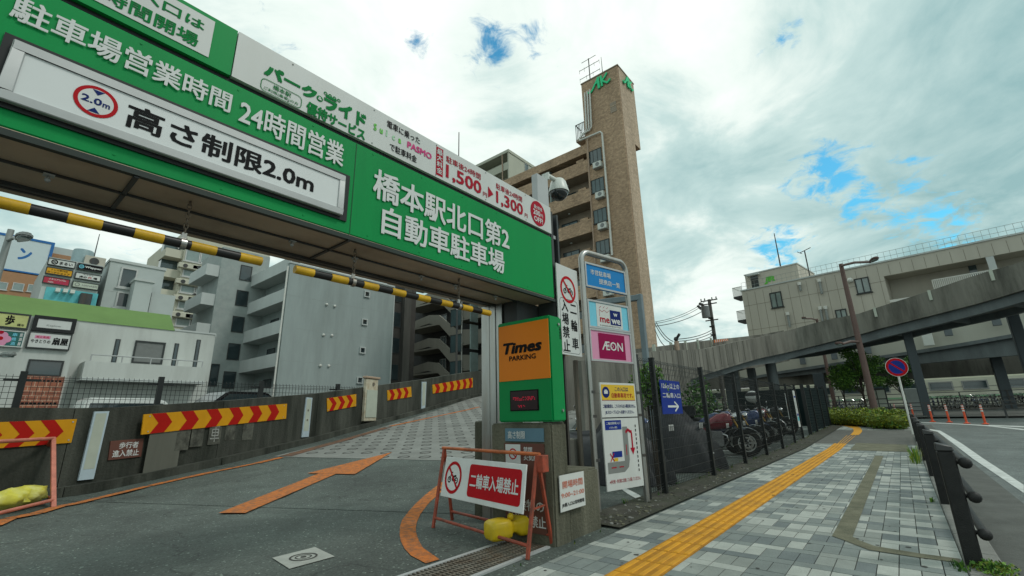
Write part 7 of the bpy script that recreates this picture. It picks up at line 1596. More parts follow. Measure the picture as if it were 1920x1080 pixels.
# ================================================================ GREY APARTMENT BLOCK WITH BLANK END WALL
c = dep(545, 493, 40); XG, YE, ZG = float(c[0]), float(c[1]), float(c[2]); PE = PlY(YE); PG = PlX(XG)
xe = PE.at(738, 560)[0]
t = thing('grey_apartment_block', 'grey apartment block with a blank end wall and stacked side balconies', 'apartment building', (XG, YE, 0))
mb = MB(); mb.box(XG + .0, xe, YE, YE + .4, -.1, ZG, 'greywall'); part('end_wall', mb, t, smooth=0)
YW = -PG.at(472, 520)[0]
mb = MB(); mb.box(XG + 1.5, xe, YE + .402, YW + 12, -.1, ZG - .1, 'greywall'); part('wall', mb, t, smooth=0)
mb = MB(); mb.slab(PE, XG - .06, xe + .06, ZG, ZG + .15, -.5, .06, 'balc'); mb.slab(PE, xe - .001, xe + .12, -.1, ZG, -.3, .05, 'balc'); part('trim', mb, t, smooth=0)
mb = MB()
for x_, in ((XG + 3.6,), (XG + 7.4,)): mb.slab(PE, x_, x_ + .03, 0, ZG, .001, .006, 'greywing')
for k in range(5): mb.slab(PE, XG, xe, ZG - 2.84 * k - 2.9, ZG - 2.84 * k - 2.87, .001, .005, 'greywing')
part('wall_joint', mb, t, smooth=0)
zb0 = PG.at(541.7, 536.7)[1]
for k in range(-1, 5):
    zz = zb0 - 2.84 * k
    if zz < 1: break
    mb = MB(); mb.box(XG + .02, XG + .18, YE + .402, YW, zz - 1.15, zz, 'balc'); mb.box(XG + .18, XG + 1.49, YE + .402, YW, zz - 1.15, zz - .95, 'balc'); part('balcony', mb, t, smooth=0)
    pl = PlX(XG + 1.49)
    for yy in (YE + 1.5, YE + 4.6): window(pl, -yy - 1.7, -yy, zz - .9, zz + 1.0, t, 'winframed', 'glass', 1, .06, .05, False)
    mb = MB(); mb.box(XG + 1.05, XG + 1.4, YE + 3.4, YE + 4.2, zz - .94, zz - .3, 'camw'); part('air_unit', mb, t, smooth=0)
for (x0, y0), (x1, y1) in (((543, 497), (515, 745)), ((472, 500), (436, 730))):
    p = PG.pix(x0, y0, .12); mb = MB(); mb.tube([(p[0], p[1], 0), (p[0], p[1], ZG - .3)], .075, 'pipew', 8); part('drain_pipe', mb, t)
for x, y in ((687.6, 552), (683, 604), (679, 657), (674, 713)):
    a, b = PE.at(x, y); mb = MB(); mb.frame(PE, a - .32, a + .32, b - .32, b + .32, .1, 0, .14, 'balc'); f = part('window', mb, t, smooth=0); mb = MB(); mb.slab(PE, a - .22, a + .22, b - .22, b + .22, .003, .02, 'glass'); part('pane', mb, f, smooth=0)
for x, y in ((612, 571), (627, 574), (606, 628), (621.7, 629), (600, 685.5), (616, 686)):
    a, b = PE.at(x, y); mb = MB(); mb.ball(PE.pt(a, b, .06), .13, 'pipew', 10); part('vent_cap', mb, t)
# older wing to the left
PW_ = PlY(YW); x0, _ = PW_.at(404, 560); zt_ = PW_.at(440, 440)[1] + 1.0
t = thing('worn_grey_wing', 'worn grey wing with patched render left of the blank end wall', 'apartment building', (x0, YW, 0))
mb = MB(); mb.box(x0, XG + 1.5, YW + .004, YW + 6, -.1, ZG + 3.0, 'greywing'); part('wall', mb, t, smooth=0)
for x, y in ((461.5, 512), (454, 559), (446.5, 608), (438.5, 659), (430, 712)):
    a, b = PW_.at(x, y); window(PW_, a - .55, a + .5, b - .8, b + .75, t, 'winframed', 'glass', 0, .07, .06, False)
a, b = PW_.at(400, 703); window(PW_, a - .3, a + .4, b - 1.0, b + 1.0, t, 'winframed', 'glass', 0, .07, .06, False)
PS_ = PlX(x0)
for k in range(6):
    zz = PS_.at(402, 505)[1] - 2.84 * k
    if zz < 1: break
    mb = MB(); mb.box(x0 - 1.1, x0 - .95, YW + .3, YW + 5, zz - 1.1, zz, 'balc'); mb.box(x0 - .95, x0 - .002, YW + .3, YW + 5, zz - 1.1, zz - .95, 'balc'); part('balcony', mb, t, smooth=0)
    mb = MB(); mb.box(x0 - 1.1, x0 - .002, YW + .12, YW + .298, zz - 1.1, zz, 'balc'); part('balcony_end', mb, t, smooth=0)
# dark stair tower and stair balconies right of the end wall
mb0 = None
t = thing('stair_block', 'dark brown block with zigzag stair balconies right of the grey end wall', 'apartment building', (34, 38, 0))
PD = PlY(YE + 1.5); xd0, xd1 = xe + .3, PD.at(778, 620)[0]
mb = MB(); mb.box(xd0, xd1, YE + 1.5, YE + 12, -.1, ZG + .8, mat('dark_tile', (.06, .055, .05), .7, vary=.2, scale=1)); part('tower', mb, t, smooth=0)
for k in range(6):
    zz = PD.at(757, 720)[1] + 2.84 * (k - 1) + 1.3; mb = MB(); mb.slab(PD, xd0 + .3, (xd0 + xd1) / 2 - .1, zz - 1.0, zz + .75, .01, .06, 'darksteel'); f = part('window', mb, t, smooth=0); mb = MB(); mb.slab(PD, xd0 + .4, (xd0 + xd1) / 2 - .2, zz - .9, zz + .65, .061, .07, 'glass'); part('pane', mb, f, smooth=0)
mb = MB(); mb.slab(PD, (xd0 + xd1) / 2 + .0, (xd0 + xd1) / 2 + .9, -.1, ZG + .8, .002, .5, mat('dark_pier', (.1, .095, .085), .7, vary=.2, streak=True)); part('pier', mb, t, smooth=0)
XS = 36.5; PSt = PlX(XS); dzs = PSt.at(800, 600)[1] - PSt.at(800, 643)[1]
cs = lambda p: [PSt.at(*q) for q in crop(p, 400, 440, 1 / 3)]
band = [(1100, 500), (1130, 488), (1215, 452), (1268, 452), (1365, 535), (1500, 530), (1560, 500), (1560, 580), (1500, 612), (1420, 612), (1345, 590), (1272, 508), (1212, 500), (1125, 530), (1100, 540)]
q0 = cs(band)
for k in range(-2, 5):
    q = [(a, b - dzs * k) for a, b in q0]; mb = MB(); n = len(q); h_ = n // 2
    mb.poly(PSt, q, -.25, 0, 'stairc'); part('stair_parapet', mb, t, smooth=0)
mb = MB(); ya_, yb_ = -q0[6][0] - 4, -q0[0][0] + 1.0
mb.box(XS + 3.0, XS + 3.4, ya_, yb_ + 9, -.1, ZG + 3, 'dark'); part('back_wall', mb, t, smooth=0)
for k in range(-2, 5):
    mb = MB(); a0, b0_ = q0[0]; a1 = q0[5][0] ; zz = q0[13][1] - dzs * k
    mb.box(XS + .004, XS + 2.99, -q0[3][0], yb_, zz - .15, zz + .05, 'stairc'); mb.box(XS + .004, XS + 2.99, ya_, -q0[4][0], q0[9][1] - dzs * k - .15, q0[9][1] - dzs * k + .05, 'stairc'); part('landing', mb, t, smooth=0)
    y_ = -(q0[2][0] + q0[3][0]) / 2 + .8; window(PlX(XS + 2.99), -y_ - 1.3, -y_ - .1, zz + .4, zz + 2.0, t, 'winframe', 'glass', 1, .08, .06, False)
p = PSt.pix(867, 640, .1); mb = MB(); mb.tube([(p[0], p[1], 0), (p[0], p[1], ZG + 2)], .07, 'pipew', 8); part('drain_pipe', mb, t)

# ================================================================ SHOPS ON THE LEFT
YS = 33.0; P1 = PlY(YS)
X0_, X1_ = P1.at(143, 640)[0], P1.at(401, 650)[0]; zs = P1.at(240, 611)[1]
t = thing('shop_building', 'pale grey shop building with a green sloping roof and a side stair', 'shop building', (X0_, YS, 0))
mb = MB(); mb.box(X0_ - 14, X1_, YS, YS + 14, -.1, zs, 'shopwall'); part('wall', mb, t, smooth=0)
mb = MB(); xg1 = P1.at(328, 615)[0]; zt_ = PlY(YS + 1.6).at(240, 581)[1]
mb.hexa([(X0_ - 14, YS - .06, zs), (xg1, YS - .06, zs), (xg1, YS + 6, zs), (X0_ - 14, YS + 6, zs), (X0_ - 14, YS + 1.6, zt_), (xg1, YS + 1.6, zt_), (xg1, YS + 6, zt_), (X0_ - 14, YS + 6, zt_)], 'grassroof'); part('roof', mb, t, smooth=0)
mb = MB(); mb.box(X1_ - .02, X1_ + .03, YS - .03, YS + 14, zs - .12, zs + .06, 'balc'); mb.box(xg1 + .02, X1_, YS - .04, YS + .3, zs, zs + .1, 'balc'); part('coping', mb, t, smooth=0)
q = [P1.at(*p) for p in ((254, 638), (311, 643), (303, 684), (246, 680))]; a0, a1, b0, b1 = (q[0][0] + q[3][0]) / 2, (q[1][0] + q[2][0]) / 2, (q[2][1] + q[3][1]) / 2, (q[0][1] + q[1][1]) / 2
mb = MB(); mb.frame(P1, a0, a1, b0, b1, .08, 0, .07, 'winframed'); f = part('window', mb, t, smooth=0); mb = MB(); mb.slab(P1, a0 + .08, a1 - .08, b0 + .08, b1 - .08, .003, .02, mat('blind_grey', (.16, .17, .165), .5)); part('pane', mb, f, smooth=0)
for (x, y0, y1) in ((222, 636, 682), (332, 644, 688), (373, 637, 690)):
    a, b1 = P1.at(x, y0); _, b0 = P1.at(x, y1); mb = MB(); mb.slab(P1, a - .11, a + .11, b0, b1, .002, .03, 'winframed'); f = part('window', mb, t, smooth=0); mb = MB(); mb.slab(P1, a - .06, a + .06, b0 + .05, b1 - .05, .031, .036, 'glass'); part('pane', mb, f, smooth=0)
# projecting stair with parapet and rail
P3_ = PlY(YS - 1.6); c0, d0 = P3_.at(160, 677); c1_, d1 = P3_.at(387, 689); _, e0_ = P3_.at(160, 708)
zz0 = (d0 + d1) / 2
mb = MB(); mb.slab(P3_, c0, c1_, e0_, zz0, -1.59, 0, 'shopwall'); mb.slab(P3_, c0 - .03, c1_ + .03, e0_ - .12, e0_ - .002, -1.58, .03, 'balc'); so_ = part('stair_parapet', mb, t, smooth=0)
mb = MB(); 
for k in range(5): a = c0 + .2 + (c1_ - c0 - .4) * k / 4; mb.tube([P3_.pt(a, zz0, -.1), P3_.pt(a, zz0 + .35, -.1)], .03, 'alu', 6)
mb.tube([P3_.pt(c0 + .2, zz0 + .35, -.1), P3_.pt(c1_ - .2, zz0 + .35, -.1)], .03, 'alu', 6); part('rail', mb, so_)
mb = MB(); mb.box(X0_ + .5, X1_ - .5, YS - .5, YS - .002, -.1, e0_ - .13, 'dark') if False else mb.box(X0_ + .3, X1_ - .1, YS - .3, YS - .003, -.1, e0_ - .14, 'shopwall'); part('lower_wall', mb, t, smooth=0)
# front with boards
YF_ = 31.6; P2_ = PlY(YF_); xf1 = P2_.at(141, 640)[0]; zf1 = P2_.at(150, 600)[1]
xf0 = P2_.at(120, 720)[0]
mb = MB(); mb.box(xf1 - 14, xf1, YF_, YS - .01, -.1, zf1 - .1, 'shopwall'); part('front_wall', mb, t, smooth=0)
q = [P2_.at(*p) for p in ((53, 673), (119, 677), (115, 707), (48, 703))]; a0, a1, b0, b1 = (q[0][0] + q[3][0]) / 2, (q[1][0] + q[2][0]) / 2, (q[2][1] + q[3][1]) / 2, (q[0][1] + q[1][1]) / 2
mb = MB(); mb.frame(P2_, a0, a1, b0, b1, .07, 0, .06, 'winframed'); f = part('window', mb, t, smooth=0); mb = MB(); mb.slab(P2_, a0 + .07, a1 - .07, b0 + .07, b1 - .07, .003, .02, 'glass'); part('pane', mb, f, smooth=0)
mb = MB(); mb.slab(P2_, a0 - .1, a1 + .15, .0, b0 - .02, .002, .16, 'brick'); bo = part('brick_screen', mb, t, smooth=0); mb = MB()
for j in range(4):
    for i in range(9): aa = a0 + .1 + (a1 - a0) * i / 9; zz = b0 - 1.35 - .26 * j; mb.slab(P2_, aa, aa + .11, zz, zz + .11, .161, .165, 'ink')
for i in range(9): aa = a0 + .1 + (a1 - a0) * i / 9; mb.slab(P2_, aa, aa + .09, b0 - .28, b0 - .2, .161, .165, 'ink')
part('perforation', mb, bo, smooth=0)
def signbox(pl, TL, TR, BR, BL, face, frame, label, fn=None, d=.16, fw=.07, name='shop_sign'):
    q = [pl.at(*p) for p in (TL, TR, BR, BL)]; a0, a1, b0, b1 = (q[0][0] + q[3][0]) / 2, (q[1][0] + q[2][0]) / 2, (q[2][1] + q[3][1]) / 2, (q[0][1] + q[1][1]) / 2
    t = thing(name, label, 'shop sign', pl.pt((a0 + a1) / 2, b0, .1)); mb = MB(); mb.slab(pl, a0, a1, b0, b1, .004, d - .02, face); part('panel', mb, t, smooth=0)
    mb = MB(); mb.frame(pl, a0 - .01, a1 + .01, b0 - .01, b1 + .01, fw, .006, d, frame); part('frame', mb, t, smooth=0)
    if fn: tx = MB(); w, h = a1 - a0, b1 - b0; fn(tx, lambda u_: a0 + w * u_, lambda v: b0 + h * v, d - .018 + .004, pl, w, h); part('lettering', tx, t, smooth=0)
def TXT(s, u0, u1, v0, v1, m, b=.01): return lambda tx, X, Z, D, pl, w, h: tx.text(s, pl, X(u0), X(u1), Z(v0), Z(v1), D, m, b)
def multi(*fs): return lambda *a: [f(*a) for f in fs]
lime = mat('sign_lime', (.48, .5, .2), .5)
signbox(P2_, (-22, 584), (58, 590.5), (51.5, 618.5), (-27, 612), lime, 'winframed', 'lime green restaurant sign with one large black brush character', multi(TXT('歩', .42, .64, .18, .86, 'ink', .03), TXT('橋本', .72, .9, .16, .34, 'ink')))
signbox(P2_, (64, 592), (144, 599), (137, 626), (59, 619.5), 'white', 'black', 'white shop sign in a heavy black frame with thin grey lettering', TXT('Keplow', .32, .66, .3, .46, 'signgrey', .0), fw=.16)
def _flower(tx, X, Z, D, pl, w, h):
    for k in range(5): a = 1.2566 * k; tx.disc(pl, X(.28) + h * .26 * math.cos(a), Z(.45) + h * .24 * math.sin(a), h * .22, D - .004, D + .001 * k, 'pinkp', 16)
    tx.disc(pl, X(.28), Z(.48), h * .12, D, D + .008, 'red', 12); tx.disc(pl, X(.25), Z(.86), h * .12, D, D + .007, 'price', 12)
    for i, c in enumerate('串焼酒'): tx.text(c, pl, X(.62), X(.76), Z(.66 - .28 * i), Z(.88 - .28 * i), D + .002, 'cyan', .02)
    for i, c in enumerate('居酒屋'): tx.text(c, pl, X(.84), X(.94), Z(.66 - .28 * i), Z(.88 - .28 * i), D + .002, 'letter', .02)
signbox(P2_, (-14, 618), (47, 623), (41, 652), (-20, 648), mat('sign_teal', (.02, .12, .11), .5), 'white', 'teal sign with a pink flower at the left edge', _flower, fw=.04)
signbox(P2_, (54.5, 622), (135, 628), (128, 657.5), (48.5, 652), 'white', 'winframed', 'white grilled chicken sign with large black characters above the dark window', multi(lambda tx, X, Z, D, pl, w, h: tx.rect(pl, X(.14), X(.5), Z(.6), Z(.8), D - .002, 'pinkp'), TXT('炭火串焼', .17, .47, .63, .77, 'red'), TXT('やきとりの', .07, .52, .32, .54, 'ink', .02), TXT('扇屋', .56, .94, .26, .74, 'ink', .03)), fw=.05)
# sign tower
YT = 45.0; PT = PlY(YT); c6s = lambda p: crop([p], 0, 440, .25918)[0]
t = thing('sign_tower_building', 'grey building carrying six stacked shop boards over a teal panel', 'shop building', (2, YT, 0))
a0 = PT.at(*c6s((320, 300)))[0]; a1 = PT.at(*c6s((725, 330)))[0]; zt_ = PT.at(*c6s((560, 195)))[1]
mb = MB(); mb.box(a0, a1, YT, YT + 9, -.1, zt_, 'palegrey'); part('wall', mb, t, smooth=0)
mb = MB(); q = [PT.at(*c6s(p)) for p in ((333, 378), (718, 428), (700, 500), (318, 455))]; mb.slab(PT, (q[0][0] + q[3][0]) / 2, (q[1][0] + q[2][0]) / 2 - .05, (q[2][1] + q[3][1]) / 2 - 1.5, (q[0][1] + q[1][1]) / 2, .003, .06, 'teal'); part('teal_panel', mb, t, smooth=0)
for x, y in ((415, 400), (520, 412), (470, 405)): a, b = PT.at(*c6s((x, y))); mb = MB(); mb.box(a - .12, a + .12, YT - .5, YT - .02, b - .2, b + .05, 'camw'); part('flood_lamp', mb, t, smooth=0)
a, b = PT.at(*c6s((612, 475))); mb = MB(); mb.box(a - .35, a + .3, YT - .7, YT - .07, b - 1.2, b + .4, 'darksteel'); part('air_unit', mb, t, bevel=.03)
a, b = PT.at(*c6s((612, 180))); zb_ = zt_; mb = MB(); mb.lathe([(.62, 0), (.62, 1.25), (.58, 1.35)], mat('tank_blue_grey', (.25, .34, .36), .4), (a, YT + 1.6, zb_), n=20); tag(part('water_tank', mb), 'pale blue water tank on the roof of the sign tower building', 'water tank')
a, b = PT.at(*c6s((690, 195))); mb = MB(); mb.box(a - .55, a + .65, YT + .6, YT + 1.6, zb_, zb_ + .8, 'beige'); mb.disc(PlY(YT + .6), a, zb_ + .4, .3, 0, .03, 'darksteel', 20); tag(part('roof_air_unit', mb, bevel=.04), 'beige air conditioning unit on the roof by the pale blue tank', 'air conditioner')
a, b = PT.at(*c6s((682, 170))); mb = MB(); mb.tube([(a + .2, YT + 2.2, zb_), (a + .2, YT + 2.2, PT.at(*c6s((728, -20)))[1] + .5)], [.05, .025], 'darksteel', 8); tag(part('roof_mast', mb), 'thin mast on the roof of the sign tower building', 'mast')
S_ = lambda *p: [c6s(q) for q in p]
signbox(PT, *S_((351, 166), (549, 206), (536, 252), (341, 214)), 'white', 'winframed', 'white board with a black round crest, top left of the six stacked boards', multi(TXT('まるい', .42, .9, .25, .7, 'ink', .03), lambda tx, X, Z, D, pl, w, h: (tx.ring(pl, X(.24), Z(.5), h * .22, h * .36, D, 'ink'), tx.text('松', pl, X(.18), X(.3), Z(.35), Z(.65), D + .002, 'ink', .02))), fw=.05)
signbox(PT, *S_((336, 232), (529, 266), (516, 311), (326, 280)), mat('sign_amber', (.6, .3, .01), .5), 'winframed', 'amber board, middle left of the six stacked boards', multi(TXT('カードショップ', .06, .9, .15, .45, 'ink', .02), TXT('トレカ専門店', .2, .8, .55, .8, 'ink', .01)), fw=.05)
signbox(PT, *S_((316, 297), (506, 331), (495, 379), (304, 346)), mat('sign_wine', (.4, .03, .06), .5), 'winframed', 'wine red board, bottom left of the six stacked boards', multi(TXT('イタリアンバル', .2, .85, .55, .82, 'letter', .015), TXT('PIZZA', .2, .4, .15, .35, 'letter'), TXT('ワイン', .5, .85, .15, .42, 'pink')), fw=.05)
signbox(PT, *S_((566, 206), (746, 239), (735, 282), (555, 250)), 'ink', 'winframed', 'black board with white lettering, top right of the six stacked boards', multi(TXT('Wappen', .28, .94, .3, .72, 'letter', .03), lambda tx, X, Z, D, pl, w, h: (tx.ring(pl, X(.15), Z(.52), h * .2, h * .3, D, 'cyan'), tx.ring(pl, X(.15), Z(.52), h * .07, h * .13, D, 'cyan'))), fw=.05)
signbox(PT, *S_((547, 271), (733, 303), (722, 342), (536, 318)), 'white', 'winframed', 'white board with black and red characters, middle right of the six stacked boards', multi(TXT('虎の', .16, .45, .2, .55, 'ink', .03), TXT('穴', .5, .64, .2, .55, 'red', .03), TXT('場', .7, .86, .2, .55, 'ink', .03), TXT('カラオケ', .3, .7, .66, .84, 'ink')), fw=.05)
signbox(PT, *S_((527, 335), (716, 364), (706, 406), (516, 379)), mat('sign_sage', (.45, .5, .42), .5), 'winframed', 'sage board with pale lettering, bottom right of the six stacked boards', multi(TXT('HANASEI', .36, .94, .35, .65, 'signgrey'), lambda tx, X, Z, D, pl, w, h: tx.ring(pl, X(.18), Z(.5), h * .2, h * .3, D, 'signgrey')), fw=.05)
# pale grey block next to it
YB = 46.0; PB2 = PlY(YB); t = thing('pale_grey_block', 'pale grey windowed block between the sign boards and the cream hotel', 'building', (9, YB, 0))
xb0 = PB2.at(196, 540)[0]; xb1 = PB2.at(303, 540)[0]; zt_ = PB2.at(250, 497)[1]
mb = MB(); mb.box(xb0, xb1, YB, YB + 10, -.1, zt_, 'palegrey'); mb.box(xb0 - .08, xb1 + .08, YB - .08, YB + 10, zt_ + .002, zt_ + .22, 'balc'); part('wall', mb, t, smooth=0)
for (x, y, w, h) in ((240, 522, 1.1, 1.7), (232, 563, 1.0, 1.3)): a, b = PB2.at(x, y); window(PB2, a - w / 2, a + w / 2, b - h / 2, b + h / 2, t, 'winframe', 'glass', 0, .12, .1, True)
xm0, zm = PB2.at(245, 533); xm1 = PB2.at(277, 540)[0]; mb = MB(); mb.box(xm0, xm1, YB - 1.6, YB - .003, -.1, zm, 'palegrey'); mb.box(xm0 - .1, xm1 + .1, YB - 1.7, YB - .003, zm + .002, zm + .18, 'balc'); part('stair_housing', mb, t, smooth=0)
xn1 = PB2.at(321, 560)[0]; zn = PB2.at(295, 556)[1]; mb = MB(); mb.box(xm1 + .12, xn1, YB - 1.2, YB - .004, zn - 2.2, zn, 'palegrey'); part('low_annex', mb, t, smooth=0)
for z_ in (zt_ - 2.4, zt_ - 5.2): mb = MB(); mb.slab(PB2, xb0, xb1, z_, z_ + .05, .001, .012, 'balc'); part('wall_joint', mb, t, smooth=0)
# hotel
YH = 75.0; PH = PlY(YH); t = thing('cream_hotel', 'tall cream hotel with two columns of small windows over ledges', 'hotel', (20, YH, 0))
xh0, xh1 = PH.at(330, 560)[0], PH.at(415, 560)[0]; zt_ = PH.at(345, 462)[1]
mb = MB(); mb.box(xh0, xh1 + 6, YH, YH + 14, -.1, zt_ + 3, 'cream'); part('wall', mb, t, smooth=0)
c4h = lambda p: crop([p], 0, 360, 1 / 3)[0]
ys_ = [360, 446, 535, 626, 720]
for k, yy in enumerate(ys_ + [812]):
    dx_ = -13 * k
    for cx_ in (1088, 1163):
        a, b = PH.at(*c4h((cx_ + dx_, yy + (12 if cx_ > 1100 else 0)))); window(PH, a - 1.0, a + 1.0, b - .95, b + .95, t, 'winframe', 'glassp', 0, .14, .12, True)
        mb = MB(); mb.slab(PH, a - 1.7, a + 1.9, b - 2.2, b - 1.5, .01, .7, 'cream'); o_ = part('ledge', mb, t, bevel=.06); mb = MB()
        for s_ in (-.9, 1.0): mb = MB(); mb.disc(PlY(YH - .7), a + s_, b - 1.85, .28, 0, .05, 'darksteel', 14); part('ledge_vent', mb, o_, smooth=0)
xs0 = PH.at(303, 520)[0]
for k in range(6):
    z_ = zt_ - .5 - 3.0 * k; mb = MB(); mb.box(xs0, xh0 - .01, YH + .6, YH + 4, z_ - 1.2, z_, 'cream'); part('balcony', mb, t, smooth=0); mb = MB(); mb.box(xs0 + .1, xh0 - .02, YH + 2.5, YH + 3.8, z_, z_ + 1.8, 'glassb'); part('balcony_door', mb, t, smooth=0)
mb = MB(); mb.box(xs0 + .2, xh0 - .01, YH + 4.01, YH + 12, -.1, zt_ + .6, 'cream'); part('rear_wall', mb, t, smooth=0)
# tan building with the big pale board
YK = 60.0; PK = PlY(YK); t = thing('tan_building', 'tan tiled building with white windows behind the green roof', 'building', (-4, YK, 0))
xk1 = PK.at(92, 540)[0]; zk = PK.at(60, 514)[1]
mb = MB(); mb.box(xk1 - 22, xk1, YK, YK + 10, -.1, zk, 'brownwall'); part('wall', mb, t, smooth=0)
for x, y in ((3, 536), (34, 538), (62, 541)): a, b = PK.at(x, y); window(PK, a - .36, a + .36, b - .36, b + .36, t, 'winframe', 'glassp', 0, .06, .05, True)
mb = MB(); mb.box(xk1 - 22, xk1 + .1, YK + .6, YK + .9, zk + .002, zk + .7, 'darksteel'); part('roof_rail', mb, t, smooth=0)
t = thing('rooftop_billboard', 'large pale billboard with two blue strokes on the roof of the tan building', 'billboard', (-4, YK, zk))
q = [PK.at(*p) for p in ((0, 437), (110, 457), (76, 523), (0, 508))]; a1 = (q[1][0] + q[2][0]) / 2; b0 = q[2][1] + .3; b1 = (q[0][1] + q[1][1]) / 2
mb = MB(); mb.slab(PK, a1 - 20, a1, b0, b1, -.4, -.05, 'paleblue'); part('panel', mb, t, smooth=0); mb = MB(); mb.frame(PK, a1 - 20.05, a1 + .05, b0 - .05, b1 + .05, .22, -.45, .0, 'logo_blue'); part('frame', mb, t, smooth=0)
tx = MB(); a0_, c0_ = PK.at(32, 486); a1_, c1_ = PK.at(63, 466); tx.text('シ', PK, a0_ - 9.5, a0_ - 4.5, b0 + 1.2, b1 - 1.0, -.045, 'logo_blue', .02); tx.text('ン', PK, a0_, a1_, PK.at(40, 487)[1], PK.at(38, 464)[1], -.045, 'logo_blue', .03); part('lettering', tx, t, smooth=0)
mb = MB()
for k in range(7): a = a1 - 1 - 3 * k; mb.bar(PK.pt(a, zk, -.3), PK.pt(a, b0, -.3), .18, .18, 'darksteel'); mb.bar(PK.pt(a, zk + .1, -2.5), PK.pt(a, b0 + 3, -.5), .14, .14, 'darksteel')
part('support', mb, t, smooth=0)
a, b = PK.at(*c4h((360, 352))); mb = MB(); mb.box(a - 1.5, a + 1.6, YK + 1, YK + 4, zk - 3, b + .9, 'palegrey'); mb.box(a - .9, a + .9, YK + .95, YK + .998, b - .6, b + .2, 'brownwall'); tag(part('rooftop_hut', mb, smooth=0), 'small grey roof hut between the billboard and the stacked boards', 'roof hut')

# mesh fence and parked vehicles behind the ramp wall
YFN = 15.4; PN = PlY(YFN); t = thing('yard_mesh_fence', 'dark mesh fence standing behind the ramp wall', 'fence', (3, YFN, 0))
xs_ = [PN.at(x, y)[0] for x, y in ((40, 720), (297, 732), (489, 738), (632, 744))]; st_ = (xs_[3] - xs_[0]) / 3; ztn = PN.at(300, 715)[1]
FXN = [xs_[0] + st_ * k for k in range(-2, 5)]
for x in FXN:
    mb = MB(); mb.box(x - .06, x + .06, YFN - .06, YFN + .06, -.05, ztn + .12, 'fence'); mb.box(x - .3, x + .3, YFN - .03, YFN + .03, ztn - .1, ztn - .05, 'fence') ; part('post', mb, t, smooth=0)
for x0, x1 in zip(FXN[:-1], FXN[1:]): mb = MB(); mesh_wires(mb, x0 + .06, x1 - .06, YFN, YFN, .3, ztn, .1, .13, .0045); part('mesh_panel', mb, t, smooth=0)
def car(label, name, c, head, L_, W, H_, m, van=False):
    t = thing(name, label, 'van' if van else 'car', c, head); r = t
    c_, s_ = math.cos(head), math.sin(head); pl = Pl((c[0], c[1], c[2]), (c_, s_, 0))
    def pr(pts, w, m_, name_, par=t, bev=.05): mb = MB(); mb.poly(pl, pts, -w / 2, w / 2, m_); return part(name_, mb, par, bevel=bev, seg=2)
    h = L_ / 2
    if van: body = [(-h, .3), (h, .3), (h, .9), (h - .25, 1.15), (h - .9, H_ - .1), (h - 1.2, H_), (-h + .1, H_), (-h, H_ - .2)]; glass_ = [(h - .42, 1.12), (h - .98, H_ - .2), (-h + .15, H_ - .2), (-h + .1, 1.12)]
    else: body = [(-h, .3), (h, .3), (h, .62), (h - .15, .8), (h - 1.15, .95), (-h + .55, 1.0), (-h, .95)]; glass_ = None
    pr(body, W, m, 'body')
    if van: pr(glass_, W + .012, 'glass', 'side_window', bev=0)
    else:
        pr([(h - 1.2, .94), (h - 1.95, H_), (-h + 1.0, H_), (-h + .45, .98)], W * .86, m, 'roof'); pr([(h - 1.38, .98), (h - 1.98, H_ - .09), (-h + 1.05, H_ - .09), (-h + .65, 1.0)], W * .865, 'glass', 'side_window', bev=0)
        mb = MB(); q = [pl.pt(h - 1.24, .99, k * W * .4) for k in (-1, 1)] + [pl.pt(h - 1.9, H_ - .06, k * W * .37) for k in (1, -1)]; o_ = np.array([c_, s_, .7]) * .012; mb.add([x + o_ for x in q], [(0, 1, 2, 3)], 'glass'); part('windscreen', mb, t, smooth=0)
    for a in (h - .8, -h + .8):
        for sd in (-1, 1):
            mb = MB(); ctr = pl.pt(a, .31, sd * (W / 2 - .1)); mb.lathe([(.31, -.1), (.31, .1)], 'rubber', ctr, tuple(pl.n), 20); w_ = part('wheel', mb, t); mb = MB(); mb.lathe([(.19, -.106), (.19, .106)], 'alu', ctr, tuple(pl.n), 14); part('rim', mb, w_)
    for sd in (-1, 1): mb = MB(); mb.ball(pl.pt(h - .08, .7 if not van else .85, sd * W * .36), .12, 'retro', 10); part('headlight', mb, t)
def at_top(px, py, Y, H_): p = py_ = PlY(Y).pix(px, py); return (p[0], p[1], p[2] - H_)
p = at_top(470, 737, 18.2, 1.45); car('black parked car whose roof shows over the ramp wall', 'parked_car', (p[0], p[1], p[2]), R_(8), 4.3, 1.7, 1.45, 'carblack')
p = at_top(255, 748, 24, 1.9); car('white parked van whose roof shows through the yard mesh fence', 'parked_van', (p[0], p[1], p[2]), R_(4), 3.4, 1.5, 1.9, 'vanw', True)

# ================================================================ STATION BUILDING (right)
c = dep(1390, 546, 58); u_ = np.array([-.145, -.99]); PJ = Pl((c[0], c[1], 0), (u_[0] * -1 if False else .145 * -1 if False else u_[0], u_[1], 0))
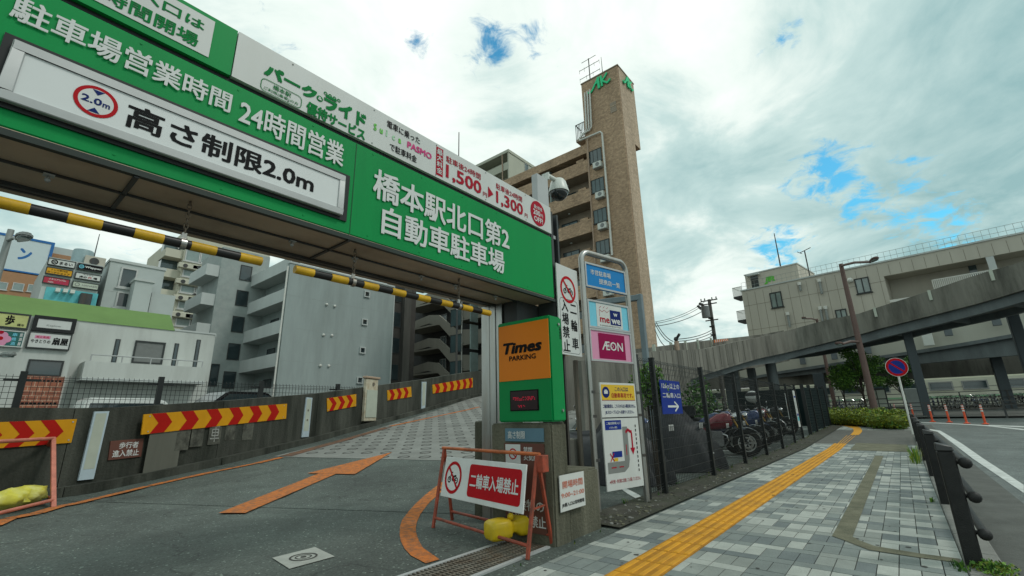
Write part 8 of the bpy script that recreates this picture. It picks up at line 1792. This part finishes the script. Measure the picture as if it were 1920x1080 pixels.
# the wall runs away to the right and slightly nearer
t = thing('station_building', 'long beige panel station building with rooftop rail and green lettering', 'station building', (c[0], c[1], 0))
ztj = PJ.at(1390, 546)[1]; ar_, _ = PJ.at(1925, 438); ztj2 = PJ.at(1920, 438.5)[1]; ztj = (ztj + ztj2) / 2
aj = ar_ + 12
a_rec, z_rec = PJ.at(1657, 518); _, z_rl = PJ.at(1664, 548)
a_end = aj
mb = MB(); mb.slab(PJ, 0, a_rec, -.1, ztj, -16, 0, 'beige'); mb.slab(PJ, a_rec + .002, aj, z_rec, ztj, -16, 0, 'beige'); mb.slab(PJ, a_rec + .002, aj, -.1, z_rec - .002, -16, -2.6, 'beige'); mb.slab(PJ, a_rec + .002, aj, -.1, z_rl - .9, -2.59, -.01, 'beige')
for k in range(60):
    a = .6 + k * .95
    if a > aj: break
    mb.slab(PJ, a, a + .035, (-.1 if a < a_rec else z_rec + .05), ztj - .3, .001, .012, mat('panel_joint', (.22, .2, .165), .9))
for z in (ztj - 2.0, ztj - 5.1): mb.slab(PJ, 0, a_rec if z < z_rec else aj, z, z + .04, .001, .014, MATS['panel_joint'])
part('wall', mb, t, smooth=0)
mb = MB(); mb.slab(PJ, -.1, aj, ztj + .002, ztj + .16, -.5, .1, 'balc'); part('coping', mb, t, smooth=0)
mb = MB(); n = 70
for k in range(n + 1): a = aj * k / n; mb.slab(PJ, a - .012, a + .012, ztj + .16, ztj + 1.2, -.34, -.32, 'lampg')
for z in (.5, 1.03): mb.slab(PJ, 0, aj, ztj + .16 + z - .013, ztj + .16 + z + .013, -.345, -.315, 'lampg')
part('roof_rail', mb, t, smooth=0)
for (x0, y0, x1, y1) in ((1443, 553, 1469, 571), (1602, 527, 1634, 543), (1566, 585, 1592, 604)):
    a0, b1 = PJ.at(x0, y0); a1, b0 = PJ.at(x1, y1); window(PJ, a0, a1, b0 - .25, b1 + .2, t, 'winframed', 'glassp', 1, .1, .1, True)
for (x, y0, y1) in ((1501, 540, 546), (1538.5, 534, 552), (1479, 596, 614), (1540, 586, 603), (1550, 585, 602)):
    a, b1 = PJ.at(x, y0); _, b0 = PJ.at(x, y1); mb = MB(); p0_, p1_ = PJ.pt(a, b0, .2), PJ.pt(a, b1, .2); mb.tube([p0_, p1_, PJ.pt(a, b1 + .3, .2)], .13, 'lampg', 10); mb.tube([PJ.pt(a, b1 + .3, .2), PJ.pt(a, b1 + .65, .2)], .2, 'pipew', 12); part('vent_pipe', mb, t)
a, b = PJ.at(1594.5, 526); mb = MB(); mb.ball(PJ.pt(a, b, .2), .28, 'pipew', 12); part('wall_lamp', mb, t)
# recess : louvres, dark door, column, stair rail
a0, b1 = PJ.at(1810, 490); a1, b0 = PJ.at(1832, 508); pl = Pl(PJ.pt(0, 0, -2.59), PJ.u); mb = MB(); mb.slab(pl, a0, a1, b0 - 1.6, b1 + .3, .003, .05, 'glassb'); part('recess_door', mb, t, smooth=0)
a0, _ = PJ.at(1850, 490); a1, _ = PJ.at(1866, 490); mb = MB(); mb.slab(PJ, a0, a1, z_rl - .9, z_rec - .003, -.8, -.02, 'balc'); part('column', mb, t, smooth=0)
ra0, rz0 = PJ.at(1749, 531); ra1, rz1 = PJ.at(1900, 500); rz0b = PJ.at(1749, 521)[1]
mb = MB(); hR = abs(rz0b - rz0) * 1.3; n = 40
for k in range(n + 1): a = ra0 + (ra1 - ra0) * k / n; mb.slab(PJ, a - .035, a + .035, z_rl - .9 + .1, z_rl - .9 + 1.35, .05, .1, 'pipew')
for z in (.1, 1.3): mb.slab(PJ, ra0, ra1, z_rl - .9 + z, z_rl - .9 + z + .07, .04, .11, 'pipew')
part('balcony_rail', mb, t, smooth=0)
mb = MB(); mb.slab(PJ, a_rec, aj, z_rl - .9 - .25, z_rl - .901, .0, .3, 'pipew'); part('ledge', mb, t, smooth=0)
# penthouse with lettering
q = [PJ.at(*p) for p in ((1395, 516), (1492, 496), (1503, 522), (1398, 540))]; a0, a1, b1 = 0.8, (q[1][0] + q[2][0]) / 2, (q[0][1] + q[1][1]) / 2
pq = Pl(PJ.pt(0, 0, -2.2), PJ.u); a0, b1a = pq.at(1396, 516); a1, b1b = pq.at(1494, 496); b1 = (b1a + b1b) / 2
mb = MB(); mb.slab(pq, a0, a1, ztj + .17, b1, -7, 0, 'beige'); mb.slab(pq, a0 - .08, a1 + .08, b1 + .002, b1 + .14, -7, .08, 'balc'); po = part('penthouse', mb, t, smooth=0)
g0, h1 = pq.at(1431, 519); g1, h0 = pq.at(1455, 531); mb = MB(); mb.text('JR', pq, g0, g1, h0 + .1, h1 - .1, .03, mat('jr_green', (.1, .42, .05), .5), .05, .15); part('lettering', mb, po, smooth=0)
d0, e1 = pq.at(1408, 525); d1, e0 = pq.at(1424, 536); mb = MB(); mb.slab(pq, d0, d1, ztj + .2, e1 + .4, .003, .05, 'glass'); mb.slab(pq, d0 - .3, d1 + .3, e1 + .45, e1 + .6, .003, .6, 'balc'); part('door', mb, po, smooth=0)
for (x0, y0, x1, y1) in ((1371, 542, 1392, 560), (1379, 586, 1399, 605)):
    a0, b1_ = PJ.at(x0, y0); _, b0_ = PJ.at(x0 + 4, y0 + 14); w0 = a0; mb = MB(); mb.slab(PJ, w0, -.01, b0_ - .25, b0_, -2.5, -.3, 'darksteel'); bo = part('balcony', mb, t, smooth=0); mb = MB()
    for k in range(12): a = w0 + (0 - w0) * k / 12; mb.slab(PJ, a, a + .05, b0_, b0_ + 1.15, -.36, -.31, 'pipew')
    mb.slab(PJ, w0, 0, b0_ + 1.15, b0_ + 1.22, -.37, -.3, 'pipew'); mb.slab(PJ, w0, w0 + .06, b0_ + 1.15, b0_ + 1.22, -2.4, -.3, 'pipew'); part('railing', mb, bo, smooth=0)
p = PJ.pix(1445, 505, -4); mb = MB(); mb.tube([(p[0], p[1], ztj), (p[0], p[1], zat(1434, 441, p[0], p[1]))], [.12, .05], 'darksteel', 8); tag(part('roof_mast', mb), 'tall dark mast on the roof of the beige station building', 'mast')
p = PJ.pix(1497, 500, -4); zz = zat(1491, 474, p[0], p[1]); mb = MB(); mb.tube([(p[0], p[1], ztj), (p[0], p[1], zz)], .07, 'darksteel', 8); mb.tube([(p[0], p[1] - .7, zz + .3), (p[0], p[1] + .5, zz - .1)], .05, 'darksteel', 6); mb.tube([(p[0], p[1] + .3, zz - .3), (p[0], p[1] + .8, zz + .1)], .04, 'darksteel', 6); tag(part('roof_antenna', mb), 'small aerial on the penthouse of the beige station building', 'antenna')

# ================================================================ UTILITY POLE AND WIRES
p = dep(1341, 640, 44); zt_ = zat(1326, 562, p[0], p[1]); x, y = p[0], p[1]
t = thing('utility_pole', 'concrete utility pole with a transformer and crossarms beyond the ramp', 'utility pole', (x, y, 0))
mb = MB(); mb.tube([(x, y, 0), (x, y, zt_)], [.22, .16], 'wood', 12); part('pole', mb, t)
mb = MB(); q = dep(1323, 585, 44); mb.tube([(q[0], q[1], q[2] - .55), (q[0], q[1], q[2] + .55)], .38, 'insul', 16); part('transformer', mb, t)
mb = MB()
for f_, w in ((.99, .8), (.96, .7), (.82, .6)): z = zt_ * f_; mb.bar((x - .1, y - w, z), (x - .1, y + w, z), .1, .1, 'darksteel')
part('crossarm', mb, t, smooth=0); mb = MB()
for yy in (-.7, -.3, .4, .75): mb.tube([(x - .1, y + yy, zt_ * .99), (x - .1, y + yy, zt_ * .99 + .28)], .06, 'insul', 8); 
mb.tube([(x - .3, y + .5, zt_ - .6), (x - .3, y + .9, zt_ - .3)], .14, 'darksteel', 8); mb.tube([(x - .3, y + .8, zt_ - .9), (x - .3, y + 1.1, zt_ - .5)], .12, 'darksteel', 8)
part('insulator', mb, t)
for k in range(5): z = zt_ * (.55 + .07 * k); mb = MB(); mb.box(x - .35, x - .1, y - .2, y + .25, z, z + .12, 'darksteel'); part('bracket', mb, t, smooth=0)
def cable(p, q, sag, r, label, grp):
    pts = []
    for i in range(13): u_ = i / 12; pts.append(tuple(np.array(p) * (1 - u_) + np.array(q) * u_ - np.array([0, 0, sag * 4 * u_ * (1 - u_)])))
    mb = MB(); mb.tube(pts, r, 'wire', 5); tag(part('cable', mb), label, 'cable', grp)
e = dep(1232, 612, 38)
cable((x, y + .5, zt_ - .2), dep(1226, 604, 36), .3, .022, 'overhead cable from the utility pole to the tiled tower', 'cables between the pole and the tower'); cable((x, y + .7, zt_ - .5), dep(1226, 607, 36), .3, .022, 'overhead cable from the utility pole to the tiled tower', 'cables between the pole and the tower'); cable((x, y + .4, zt_ - .9), dep(1226, 612, 36), .3, .03, 'overhead cable from the utility pole to the tiled tower', 'cables between the pole and the tower')
for k, (x0, y0, x1, y1) in enumerate(((1230, 604, 1262, 640), (1228, 607, 1257, 642), (1228, 618, 1249, 650))): cable(dep(x0, y0, 33), dep(x1, y1, 27), .25, .026, 'thick cable dropping from the tiled tower to the ramp parapet', 'cables dropping behind the ramp parapet')
for k, (y0, y1) in enumerate(((617, 640), (622, 644), (628, 648))): cable((x, y, zat(1336, y0, x, y)), dep(1270, y1 - 4, 30), .2, .03, 'low cable from the utility pole down to the ramp parapet', 'low cables at the utility pole')
p = dep(1268, 640, 24); mb = MB(); mb.tube([(p[0], p[1], p[2] - .6), (p[0], p[1], p[2])], .12, 'pipeb', 10); mb.ball((p[0], p[1], p[2] + .12), .13, 'darksteel', 8); mb.tube([(p[0], p[1], p[2] + .1), (p[0] - .1, p[1] - .25, p[2] + .35)], .07, 'darksteel', 8); tag(part('ramp_beacon', mb), 'small beacon on the far parapet of the ramp', 'beacon')
# steel post by the fence, pale bracket above
p = dep(1213, 690, 7.6); zt_ = zat(1197, 552, p[0], p[1]); mb = MB(); mb.box(p[0] - .045, p[0] + .045, p[1] - .045, p[1] + .045, -.05, zt_, mat('post_grey', (.16, .2, .22), .5)); q = dep(1150, 572, 8.2); mb.box(p[0] - .5, p[0] + .05, p[1] - .05, p[1] + .05, zt_ - .14, zt_ - .003, 'bluegrey') if False else mb.bar((p[0], p[1], zt_ - .06), (p[0] - .25, p[1] + .9, zt_ - .06), .09, .1, MATS['post_grey']); tag(part('steel_post', mb, bevel=.008), 'blue grey square steel post rising behind the sign stand', 'post')
